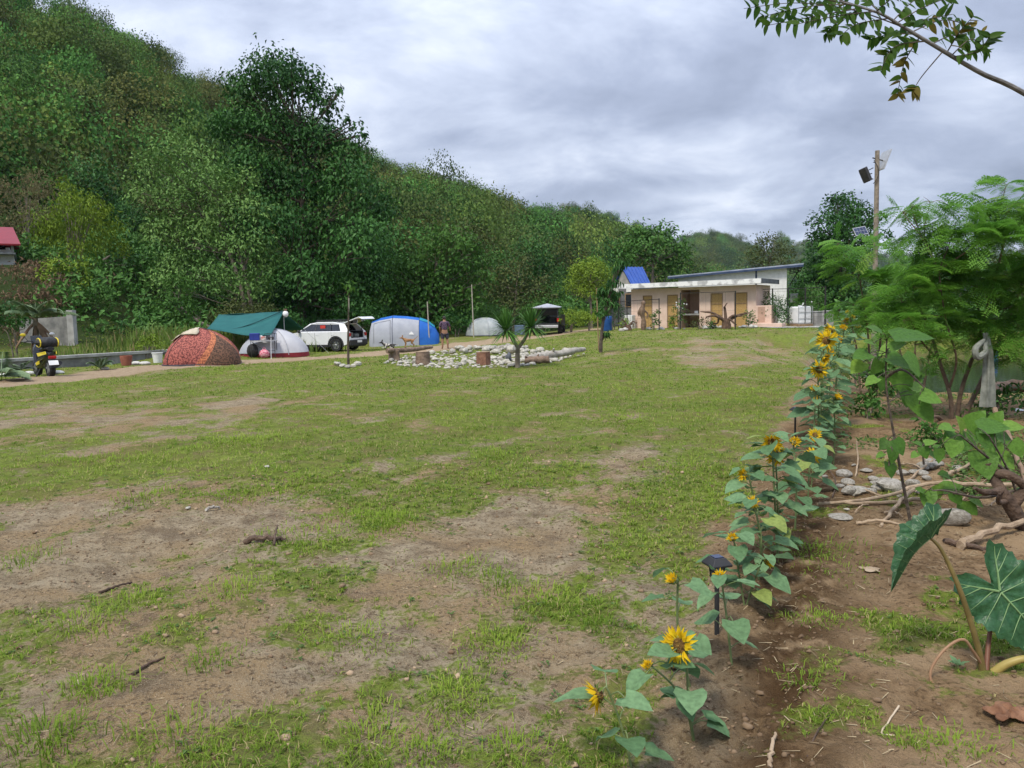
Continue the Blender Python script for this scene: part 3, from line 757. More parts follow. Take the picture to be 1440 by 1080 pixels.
grow_px('dark_tree', 'rounded very dark tree left of the pale green tree', 'tree', 150, 49,
        [(168, 388, 26), (140, 408, 24), (185, 430, 24), (130, 430, 26), (176, 362, 16), (100, 425, 20), (160, 440, 26), (205, 410, 20), (112, 450, 18), (205, 372, 14)], .27, k=4.5, m='dark', trunk=.2, seed=14, droop=.5)
grow_px('bamboo_clump', 'yellow green bamboo clump arching left of the dark rounded tree', 'bamboo', 112, 46,
        [(110, 300, 28), (90, 328, 28), (135, 320, 26), (103, 285, 22), (150, 345, 22), (75, 338, 24), (62, 318, 20), (95, 263, 13), (126, 284, 13), (146, 300, 12), (120, 355, 26), (160, 322, 13), (170, 352, 14)],
        .26, k=4.4, m='yellow', W=.22, droop=.8, trunk=.07, seed=15, stems=9, limbs=False, fill=.3)
grow_px('dry_bamboo', 'pale dry bamboo clump with feathery tops above the red roof', 'bamboo', 50, 60,
        [(45, 268, 24), (22, 282, 22), (70, 272, 20), (50, 305, 24), (18, 322, 18), (80, 300, 16), (35, 252, 12), (60, 250, 10), (5, 262, 14), (-12, 300, 22)],
        .26, k=3.0, m='dry', W=.16, droop=.6, trunk=.06, seed=16, stems=9, limbs=False, fill=.2)
grow_px('large_leaved_tree', 'bright large leaved tree behind the blue and grey tunnel tent', 'tree', 600, 52,
        [(612, 348, 26), (642, 345, 24), (590, 378, 27), (650, 380, 27), (620, 408, 32), (580, 418, 27), (660, 418, 23), (548, 418, 25), (562, 382, 20), (640, 440, 22), (668, 352, 14), (680, 395, 16), (560, 445, 18), (600, 445, 20)],
        0.28, k=4.2, m='bright', W=.6, droop=.7, trunk=.18, seed=17)
grow_px('olive_tree', 'loose olive green tree behind the pale dome tent', 'tree', 722, 58,
        [(720, 396, 25), (702, 420, 25), (745, 416, 24), (732, 374, 18), (690, 392, 14), (760, 398, 14), (725, 436, 20), (765, 425, 16)], .24, k=3.6, m='olive', trunk=.14, seed=18)
grow_px('light_green_tree', 'round light green tree left of the blue roofed hut', 'tree', 832, 53,
        [(826, 386, 22), (810, 404, 16), (842, 402, 18), (833, 375, 12), (848, 385, 13), (814, 388, 12), (826, 415, 14)], .16, k=4.6, m='yellow', trunk=.12, seed=19, wood=BARK)
grow_px('big_leaf_tree', 'broad dark tree rising behind the blue hut roof', 'tree', 915, 72,
        [(915, 346, 26), (890, 352, 22), (942, 352, 22), (910, 372, 26), (952, 370, 18), (930, 330, 14), (898, 334, 14), (876, 366, 16), (945, 385, 18), (958, 355, 10)], .36, k=4.6, m='mid', W=.55, trunk=.25, seed=20)
grow_px('grey_green_tree', 'thin grey green tree behind the long metal roof', 'tree', 1080, 80,
        [(1080, 350, 20), (1066, 362, 16), (1100, 362, 17), (1090, 340, 9), (1072, 342, 8), (1052, 372, 12), (1110, 375, 12), (1085, 372, 16)], .26, k=2.8, m='olive', trunk=.2, seed=21)
grow_px('tall_dark_tree', 'tall dark tree behind the wooden pole with solar lights', 'tree', 1180, 58,
        [(1186, 296, 22), (1162, 318, 20), (1208, 302, 15), (1200, 330, 24), (1236, 308, 10), (1242, 333, 10), (1222, 318, 10), (1152, 352, 17), (1180, 358, 26), (1166, 388, 22), (1150, 402, 19), (1178, 282, 10), (1212, 350, 16), (1150, 335, 11), (1185, 415, 24), (1146, 376, 15), (1134, 392, 13), (1128, 412, 15), (1160, 425, 20), (1205, 395, 20), (1195, 315, 18), (1172, 340, 18)],
        .26, k=6.5, m='dark', W=.5, trunk=.22, seed=22, wood=BARK_DARK)
# undergrowth and smaller trees closing the view under the crowns
UNDER = [
 ('yellow_shrub', 'yellow green shrub below the bamboo clump above the concrete wall', 92, 43, [(92, 392, 17), (112, 380, 16), (75, 378, 15), (125, 402, 14), (60, 392, 10), (100, 415, 13)], 'yellow', .17),
 ('green_shrub', 'bright green shrub on the bank right of the concrete wall', 120, 41, [(120, 425, 14), (140, 412, 13), (108, 438, 10), (150, 430, 12)], 'mid', .17),
 ('dark_shrub', 'dark leafy shrub under the dark rounded tree', 118, 46, [(118, 450, 16), (98, 458, 13), (140, 456, 15)], 'dark', .2),
 ('dark_shrub', 'deep green shrub between the dark tree and the leaning tree', 186, 46, [(186, 452, 17), (205, 445, 14), (170, 460, 13)], 'dark', .2),
 ('pale_shrub', 'pale grey green shrub low beside the canal left of the red tent', 212, 38, [(212, 468, 13), (200, 475, 9), (226, 474, 10)], 'pale', .14),
 ('green_shrub', 'green shrub behind the teal tarp', 330, 43, [(330, 440, 18), (352, 446, 15), (305, 448, 14), (372, 440, 14)], 'olive', .16),
 ('green_shrub', 'leafy shrub in the gap between the teal tarp and the car', 402, 46, [(402, 452, 17), (420, 458, 13), (385, 458, 12)], 'dark', .18),
 ('green_shrub', 'dark shrub behind the raised tailgate of the car', 500, 48, [(500, 452, 18), (524, 450, 16), (478, 456, 15), (545, 455, 14)], 'dark', .2),
 ('green_shrub', 'dark shrub between the standing person and the pale dome tent', 640, 50, [(640, 455, 14), (655, 458, 11), (628, 452, 12)], 'dark', .17),
 ('green_shrub', 'green bush right behind the pale dome tent', 690, 52, [(690, 440, 13), (705, 444, 11), (672, 446, 10)], 'mid', .16),
 ('yellow_hedge', 'yellow green bush right of the dark parked jeep', 803, 49, [(803, 446, 11), (818, 448, 10), (795, 452, 9)], 'yellow', .12),
 ('yellow_hedge', 'yellow green bush left of the post tree', 828, 48, [(828, 447, 11), (840, 450, 9), (818, 455, 8)], 'yellow', .12),
 ('green_shrub', 'shady bush behind the dark parked jeep', 765, 56, [(765, 432, 14), (785, 436, 12), (748, 436, 12)], 'mid', .17),
 ('green_shrub', 'green bush between the metal roofed house and the tall dark tree', 1140, 52, [(1140, 415, 14), (1155, 422, 12), (1128, 425, 10), (1146, 432, 11)], 'mid', .15),
 ('verge_shrub', 'yellowish flowering shrub at the canal edge left of the red tent', 205, 31, [(205, 482, 10), (216, 476, 8), (195, 488, 7), (224, 486, 8)], 'yellow', .1),
 ('verge_shrub', 'dark leafy bush at the left edge below the brown bank', 18, 33, [(12, 440, 14), (30, 448, 11), (-6, 452, 16), (20, 458, 10)], 'dark', .16)]
for q, (nm_, lb, bu, D, lo_, m_, lf) in enumerate(UNDER):
    grow_px(nm_, lb, 'shrub', bu, D, lo_, lf, m=m_, k=5.0, trunk=.04, seed=60 + q, stems=3, topf=.6, W=.5)
# trees standing at the foot of the hill, four kinds
kinds = []
for q, (m_, lb, leaf) in enumerate((('dark', 'dark round tree at the foot of the hill', .34), ('mid', 'mid green tree at the foot of the hill', .32),
                                    ('olive', 'olive brown tree at the foot of the hill', .30), ('bright', 'fresh green tree at the foot of the hill', .32))):
    r_ = np.random.default_rng(500 + q); lo_ = []
    for _ in range(8):
        a = r_.uniform(0, 6.28); d = r_.uniform(.2, 2.2); lo_.append((V3(d * math.cos(a) - 60, 75 + d * math.sin(a), r_.uniform(3.0, 7.6) + gz(-60, 75)), r_.uniform(1.1, 1.8)))
    o = grow('hillfoot_tree', lb, 'tree', V3(-60, 75, 0), lo_, leaf, k=3.6, m=m_, trunk=.16, seed=510 + q, group='trees along the foot of the hill'); kinds.append(o)
spots = [(-90, 60), (-30, 64), (15, 66), (60, 68), (100, 70), (150, 66), (190, 62), (215, 70), (250, 60), (290, 66), (335, 60), (365, 68), (540, 66), (575, 72), (610, 66), (655, 64), (690, 74), (715, 68), (745, 76), (775, 70), (800, 80), (825, 72),
         (850, 82), (870, 88), (690, 88), (740, 95), (790, 105), (640, 80), (560, 84), (845, 105), (885, 115), (600, 78), (630, 90), (700, 100), (905, 130)]
first = set()
for q, (u, D) in enumerate(spots):
    k_ = (q * 7 + q // 3) % 4
    p = onground(at(u, 445, D)); p[2] = max(p[2], .2)
    o = kinds[k_] if k_ not in first else copy_tree(kinds[k_]); first.add(k_)
    s_ = random.uniform(.72, 1.05) * (1.0 if u < 760 else .72); o.location = Vector(p); o.scale = (s_ * random.uniform(.9, 1.2), s_, s_ * random.uniform(.8, 1.1)); o.rotation_euler = (0, 0, random.uniform(0, 6.28))
# leafy undergrowth that fills the wood's floor
r_ = np.random.default_rng(77); lo_ = []
for q in range(330):
    D = r_.uniform(51, 84); u = r_.uniform(-260, 930)
    if u > 640 and D < 57: continue
    p = onground(at(u, 445, D)); lo_.append((p + V3(0, 0, r_.uniform(.2, 1.7)), r_.uniform(.8, 1.7)))
for q in range(60):
    D = r_.uniform(62, 90); u = r_.uniform(1090, 1300); p = onground(at(u, 445, D)); lo_.append((p + V3(0, 0, r_.uniform(.2, 1.9)), r_.uniform(.9, 1.7)))
for q in range(300):
    x = r_.uniform(-48, -15.5); y = r_.uniform(38, 62); p = V3(x, y, gz(x, y))
    if x < -24 and y < 51: continue
    lo_.append((p + V3(0, 0, r_.uniform(.0, .6)), r_.uniform(.7, 1.4)))
for q in range(90):
    x = r_.uniform(15.5, 36); y = r_.uniform(34.6, 38); p = V3(x, y, gz(x, y)); lo_.append((p + V3(0, 0, r_.uniform(.0, .7)), r_.uniform(.4, .9)))
V, F, T = crown_arrays([c for c, R in lo_], [R for c, R in lo_], .36, k=2.6, W=.5, droop=.2, seed=78)
tag(mesh_np('undergrowth', V, F, LEAF['mid'], tint=T), kind='stuff')
lo_ = []
for q in range(170):
    x = r_.uniform(-36, -23); y = r_.uniform(33.5, 45); lo_.append((V3(x, y, gz(x, y) + .03), r_.uniform(.35, .75) if x > -28 or y < 39 else r_.uniform(.2, .32)))
V, F, T = crown_arrays([c for c, R in lo_], [R for c, R in lo_], .26, k=2.4, W=.2, droop=.6, seed=79)
tag(mesh_np('dry_bank_brush', V, F, leaf_mat('dry_brush', (0.13, 0.085, 0.05), (0.30, 0.21, 0.135), (0.10, 0.14, 0.04), trans=.15, rough=.8), tint=T), kind='stuff')
# the far bank of the pond
for q, (nm_, lb, bu, D, lo_, m_) in enumerate((
    ('bank_tree', 'mid green tree on the far pond bank right of the wooden pole', 1275, 38, [(1270, 400, 26), (1295, 385, 26), (1255, 430, 22), (1300, 430, 28), (1280, 460, 24)], 'mid'),
    ('bank_tree', 'dark tree on the far pond bank behind the feathery tree', 1345, 40, [(1340, 390, 30), (1370, 410, 30), (1320, 430, 26), (1350, 450, 30), (1375, 462, 20)], 'dark'),
    ('bank_tree', 'olive tree on the far pond bank at the right edge', 1420, 39, [(1415, 390, 30), (1445, 400, 32), (1400, 440, 26), (1435, 450, 30), (1470, 430, 30), (1420, 470, 18)], 'olive'),
    ('bank_shrub', 'low overhanging bush on the far pond bank', 1320, 35.5, [(1310, 468, 16), (1335, 472, 14), (1290, 474, 14)], 'mid'),
    ('bank_shrub', 'low bush dipping to the water at the right edge', 1415, 35.5, [(1405, 466, 15), (1430, 468, 16), (1385, 474, 10), (1455, 466, 18)], 'dark'))):
    grow_px(nm_, lb, 'tree' if 'tree' in nm_ else 'shrub', bu, D, lo_, .2, m=m_, k=4.2, trunk=.1, seed=90 + q, W=.45)

# ------------------------------------------------------------------ weedy verge behind the canal
def tall_weeds():
    parts = []
    N = 24000; x = rng.uniform(-34, -9, N); y = rng.uniform(21, 42, N)
    lo = np.where(x < -18.3, 20, 27.3 + (x + 17.5) * 1.6); ok = (y > lo) & (y < lo + 8.5); x, y = x[ok], y[ok]; m = len(x)
    P = np.stack([x, y, gz(x, y)], 1); az = rng.uniform(0, 6.28, m); ln = rng.uniform(.05, .6, m); L = rng.uniform(.25, .8, m) * (.6 + .8 * fbm(x * .6, y * .6, 3, 7))
    H = np.stack([np.cos(az), np.sin(az), np.zeros(m)], 1); S = np.stack([-np.sin(az), np.cos(az), np.zeros(m)], 1) * rng.uniform(.012, .03, m)[:, None]
    T_ = P + (H * np.sin(ln)[:, None] + V3(0, 0, 1) * np.cos(ln)[:, None]) * L[:, None]; M_ = P * .5 + T_ * .5 + V3(0, 0, 1) * (.08 * L)[:, None]
    V = np.stack([P - S, P + S, M_ - S, M_ + S, T_], 1).reshape(-1, 3); b5 = np.arange(m)[:, None] * 5
    F = np.concatenate([b5 + np.array([[0, 1, 3]]), b5 + np.array([[0, 3, 2]]), b5 + np.array([[2, 3, 4]])])
    tn = np.clip(fbm(x * .5, y * .5, 3, 9) * 1.2 - .2 + rng.normal(0, .15, m), 0, .85); tn = np.where(rng.random(m) < .12, 1, tn)
    return V, F, np.repeat(tn, 5)
V, F, T = tall_weeds()
tag(mesh_np('verge_weeds', V, F, leaf_mat('verge_weed', (0.07, 0.12, 0.022), (0.18, 0.26, 0.055), (0.28, 0.23, 0.11), trans=.3), tint=T), kind='stuff')

# ------------------------------------------------------------------ palms
def frond(mb, base, az, elev, L, drop, nl=22, lw=.03, ll=.45, mi=0, hang=.3):
    """one feather palm frond: midrib and two rows of leaflets"""
    H = V3(math.cos(az), math.sin(az), 0); t = np.linspace(0, 1, 9)
    path = np.stack([base + H * L * math.cos(elev) * s_ * (1 - .15 * s_ * drop) + V3(0, 0, 1) * (L * math.sin(elev) * s_ - drop * L * s_ * s_) for s_ in t])
    mb.tube(path, np.linspace(.022, .005, 9) * (L / 1.6), 5, mi=mi)
    side = V3(-H[1], H[0], 0)
    for i in range(nl):
        s_ = .12 + .86 * i / nl; p = np.array([np.interp(s_, t, path[:, a]) for a in range(3)]); q = np.array([np.interp(min(1, s_ + .05), t, path[:, a]) for a in range(3)]); T_ = nrm(q - p) if s_ < .94 else nrm(p - path[-2])
        for sg in (-1, 1):
            l_ = ll * L / 1.6 * (1 - .6 * abs(s_ - .4)) * random.uniform(.8, 1.15); d = nrm(T_ * .75 + side * sg * .9 + V3(0, 0, -hang)); w = nrm(np.cross(d, V3(0, 0, 1))) * lw
            e_ = p + d * l_ - V3(0, 0, .12 * l_ * (1 + hang)); m_ = p + d * l_ * .45
            mb.add([p - w * .4, p + w * .4, m_ + w, e_, m_ - w], [(0, 1, 2, 3, 4)], mi)
GREEN_FROND = mat('palm_frond', (0.075, 0.135, 0.055), (0.16, 0.225, 0.10), 3, .5); BROWN_FROND = mat('dead_frond', (0.15, 0.095, 0.055), (0.26, 0.175, 0.11), 4, .9)
def palm(base, label, H, n_green, n_dead, L, seed, name='palm_tree', cat='palm', lw=.03):
    random.seed(seed); root = empty(name, base, label, cat); top = V3(.05, 0, H)
    if H > .3: MB().tube(bez([(0, 0, -.1), (.02, 0, H * .5), top], 8), np.linspace(.13, .09, 8), 9).build('trunk', BARK, root, smooth=True)
    g = MB()
    for i in range(n_green): frond(g, top, i * 2.4 + random.uniform(-.3, .3), random.uniform(.25, 1.2), L * random.uniform(.8, 1.1), random.uniform(.25, .6), lw=lw)
    g.build('green_fronds', GREEN_FROND, root)
    if n_dead:
        d = MB()
        for i in range(n_dead): frond(d, top - V3(0, 0, .1), i * 2.4 + random.uniform(-.3, .3), random.uniform(-1.3, -.5), L * random.uniform(.5, .8), random.uniform(.3, .6), hang=1.3, ll=.3, lw=lw)
        d.build('dead_fronds', BROWN_FROND, root)
    return root
palm(onground(at(50, 470, 32)), 'young coconut palm with brown dead fronds hanging by the concrete wall', 1.75, 11, 9, 1.7, 3)
palm(onground(G(0, 535)), 'small green palm at the left edge beside the scooter', .12, 9, 0, 1.15, 4, 'palm_seedling', 'palm', .025)
palm(onground(G(139, 521)), 'tiny palm seedling in front of the canal wall', .05, 7, 0, .72, 5, 'palm_seedling', 'palm', .02)
palm(onground(G(28, 522)), 'small leafy palm seedling behind the scooter', .05, 6, 0, .6, 6, 'palm_seedling', 'palm', .02)

# ================================================================== BUILDINGS, WALLS, FENCES
PINK = mat('pink_plaster', (0.64, 0.46, 0.37), (0.71, 0.535, 0.44), 3, .85, bump=.15, bscale=40)
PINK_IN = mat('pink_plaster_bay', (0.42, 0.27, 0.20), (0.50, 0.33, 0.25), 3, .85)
WHITE_P = mat('white_paint', (0.70, 0.70, 0.69), (0.80, 0.80, 0.79), 4, .6)
FLASH = mat('weathered_flashing', (0.42, 0.42, 0.42), (0.80, 0.80, 0.79), 1.6, .5, lo=.42, hi=.52)
SAWALI = mat('woven_bamboo', (0.36, 0.21, 0.07), (0.52, 0.34, 0.13), 30, .7, bump=.5, bscale=60)
WOOD = mat('timber', (0.22, 0.14, 0.075), (0.34, 0.23, 0.13), 9, .8, bump=.3)
GREYWALL = mat('grey_block', (0.13, 0.13, 0.14), (0.21, 0.21, 0.22), 5, .9, bump=.3, bscale=20)
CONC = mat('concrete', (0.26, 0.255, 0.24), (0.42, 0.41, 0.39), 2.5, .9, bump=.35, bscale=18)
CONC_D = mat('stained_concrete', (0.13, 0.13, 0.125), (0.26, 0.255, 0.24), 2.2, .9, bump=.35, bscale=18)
BLUE_ROOF = mat('blue_metal', (0.022, 0.085, 0.40), (0.035, 0.12, 0.50), 3, .4)
BLUE_EDGE = mat('blue_flashing', (0.035, 0.055, 0.11), (0.07, 0.095, 0.17), 2, .45)
GALV = mat('galvanised_roof', (0.30, 0.34, 0.42), (0.52, 0.56, 0.62), 1.4, .4, metal=.3)
RED_ROOF = mat('red_metal', (0.20, 0.008, 0.014), (0.25, 0.014, 0.02), 3, .4)
DARK_GLASS = mat('dark_glass', (0.012, 0.014, 0.018), (0.02, 0.022, 0.028), 3, .06, spec=.6)
BLACKM = mat('black_steel', (0.018, 0.018, 0.018), (0.035, 0.032, 0.03), 12, .6)
RUSTY = mat('rusty_wire', (0.06, 0.05, 0.045), (0.12, 0.09, 0.07), 12, .7)
RUB = mat('rubber', (0.012, 0.012, 0.012), (0.022, 0.022, 0.022), 20, .8)
def local_frame(o, x_axis):
    x = nrm(V3(x_axis[0], x_axis[1], 0)); return math.atan2(x[1], x[0])

# -- pink washroom block: local x runs along the front from its far left corner, y goes back
PL = onground(at(888, 466, 47.5)); PR = onground(at(1063, 458, 43.2)); PL[2] = PR[2] = .44
ang = local_frame(None, PR - PL); LEN = float(np.linalg.norm((PR - PL)[:2]))
pk = empty('washroom_block', PL, 'pink washroom block with bamboo doors and flat white edged roof', 'building', ang)
def along(u):
    """distance along the washroom front seen at column u"""
    d = ray(u, 440)[:2]; e = nrm((PR - PL)[:2]); o = PL[:2]
    return float(np.linalg.solve(np.array([[d[0], -e[0]], [d[1], -e[1]]]), o)[1])
WH = 2.42; DEP = 2.6
doors = [(904, 917.5), (938, 953.5), (999, 1016.5), (1032.5, 1051)]; bay = (along(957.5), along(983.5))
segs = []; edges = [0.0]
for a, b_ in doors: segs.append((along(a), along(b_)))
allop = sorted(segs + [bay]); x0 = 0
w = MB()
for (a, b_) in allop:
    w.box(((x0 + a) / 2, .08, WH / 2 - .15), (a - x0, .16, WH + .3)); x0 = b_
w.box(((x0 + LEN) / 2, .08, WH / 2 - .15), (LEN - x0, .16, WH + .3))
for (a, b_) in segs: w.box(((a + b_) / 2, .08, (2.02 + WH) / 2), (b_ - a - .004, .156, WH - 2.02)); w.box(((a + b_) / 2, .1, -.12), (b_ - a - .004, .2, .3))
w.box(((bay[0] + bay[1]) / 2, .08, WH - .08), (bay[1] - bay[0] - .004, .156, .16))
w.box((.08, DEP / 2 + .08, WH / 2 - .15), (.16, DEP - .17, WH + .29)); w.box((LEN - .08, DEP / 2 + .08, WH / 2 - .15), (.16, DEP - .17, WH + .29)); w.box((LEN / 2, DEP + .08, WH / 2 - .15), (LEN, .16, WH + .28))
w.build('wall', PINK, pk)
bw = MB(); m_ = (bay[0] + bay[1]) / 2
bw.box((m_, 1.5, WH / 2), (bay[1] - bay[0], .08, WH - .02)); bw.box((bay[0] - .03, .82, WH / 2), (.06, 1.3, WH - .03)); bw.box((bay[1] + .03, .82, WH / 2), (.06, 1.3, WH - .03)); bw.build('bay_wall', PINK_IN, pk)
sk = MB().box((m_, .62, .82), (bay[1] - bay[0] - .02, .75, .09)); sk.build('sink_counter', CONC, pk)
MB().box((m_ + .2, .55, .95), (.22, .2, .16)).box((m_ + .42, .6, .92), (.12, .12, .1)).build('dish_rack', WHITE_P, pk, bevel=.02)
for q, (a, b_) in enumerate(segs):
    d = MB().box(((a + b_) / 2, .05, 1.03), (b_ - a - .02, .05, 1.96))
    dr = d.build('door', SAWALI, pk, bevel=.006)
    f = MB(); 
    for x_ in (a + .035, b_ - .035): f.box((x_, .015, 1.03), (.05, .025, 1.96))
    for z_ in (.08, .75, 1.4, 1.98): f.box(((a + b_) / 2, .013, z_), (b_ - a - .12, .02, .05))
    f.build('door_frame', WOOD, dr)
rf = MB().box((LEN / 2 - .05, DEP / 2 - .2, WH + .19), (LEN + 1.0, DEP + .9, .12)); rfo = rf.build('roof', GALV, pk)
fs = MB().box((LEN / 2 - .05, -.675, WH + .18), (LEN + 1.04, .04, .27)); fs.build('fascia', FLASH, rfo)
MB().box((LEN + .475, DEP / 2 - .2, WH + .18), (.04, DEP + .9, .26)).build('side_fascia', mat('dark_flashing', (0.05, 0.055, 0.06), (0.12, 0.125, 0.13), 2, .6), rfo)
MB().box((LEN + .45, .35, .55), (.86, .9, 1.4)).build('side_basin', PINK, pk, bevel=.01)
MB().box((LEN + .33, -.105, .75), (.4, .02, .85)).build('basin_niche', PINK_IN, pk)
MB().box((LEN + .75, -.2, .06), (1.7, .9, .4)).build('step', PINK, pk, bevel=.01)
MB().box((.1, -.45, .35), (.55, .5, 1.0)).build('planter_block', WHITE_P, pk, bevel=.02)

# -- white house behind with a mono-pitch metal roof
HL = at(954, 430, 60); HC = at(1063, 430, 53.5); HR = at(1106, 430, 50.9)
for p in (HL, HC, HR): p[2] = .3
wh = empty('metal_roofed_house', HL, 'long white house with one slanting metal roof behind the washrooms', 'house')
zL = at(954, 391, 60)[2]; zC = at(1063, 381, 53.5)[2]; 
_e = nrm((HC - HL) * V3(1, 1, 0)); _d = ray(1106, 430)[:2]; _t = np.linalg.solve(np.array([[_d[0], -_e[0]], [_d[1], -_e[1]]]), HL[:2])[1]
back = V3(*(_d / np.linalg.norm(_d)), 0) * 5.0; zR = zL + (zC - zL) * _t / np.linalg.norm((HC - HL)[:2])
DP = HC.copy(); HC = HL + _e * _t; HC[2] = .3; zD = zC; zC = zR
L0, C0 = HL - HL, HC - HL; Rr = HC - HL + back; BL = back
f_ = lambda p, z: V3(p[0], p[1], z - .3)
MB().prism([f_(L0, -.2), f_(C0, -.2), f_(C0, zC), f_(L0, zL)], nrm(back) * .2).build('front_wall', WHITE_P, wh)
MB().prism([f_(C0, -.2) + nrm(back) * .201, f_(Rr, -.2), f_(Rr, zC), f_(C0, zC) + nrm(back) * .201], nrm(L0 - C0) * .2).build('side_wall', WHITE_P, wh)
MB().prism([f_(Rr, -.2), f_(BL, -.2), f_(BL, zL), f_(Rr, zC)], -nrm(back) * .2).build('rear_wall', WHITE_P, wh)
MB().bar(f_(DP - HL, 0) - nrm(back) * .05, f_(DP - HL, zD) - nrm(back) * .05, .09).build('downpipe', BLUE_EDGE, wh)
ex = nrm(C0 - L0); ov = -nrm(back) * 1.0; sl = (zC - zL) / np.linalg.norm(C0 - L0)
def rp(a, b_, z=0): return V3(*(L0 + ex * a + nrm(back) * b_)[:2], zL - .3 + .12 + sl * a + z)
LL = float(np.linalg.norm(C0 - L0)); r_mb = MB()
nx = 40; A_l, A_r, B_f, B_b = -1.1, LL + 1.3, -.45, 5.4
for i in range(nx):                                      # corrugated sheets
    b0 = B_f + (B_b - B_f) * i / nx; b1 = B_f + (B_b - B_f) * (i + 1) / nx; h = .035 if i % 2 else 0
    r_mb.prism([rp(A_l, b0, h), rp(A_r, b0, h), rp(A_r, b1, h), rp(A_l, b1, h)], (0, 0, .05))
roof = r_mb.build('roof', GALV, wh)
MB().prism([rp(A_l, B_f - .01, -.14), rp(A_r, B_f - .01, -.14), rp(A_r, B_f - .01, -.005), rp(A_l, B_f - .01, -.005)], -nrm(back) * .04).build('gutter', BLUE_EDGE, roof)
tr = MB()
for a_ in np.linspace(LL + .3, A_r - .1, 4): tr.bar(rp(a_, B_f + .1, -.12), rp(a_, B_b - .1, -.12), .05)
for b_ in (B_f + .2, 2.5, 5.0): tr.bar(rp(LL + .25, b_, -.3), rp(A_r - .1, b_, -.22), .05)
tr.bar(rp(LL + .25, 2.5, -1.2), rp(A_r - .3, 2.5, -.2), .05)
tr.build('roof_truss', BLACKM, wh)
MB().box(rp(LL + .62, 1.6, -2.1), (.45, .5, .6), rz=math.atan2(back[1], back[0])).build('air_conditioner', CONC, wh, bevel=.02)
win = MB().box(rp(LL + .05, 2.9, -2.6), (1.0, .1, 1.0), rz=math.atan2(back[1], back[0])); win.build('window', DARK_GLASS, wh)

# -- steep blue roofed hut
hp = onground(at(884, 450, 55)); ht = empty('blue_roofed_hut', hp, 'small grey hut under a steep blue metal roof', 'hut')
_z = lambda u, v, D: at(u, v, D) - hp
apx, apr = _z(874.5, 376.5, 54.0), _z(903.5, 376.5, 57.2); el, er = _z(888.5, 402.5, 53.4), _z(915.5, 401.5, 56.6)
sd = (el - apx); lf = apx + V3(-(el - apx)[0] * .9 - .05, -(el - apx)[1], (el - apx)[2]); lr = apr + V3(-(er - apr)[0] * .9, -(er - apr)[1], (er - apr)[2])
rb = MB(); nrib = 12
for i in range(nrib):
    a, b_ = i / nrib, (i + 1) / nrib; o_ = V3(0, 0, .03 if i % 2 else 0)
    rb.prism([apx + (apr - apx) * a + o_, apx + (apr - apx) * b_ + o_, el + (er - el) * b_ + o_, el + (er - el) * a + o_], (.0, -.02, .04))
    rb.prism([apx + (apr - apx) * a + o_, apx + (apr - apx) * b_ + o_, lf + (lr - lf) * b_ + o_, lf + (lr - lf) * a + o_], (.0, -.02, .04))
rb.build('roof', BLUE_ROOF, ht)
ins = nrm(apr - apx) * .15
MB().prism([apx + ins - V3(0, 0, .12), el + ins + V3(-.12, 0, 0), lf + ins + V3(.12, 0, 0)], ins * .6).build('gable_wall', CONC, ht)
g0, g1 = lf + ins * 1.05 + V3(-.25, 0, 0), el + ins * 1.05 + V3(.2, 0, 0)
bk = nrm(apr - apx) * 3.0
MB().loft([np.array([V3(p[0], p[1], -.3) for p in (g0, g1, g1 + bk, g0 + bk)]), np.array([V3(p[0], p[1], el[2] - .02) for p in (g0, g1, g1 + bk, g0 + bk)])]).build('wall', GREYWALL, ht)
fd = nrm(g1 - g0); fn = -nrm(bk)
for a in (.22, .78):
    c = g0 + (g1 - g0) * a + fn * .03; c = V3(c[0], c[1], el[2] - .95); z90 = math.atan2(fd[1], fd[0])
    wf = MB().box(c, (.72, .07, .95), rz=z90).build('window', WOOD, ht); MB().box(c + fn * .02, (.58, .07, .80), rz=z90).build('pane', DARK_GLASS, wf)
    MB().box(c + V3(0, 0, .72) + fn * .02, (.5, .06, .3), rz=z90).build('vent_panel', WHITE_P, ht)

# -- red roofed house on the bank at the left edge
hb = onground(at(-14, 392, 48)); rh = empty('red_roofed_house', hb, 'white walled house with red roof on the bank at the left edge', 'house', .56)
zt, zw = at(0, 346, 48)[2] - hb[2], at(0, 326, 48)[2] - hb[2]; xr = at(14, 346, 48)[0] - hb[0]
MB().box((xr / 2 - 3.2, 3, zt * .28), (xr + 6.4 - .1, 6, zt * .62 + .6)).build('lower_wall', WHITE_P, rh)
MB().box((xr / 2 - 3.2, 3.3, zt * .80), (xr + 5.9, 5.4, zt * .40)).build('upper_wall', WHITE_P, rh)
MB().box((xr / 2 - 3.2, 2.6, zt * .60), (xr + 6.5, 6.9, .1)).build('balcony_slab', CONC, rh)
for x_ in (xr - .1, xr - 1.6): MB().bar((x_, -.75, zt * .6), (x_, -.75, zt), .14).build('post', CONC, rh)
for x_ in (xr - .75, xr - 1.5): MB().box((x_, .58, zt * .80), (.55, .06, .75)).build('window', DARK_GLASS, rh)
rm = MB()
x0_, x1_ = -8.5, xr + .35
rm.prism([(x0_, -1.1, zt), (x1_, -1.1, zt), (x1_ - .35, 2.4, zw + .5), (x0_, 2.4, zw + .5)], (0, 0, .1)); rm.prism([(x0_, 2.4, zw + .5), (x1_ - .35, 2.4, zw + .5), (x1_, 6.2, zt), (x0_, 6.2, zt)], (0, 0, .1))
rm.build('roof', RED_ROOF, rh)

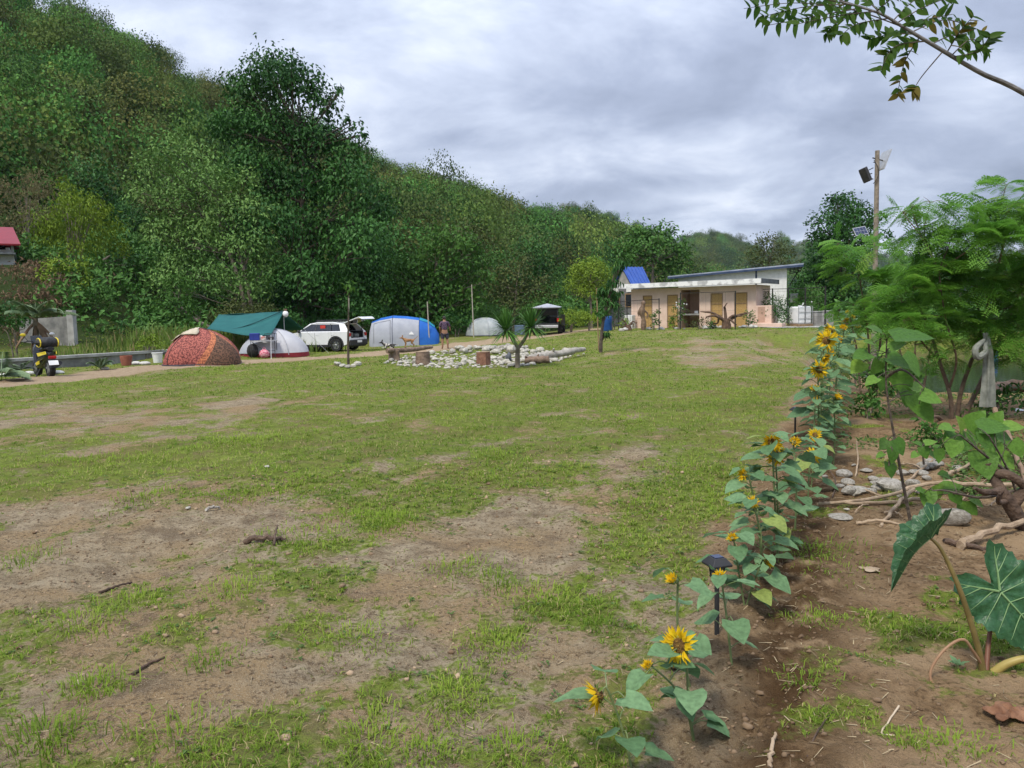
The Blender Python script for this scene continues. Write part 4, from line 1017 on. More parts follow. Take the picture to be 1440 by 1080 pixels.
# -- low concrete wall under the bank, and the canal wall along the track
a_, b_ = onground(at(28, 468, 36)), onground(at(97, 466, 35)); a_[2] = b_[2] = min(a_[2], b_[2]) - .3
zt = at(60, 441, 35.5)[2]
cw = empty('concrete_wall', a_, 'short grey concrete wall under the brown bank beside the palm', 'wall')
e_ = (b_ - a_)
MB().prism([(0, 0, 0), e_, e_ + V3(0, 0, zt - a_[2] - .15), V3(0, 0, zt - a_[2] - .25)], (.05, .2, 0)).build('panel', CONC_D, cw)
MB().box(e_ + V3(.1, .1, (zt - a_[2]) / 2 + .05), (.28, .3, zt - a_[2] + .15)).build('end_post', CONC, cw)
c0, c1, c2 = onground(at(-260, 510, 20)), onground(at(2, 508, 26.4)), onground(at(300, 500, 33.6)); c3 = onground(at(470, 488, 46))
cn = empty('canal_wall', c0, 'low grey concrete canal wall with a pale flat top beside the track', 'wall')
wl_, cp_ = MB(), MB()
for p, q in ((c0, c1), (c1, c2), (c2, c3)):
    p = p - c0; q = q - c0; n_ = nrm(np.cross(q - p, V3(0, 0, 1))); p[2] = min(p[2], 0) - .25; q[2] = p[2]
    q = q + nrm(q - p) * .002
    wl_.prism([p, q, q + V3(0, 0, .56), p + V3(0, 0, .56)], -n_ * .22); p2, q2 = p + V3(0, 0, .56) + n_ * .06, q + V3(0, 0, .56) + n_ * .06
    cp_.prism([p2, q2, q2 + V3(0, 0, .10), p2 + V3(0, 0, .10)], -n_ * .46)
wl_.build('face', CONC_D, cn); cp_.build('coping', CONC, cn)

# -- wire fence in front of the washrooms and right of them
def fence_run(pts, H, label, name='wire_fence', wires=4, pw=.05, every=None):
    o = empty(name, pts[0], label, 'fence'); pts = [np.asarray(p) - pts[0] for p in pts]
    for p in pts: MB().bar(p - V3(0, 0, .15), p + V3(0, 0, H), pw).build('post', BLACKM, o)
    ra = MB()
    for p, q in zip(pts[:-1], pts[1:]): ra.bar(p + V3(0, 0, H - .04), q + V3(0, 0, H - .04), .03)
    ra.build('top_rail', BLACKM, o)
    wr = MB()
    for p, q in zip(pts[:-1], pts[1:]):
        for k in range(wires): wr.bar(p + V3(0, 0, H * (k + .5) / wires), q + V3(0, 0, H * (k + .5) / wires), .008)
        L_ = np.linalg.norm(q - p)
        for k in range(1, int(L_ / .35)): wr.bar(p + (q - p) * k * .35 / L_ + V3(0, 0, .05), p + (q - p) * k * .35 / L_ + V3(0, 0, H - .05), .006)
    wr.build('wire_mesh', RUSTY, o)
    return o
fence_run([onground(at(u, 466, D)) for u, D in ((852, 47.5), (870, 46.0), (882, 45), (927, 42.2))], 1.72, 'thin dark wire fence left of the washroom doors')
fence_run([onground(at(u, 466, D)) for u, D in ((957, 41.8), (1034, 40.2))], 2.0, 'dark post and single wire across the washroom front', wires=1)
fence_run([onground(at(u, 460, D)) for u, D in ((1066, 44.5), (1086, 43.8), (1108, 43), (1132, 42.2), (1160, 41.5))], 2.15, 'wire mesh fence right of the washrooms before the white tank', wires=6, pw=.06)

# -- pole with the solar lights
pb = onground(at(1229, 486, 24)); POLE = at(1227.5, 212, 24)
pl = empty('solar_light_pole', pb, 'tall weathered wooden pole carrying solar lights above the feathery bush', 'light pole')
ph = POLE[2] - pb[2]
q_ = lambda u, v, dy=0: at(u, v, 24 + dy) - pb
MB().tube(bez([(0, 0, -.3), (-.01, 0, ph * .5), (-.02, 0, ph)], 10), np.linspace(.085, .065, 10), 10).build('post', mat('grey_wood', (0.17, 0.14, 0.105), (0.30, 0.255, 0.20), 7, .9, bump=.5), pl, smooth=True)
lampR = np.array(Matrix.Rotation(math.radians(-24), 3, 'Y') @ Matrix.Rotation(math.radians(-40), 3, 'Z'))
c = q_(1217, 246, -.1); fl = MB().box(c, (.20, .30, .44), R=lampR).build('floodlight', BLACKM, pl, bevel=.015)
MB().box(c + lampR @ V3(-.105, 0, 0), (.012, .24, .36), R=lampR).build('lens', mat('lamp_lens', (0.35, 0.36, 0.36), (0.42, 0.42, 0.42), 6, .3), fl)
MB().bar(c, q_(1226, 244), .03).bar(q_(1222, 239), q_(1228, 236), .025).bar(q_(1222, 250), q_(1228, 252), .025).build('floodlight_bracket', BLACKM, pl)
SOLAR = mat('solar_cells', (0.02, 0.03, 0.075), (0.035, 0.05, 0.11), 4, .15, spec=.6); ALU = mat('aluminium', (0.45, 0.46, 0.47), (0.56, 0.57, 0.58), 10, .4, metal=.5)
sR = np.array(Matrix.Rotation(math.radians(-70), 3, 'Y') @ Matrix.Rotation(math.radians(180), 3, 'X')); c = q_(1242, 226, .0)
sp_ = MB().box(c, (.62, .60, .03), R=sR).build('upper_solar_panel', ALU, pl); MB().box(c + sR @ V3(0, 0, .018), (.56, .54, .012), R=sR).build('cells', SOLAR, sp_)
MB().bar(q_(1227, 222), c, .03).bar(q_(1228, 228), q_(1236, 230), .02).tube(bez([q_(1229, 225), q_(1236, 240, -.1), q_(1232, 254, -.1), q_(1228, 258)], 10), .012, 5).build('panel_bracket', BLACKM, pl)
c = q_(1210, 325, -.15); sR = np.array(Matrix.Rotation(math.radians(12), 3, 'Z') @ Matrix.Rotation(math.radians(-9), 3, 'Y') @ Matrix.Rotation(math.radians(62), 3, 'X'))
sp_ = MB().box(c, (.44, .28, .025), R=sR).build('lower_solar_panel', ALU, pl); cl_ = MB()
for i in range(4):
    for j in range(2): cl_.box(c + sR @ V3(-.155 + .103 * i, -.063 + .126 * j, .013), (.094, .115, .008), R=sR)
cl_.build('cells', SOLAR, sp_); MB().bar(c + V3(.1, .05, 0), q_(1226, 330), .025).build('lower_bracket', BLACKM, pl)
# thin stakes among the tents
for (u, vb, vt, D, lb) in ((666, 462, 400, 49, 'tall thin pale pole standing right of the person'), (603, 452, 424, 45, 'short pale stake rising behind the blue tent'), (842, 493, 405, 28.6, 'thin bamboo stake tied beside the drooping tree')):
    p = onground(at(u, vb, D)); h = at(u, vt, D)[2] - p[2]; st = empty('pole' if u != 842 else 'bamboo_stake', p, lb, 'pole')
    MB().tube([(0, 0, -.1), (-.03, 0, h * .5), (-.05, 0, h)], [.04, .035, .028] if u != 842 else [.022, .022, .018], 7).build('shaft', WOOD if u == 842 else mat('pale_pole', (0.34, 0.31, 0.25), (0.45, 0.41, 0.34), 8, .8), st, smooth=True)

# -- yard clutter before and right of the washrooms
tk = onground(at(1125, 455, 42.6)); 
t = empty('water_tank', tk, 'white square plastic tank in a cage right of the washrooms', 'tank', .3)
MB().box((0, 0, .62), (.85, .85, .95)).build('tank_body', WHITE_P, t, bevel=.08); cg = MB()
for x_ in (-.45, 0, .45):
    for y_ in (-.45, .45): cg.bar((x_, y_, .1), (x_, y_, 1.12), .025)
for z_ in (.15, .45, .8, 1.12): cg.bar((-.45, -.45, z_), (.45, -.45, z_), .02); cg.bar((.45, -.45, z_), (.45, .45, z_), .02)
cg.build('cage', ALU, t); MB().box((0, 0, .07), (.95, .95, .14)).build('pallet', WOOD, t)
MB().lathe([(.0, 1.09), (.12, 1.09), (.12, 1.16), (.0, 1.16)], (0, 0, 0), 12).build('cap', WHITE_P, t)
for q, (u, D, lb) in enumerate(((1150, 42.5, 'grey concrete block low wall piece left of its twin beyond the tank'), (1164, 41.8, 'grey concrete block low wall piece nearest the yellow sunflowers'))):
    p = onground(at(u, 455, D)); o = MB().box((0, 0, .38), (.5, .35, .8)).box((0, 0, .81), (.56, .41, .07)).build('concrete_block', CONC, bevel=.02); o.location = Vector(p); o.rotation_euler = (0, 0, .3 - q * .1); tag(o, lb, 'block')
ap = [onground(at(u, v, D)) for u, v, D in ((1066, 462, 41.6), (1160, 459, 39.5), (1168, 456, 42.5), (1080, 457, 44.2))]
nx = 14; grid = [ap[0] * (1 - a) * (1 - b_) + ap[1] * a * (1 - b_) + ap[2] * a * b_ + ap[3] * (1 - a) * b_ for b_ in np.linspace(0, 1, 6) for a in np.linspace(0, 1, nx)]
grid = [onground(p, .03) for p in grid]
o = mesh_np('concrete_apron', grid, [(j * nx + i, j * nx + i + 1, (j + 1) * nx + i + 1, (j + 1) * nx + i) for j in range(5) for i in range(nx - 1)], CONC); tag(o, kind='structure')
# driftwood ornaments
def stump_wood(name, base, label, S, arms, seed, m=None):
    r_ = np.random.default_rng(seed); mb = MB(); mb.tube([(0, 0, -.1), (.02, 0, .18 * S), (0, .02, .42 * S)], [.22 * S, .2 * S, .13 * S], 8)
    for a in arms:
        e_ = V3(*a) * S; mb.tube(bez([(0, 0, .28 * S), e_ * .45 + V3(0, 0, .34 * S) + r_.normal(0, .07, 3), e_ * .8 + V3(0, 0, .12 * S) + r_.normal(0, .08, 3), e_], 10), np.linspace(.075, .018, 10) * S, 6)
    o = mb.build(name, m or bpy.data.materials.get('dark_driftwood') or mat('dark_driftwood', (0.07, 0.042, 0.028), (0.15, 0.095, 0.062), 8, .9, bump=.4), smooth=True); o.location = Vector(base); return tag(o, label, 'driftwood')
stump_wood('driftwood_stump', onground(at(1021, 463, 41)), 'big forked brown driftwood stump standing before the washroom doors', 1.25, [(-1.1, 0, .75), (-.55, .1, .25), (.05, 0, 1.1), (.7, 0, .55), (1.05, .1, .65), (.4, -.2, .15), (-.9, -.1, .45)], 5)
stump_wood('driftwood_root', onground(at(884, 468, 43.5)), 'small forked driftwood root left of the first washroom door', .8, [(-.5, 0, .7), (.6, 0, .6), (.3, 0, .2), (-.4, 0, .15)], 6)
p = onground(at(904, 467, 42.6)); mb = MB(); mb.tube(bez([(0, 0, -.1), (.05, 0, .5), (-.06, 0, 1.0), (.04, 0, 1.45), (0, 0, 1.62)], 14), [.09, .12, .16, .14, .1, .12, .17, .19, .14, .1, .13, .12, .08, .03], 8)
mb.tube(bez([(.05, 0, 1.1), (.28, 0, .9), (.22, 0, .62)], 6), [.06, .06, .05, .05, .04, .02], 6); mb.tube(bez([(-.05, 0, 1.2), (-.25, 0, 1.0), (-.2, 0, .75)], 6), [.06, .05, .05, .04, .04, .02], 6)
o = mb.build('driftwood_figure', mat('driftwood_brown', (0.12, 0.075, 0.05), (0.23, 0.16, 0.11), 8, .9), smooth=True); o.location = Vector(p); tag(o, 'upright knobbly driftwood post shaped like a figure by the fence', 'driftwood')
# shrubs along the washrooms
for q, (u, D, R, H, m_, lb, fl) in enumerate(((921, 42.6, .28, 1.0, 'mid', 'slim leafy shrub between the two left washroom doors', 0), (956, 42.0, .36, 1.5, 'bright', 'shrub with white blossoms before the open washroom bay', 1),
    (864, 46.5, .55, 1.3, 'dark', 'dark broad leaved plant at the left end of the wire fence', 0), (878, 44, .35, .55, 'yellow', 'low grassy plant beside the driftwood root', 0), (1052, 42.0, .30, .75, 'mid', 'small shrub before the right washroom corner', 0),
    (1093, 43.0, .62, 1.6, 'dark', 'dark bushy shrub behind the mesh fence', 0), (1080, 44.2, .3, 1.9, 'olive', 'thin tall shrub at the left end of the mesh fence', 0), (1137, 43.3, .45, 1.2, 'bright', 'pale green shrub right of the white tank', 1),
    (985, 42.0, .4, .45, 'olive', 'low brownish ground plant before the washroom sink', 0), (1112, 43.8, .4, .8, 'olive', 'grey green shrub left of the white tank', 0), (948, 42.3, .25, .6, 'yellow', 'small yellow green plant under the second washroom door', 0), (1004, 41.6, .3, .35, 'mid', 'low green plant left of the big driftwood stump', 0))):
    p = onground(at(u, 464, D)); r_ = np.random.default_rng(700 + q)
    lo_ = [(p + V3(r_.normal(0, R * .5), r_.normal(0, R * .4), H * f), R * r_.uniform(.45, .75)) for f in np.linspace(.25, .95, 4 + int(H * 2))]
    o = grow('shrub', lb, 'shrub', p, lo_, .11, m=m_, k=2.0, trunk=.025, seed=710 + q, stems=3, topf=.8)
    if fl:
        mb = MB()
        for _ in range(9): mb.ball(lo_[-1][0] - p + rdir(1, r_)[0] * R * .8, .045, 6, 4)
        mb.build('blossom', WHITE_P, o)
r_ = np.random.default_rng(31)
for q in range(26):
    u = r_.uniform(868, 1066); p = onground(at(u, 466, np.interp(u, [868, 1066], [43.6, 41.2]) + r_.normal(0, .25))); s_ = r_.uniform(.08, .2)
    o = MB().ball((0, 0, s_ * .4), (s_, s_ * .8, s_ * .6), 8, 6, wob=.14).build('white_stone', mat('pale_stone', (0.34, 0.325, 0.29), (0.56, 0.54, 0.50), 6, .85, bump=.3) if q == 0 else bpy.data.materials['pale_stone'], smooth=True)
    o.location = Vector(p); o.rotation_euler = (0, 0, r_.uniform(0, 6)); tag(o, 'pale stone edging the planting strip before the washrooms', 'stone', 'stones along the washroom strip')
STONE = bpy.data.materials['pale_stone']

# ================================================================== CAMP: VEHICLES, TENTS, PEOPLE
def axes(front):
    f = nrm(V3(front[0], front[1], 0)); return math.atan2(f[1], f[0])
CARW = mat('white_car_paint', (0.72, 0.73, 0.74), (0.78, 0.79, 0.80), 2, .25, coat=.6)
CLAD = mat('black_cladding', (0.018, 0.018, 0.02), (0.03, 0.03, 0.032), 12, .6)
RIM = mat('alloy_rim', (0.42, 0.43, 0.44), (0.55, 0.55, 0.56), 10, .3, metal=.8)
TAIL = mat('tail_light', (0.35, 0.012, 0.012), (0.45, 0.02, 0.02), 8, .2)
CABIN = mat('dark_cabin', (0.012, 0.012, 0.014), (0.03, 0.03, 0.032), 6, .8)
def wheel(parent, c, r, w):
    t = MB().lathe([(r * .62, -w / 2), (r * .93, -w / 2), (r, -w * .33), (r, w * .33), (r * .93, w / 2), (r * .62, w / 2)], (0, 0, 0), 28).build('tyre', RUB, None, smooth=True)
    root = bpy.data.objects.new('wheel', t.data); bpy.data.objects.remove(t); C.objects.link(root); root.parent = parent
    root.location = Vector(c); root.rotation_euler = (math.pi / 2, 0, 0)
    m = MB().lathe([(0, -w * .36), (r * .64, -w * .36), (r * .64, w * .30), (r * .58, w * .30), (r * .55, w * .1), (0, w * .1)], (0, 0, 0), 24)
    for k in range(5):
        a = k * 2 * math.pi / 5
        for da in (-.13, .13): m.bar((.05 * math.cos(a), .05 * math.sin(a), w * .36), (r * .6 * math.cos(a + da), r * .6 * math.sin(a + da), w * .36), .035, .03)
        for sg in (-1,): m.bar((.05 * math.cos(a), .05 * math.sin(a), -w * .4), (r * .6 * math.cos(a), r * .6 * math.sin(a), -w * .4), .06, .03)
    m.ball((0, 0, w * .36), (.06, .06, .03), 10, 6)
    m.build('rim', RIM, root, smooth=True); return root
# -- white crossover: local x forward, y to its left (the side we see)
rw = G(474, 494.5); hd = V3(-.945, .327, 0); ca = axes(hd)
cx = rw[:2] + hd[:2] * 1.27 - np.array([-hd[1], hd[0]]) * .80        # centre of the car, from its rear left wheel
car = empty('white_car', V3(cx[0], cx[1], float(gz0(*cx))), 'white crossover car with raised tailgate and roof rack', 'car', ca)
car.location.z = float(rw[2]) - .0
Wd = .89
prof = [(2.12, .42), (2.10, .66), (1.98, .80), (1.55, .93), (1.02, 1.00), (.6, 1.02), (-.5, 1.02), (-1.35, 1.03)]
def wheel_arc(xc, r=.40, z0=.26, n=9):
    return [(xc + r * math.cos(a), max(z0, .34 + r * math.sin(a))) for a in np.linspace(math.pi + .22, -.22, n)]
low = [(-1.35, .26)] + wheel_arc(1.30) + [(1.95, .26), (2.12, .30)]
fr = [(-1.34, .27)]
poly = [(-.85, .26)] + [(x, z) for x, z in wheel_arc(1.31)] + [(1.97, .26)] + prof[:-1] + [(-.85, 1.03)]
def side_solid(mb, poly, y0, y1, inset=.0):
    mb.prism([(x, y0, z) for x, z in poly], (0, y1 - y0, 0))
b = MB(); side_solid(b, poly, -Wd, Wd)
rear = [(-.85, .26)] + [(x, z) for x, z in wheel_arc(-1.27)][::-1] 
arc = wheel_arc(-1.27)[::-1]
rp_ = [(-.852, 1.03), (-.852, .26)] + arc + [(-1.72, .30), (-2.02, .40), (-2.08, .62), (-2.0, 1.03)]
for s in (-1, 1): side_solid(b, rp_, s * (Wd - .22), s * Wd)
b.box((-1.45, 0, .54), (1.15, 1.34, .28)); 
body = b.build('body', CARW, car, bevel=.03)
# roof, pillars and glass
RH = 1.50
def gx_(x0, x1, z0, z1, s, y0=.87, y1=.66): return [(x0, s * y0, z0), (x1, s * y0, z0)]
rb = MB()
rb.loft([np.array([(.35, -.62, RH - .07), (.35, .62, RH - .07), (.30, .62, RH - .03), (.30, -.62, RH - .03)]), np.array([(-.1, -.66, RH - .02), (-.1, .66, RH - .02), (-.1, .64, RH + .03), (-.1, -.64, RH + .03)]),
         np.array([(-1.0, -.66, RH - .03), (-1.0, .66, RH - .03), (-1.0, .64, RH + .02), (-1.0, -.64, RH + .02)]), np.array([(-1.66, -.62, RH - .12), (-1.66, .62, RH - .12), (-1.66, .60, RH - .07), (-1.66, -.60, RH - .07)])])
for s in (-1, 1):
    y0, y1 = s * .86, s * .645
    for (xa, xb, xc, xd) in ((1.05, .93, .36, .26), (-1.55, -2.02, -1.68, -1.34)):          # A and D pillars
        rb.prism([(xa, y0, 1.0), (xb, y0, 1.0), (xc, y1, RH - .05 if xa > 0 else RH - .10), (xd, y1, RH - .05)], (0, -s * .07, 0))
    rb.prism([(1.05, y0, 1.0), (-2.0, y0, 1.0), (-2.0, y0 - s * .015, 1.05), (1.0, y0 - s * .015, 1.05)], (0, -s * .08, 0))
    rb.prism([(.36, y1, RH - .09), (-1.6, y1, RH - .12), (-1.6, y1, RH - .05), (.30, y1, RH - .03)], (0, -s * .08, 0))
rb.build('roof', CARW, car, bevel=.012)
for s in (-1, 1):
    y0, y1 = s * .835, s * .64
    for nm, q4 in (('front_window', (.93, .0, -.02, .28)), ('rear_window', (-.06, -.98, -.90, -.05)), ('quarter_window', (-1.02, -1.52, -1.30, -.95))):
        xa, xb, xc, xd = q4
        MB().prism([(xa, y0, 1.05), (xb, y0, 1.05), (xc, y1, RH - .11), (xd, y1, RH - .10)], (0, -s * .02, 0)).build(nm, DARK_GLASS, car)
    MB().prism([(-.0, y0 + s * .004, 1.05), (-.06, y0 + s * .004, 1.05), (-.05, y1 + s * .004, RH - .1), (-.02, y1 + s * .004, RH - .1)], (0, -s * .03, 0)).build('pillar', CLAD, car)
    MB().ball((.86, s * .98, 1.06), (.08, .11, .075), 10, 6).bar((.84, s * .86, 1.02), (.85, s * .95, 1.04), .04).build('mirror', CLAD, car, smooth=True)
    for xh in (-.18, -1.12): MB().box((xh + .02, s * .895, .88), (.17, .02, .028)).build('door_handle', CARW, car, bevel=.006)
    sm = MB()
    for x_ in (-.03, .92, -1.02): sm.box((x_, s * .8905, .70), (.012, .004, .58))
    sm.build('door_seam', CLAD, car)
    cl = MB()
    for xc in (1.31, -1.27):
        a = np.linspace(math.pi + .2, -.2, 12); ring = []
        for k in range(11):
            p = [(xc + rr * math.cos(t), .34 + rr * math.sin(t)) for rr, t in ((.39, a[k]), (.39, a[k + 1]), (.475, a[k + 1]), (.475, a[k]))]
            cl.prism([(x, s * .87, z) for x, z in p], (0, s * .035, 0))
    cl.box((.02, s * .885, .30), (1.75, .04, .13)).build('wheel_arch_trim', CLAD, car)
MB().box((-.45, .66, 1.22), (.3, .03, .24)).build('red_cloth', mat('red_cloth', (0.50, 0.03, 0.025), (0.60, 0.06, 0.04), 9, .8), car)
bpy.data.objects['red_cloth'].location = Vector((.0, .075, .02)); bpy.data.objects['red_cloth'].rotation_euler = (math.radians(24) * 0, 0, 0)
MB().prism([(1.02, -.78, 1.02), (1.02, .78, 1.02), (.37, .6, RH - .06), (.37, -.6, RH - .06)], (.02, 0, .01)).build('windscreen', DARK_GLASS, car)
MB().box((2.09, 0, .43), (.10, 1.55, .3)).build('front_bumper', CLAD, car, bevel=.04)
for s in (-1, 1): MB().box((2.0, s * .66, .72), (.18, .34, .1)).build('headlight', ALU, car, bevel=.03)
MB().box((-2.06, 0, .44), (.18, 1.70, .30)).box((-2.0, 0, .30), (.2, 1.5, .14)).build('rear_bumper', CLAD, car, bevel=.04)
MB().box((-2.157, 0, .50), (.012, .46, .12)).build('number_plate', WHITE_P, car)
for s in (-1, 1): MB().box((-2.02, s * .79, .86), (.12, .19, .18)).build('tail_light', TAIL, car, bevel=.02)
cb = MB().box((-1.4, 0, .70), (1.1, 1.32, .03)).box((-.86, 0, 1.05), (.04, 1.3, .75)).box((-1.45, .655, .87), (1.05, .02, .34)).box((-1.45, -.655, .87), (1.05, .02, .34)); cb.build('cargo_bay', CABIN, car)
lg = MB().box((-1.55, .25, .84), (.5, .5, .25)).box((-1.7, -.3, .80), (.3, .45, .18)).build('luggage', mat('grey_luggage', (0.10, 0.11, 0.11), (0.22, 0.23, 0.22), 7, .8), car, bevel=.05)
tg = MB()
hx, hz = -1.64, RH - .07
o1, o2 = V3(hx, 0, hz), V3(hx - .92, 0, hz + .30)
tg.prism([(o1[0], -.66, o1[2]), (o1[0], .66, o1[2]), (o2[0], .70, o2[2]), (o2[0], -.70, o2[2])], (.02, 0, .04)); tg.prism([(o2[0], -.70, o2[2]), (o2[0], .70, o2[2]), (o2[0] - .16, .66, o2[2] - .10), (o2[0] - .16, -.66, o2[2] - .10)], (.015, 0, .04))
tg = tg.build('tailgate', CARW, car, bevel=.015)
MB().prism([(o1[0] - .08, -.58, o1[2] + .0), (o1[0] - .08, .58, o1[2] + .0), (o2[0] + .3, .58, o2[2] - .12), (o2[0] + .3, -.58, o2[2] - .12)], (0, 0, .02)).build('rear_glass', DARK_GLASS, tg)
for s in (-1, 1): MB().bar((-1.85, s * .70, 1.02), (hx - .42, s * .66, hz + .11), .025).build('gas_strut', BLACKM, car)
rk = MB()
for s in (-.52, .52): rk.bar((.05, s, RH + .10), (-1.35, s, RH + .08), .045)
for x_ in np.linspace(.0, -1.3, 7): rk.bar((x_, -.54, RH + .13), (x_, .54, RH + .13), .045, .03)
for x_ in (.0, -1.3):
    for s in (-.52, .52): rk.bar((x_, s, RH + .0), (x_, s, RH + .12), .05)
rk.build('roof_rack', CLAD, car)
for x_ in (1.31, -1.27):
    for s in (-1, 1): wheel(car, (x_, s * .80, .34), .34, .22).rotation_euler = (math.pi / 2 * -s, 0, 0)
# -- dark off-roader with its back open and a pale awning on top
jb = G(772, 470.5); jp = empty('dark_jeep', V3(jb[0], jb[1], jb[2]), 'dark off-road vehicle seen from behind with open rear', 'car', axes((.14, 1, 0)))
DK = mat('dark_car_paint', (0.022, 0.025, 0.025), (0.035, 0.038, 0.036), 4, .35, coat=.4)
b = MB()
for s in (-1, 1): b.box((-.1, s * .72, .88), (2.6, .14, .62)); b.box((-.35, s * .68, 1.40), (2.0, .10, .42))
b.box((-.1, 0, .66), (2.6, 1.31, .12)).box((-.35, 0, 1.68), (2.1, 1.42, .10)).box((.66, 0, 1.42), (.06, 1.28, .42)).box((1.9, 0, .92), (1.35, 1.30, .50)).box((.9, 0, .95), (.1, 1.29, .5))
b.build('body', DK, jp, bevel=.03)
for s in (-1, 1):
    MB().box((1.75, s * .80, .90), (1.1, .32, .12)).build('front_fender', CLAD, jp, bevel=.03); MB().box((-.75, s * .86, .86), (1.05, .24, .12)).build('rear_fender', CLAD, jp, bevel=.03)
    MB().box((-1.42, s * .71, .95), (.05, .13, .22)).build('tail_light', TAIL, jp, bevel=.01)
    MB().box((-.35, s * .733, 1.42), (1.5, .012, .3)).build('side_window', DARK_GLASS, jp)
    for x_ in (1.55, -.85): wheel(jp, (x_, s * .80, .38), .38, .27).rotation_euler = (math.pi / 2 * -s, 0, 0)
MB().box((-1.50, 0, .55), (.16, 1.45, .17)).build('rear_bumper', ALU, jp, bevel=.02)
MB().box((-.2, 0, .74), (1.9, 1.28, .03)).box((.35, .25, 1.0), (.4, .5, .5)).box((-.6, -.3, .9), (.5, .45, .32)).build('cargo', CABIN, jp, bevel=.02)
rdm = MB(); rdm.prism([(-1.41, -.86, 1.30), (-1.41, -.86, .62), (-2.05, -1.18, .66), (-2.05, -1.18, 1.28)], (.05, -.03, 0)); rd = rdm.build('rear_door', DK, jp, bevel=.02)
AWN = mat('pale_awning', (0.30, 0.31, 0.36), (0.40, 0.41, 0.45), 3, .8)
aw = empty('awning', V3(jb[0], jb[1], jb[2]), 'small peaked pale grey awning over the dark jeep', 'awning', axes((.14, 1, 0)))
am = MB(); pk_ = (-.9, 0, 1.98); cs = [(.2, -.85, 1.76), (.2, .85, 1.76), (-1.70, .9, 1.735), (-1.70, -.9, 1.735)]
for i in range(4): am.prism([pk_, cs[i], cs[(i + 1) % 4]], (0, 0, .03))
am.build('canopy', AWN, aw); MB().bar((-1.68, -.88, 1.725), (-1.68, .88, 1.725), .02).build('edge_rod', ALU, aw)
# -- scooter seen from behind
sb = G(64, 529); sc = empty('scooter', sb, 'black scooter with yellow trim seen from behind, loaded with bags', 'scooter', axes((-1.05, 1, 0)))
BLK = mat('black_gloss', (0.012, 0.012, 0.013), (0.02, 0.02, 0.022), 6, .25, coat=.5); YEL = mat('yellow_trim', (0.65, 0.50, 0.02), (0.72, 0.58, 0.04), 6, .35)
def scw(x_):
    w = wheel(sc, (x_, 0, .27), .27, .15); return w
scw(-.55); scw(.72)
bd = MB(); rings = []
for x_, w_, z0, z1 in ((-.78, .06, .62, .74), (-.62, .15, .50, .82), (-.30, .19, .38, .84), (.0, .18, .28, .76), (.2, .19, .22, .42), (.45, .17, .24, .46), (.58, .15, .30, .95), (.70, .13, .45, 1.0), (.80, .07, .62, .95)):
    rings.append(np.array([(x_, w_ * math.cos(t) * (1 if abs(math.cos(t)) > .3 else 1), (z0 + z1) / 2 + (z1 - z0) / 2 * math.sin(t)) for t in np.linspace(0, 2 * math.pi, 13)[:-1]]))
bd.loft(rings).build('body', BLK, sc, smooth=True)
for s in (-1, 1):
    MB().prism([(-.74, s * .13, .70), (-.2, s * .20, .62), (-.1, s * .20, .72), (-.7, s * .14, .78)], (0, s * .02, 0)).build('side_trim', YEL, sc)
    MB().prism([(-.3, s * .205, .40), (.05, s * .20, .34), (.1, s * .20, .42), (-.3, s * .21, .50)], (0, s * .02, 0)).build('side_trim', YEL, sc)
    MB().tube(bez([(.60, 0, 1.02), (.55, s * .2, 1.08), (.44, s * .36, 1.06)], 6), .017, 6).ball((.42, s * .38, 1.06), (.06, .03, .025), 8, 5).build('handlebar', CLAD, sc, smooth=True)
    mr = MB().bar((.52, s * .25, 1.07), (.50, s * .38, 1.26), .014).build('mirror', CLAD, sc); MB().ball((.48, s * .40, 1.28), (.02, .085, .05), 10, 6).build('mirror_glass', ALU if s < 0 else YEL, mr, smooth=True)
st = MB(); st.loft([np.array([(x_, w_ * math.cos(t), z_ + .06 * math.sin(t)) for t in np.linspace(0, 2 * math.pi, 11)[:-1]]) for x_, w_, z_ in ((-.72, .10, .85), (-.55, .15, .86), (-.2, .16, .83), (.08, .10, .80))]).build('seat', CLAD, sc, smooth=True)
MB().box((-.82, 0, .60), (.05, .22, .09)).build('tail_light', TAIL, sc, bevel=.02)
MB().prism([(-.74, -.10, .58), (-.74, .10, .58), (-.92, .10, .30), (-.92, -.10, .30)], (.02, 0, .012)).build('rear_fender', CLAD, sc)
MB().box((-.90, 0, .44), (.012, .26, .15), R=np.array(Matrix.Rotation(.5, 3, 'Y'))).build('number_plate', WHITE_P, sc)
MB().tube([(-.15, -.17, .26), (-.4, -.19, .30), (-.82, -.20, .42)], [.04, .055, .06], 10).build('exhaust', CLAD, sc, smooth=True)
MB().box((.62, 0, 1.12), (.03, .32, .26), R=np.array(Matrix.Rotation(.35, 3, 'Y'))).build('windshield', DARK_GLASS, sc, bevel=.03)
MB().bar((.0, .12, .25), (-.08, .28, .0), .025).build('kickstand', CLAD, sc)
bg = MB().ball((-.45, .0, 1.04), (.22, .34, .17), 12, 8, wob=.04).build('pack', mat('black_bag', (0.018, 0.018, 0.02), (0.045, 0.045, 0.047), 12, .8), None, smooth=True)
bg.name = 'luggage_bag'; bg.location = sc.location; bg.rotation_euler = sc.rotation_euler; tag(bg, 'black bag with yellow straps on the scooter seat', 'bag')
for y_ in (-.24, .24):
    MB().tube([(-.45 + .225 * math.cos(a), y_, 1.04 + .135 * math.sin(a)) for a in np.linspace(0, 2 * math.pi, 13)], .017, 5).build('strap', YEL, bg)

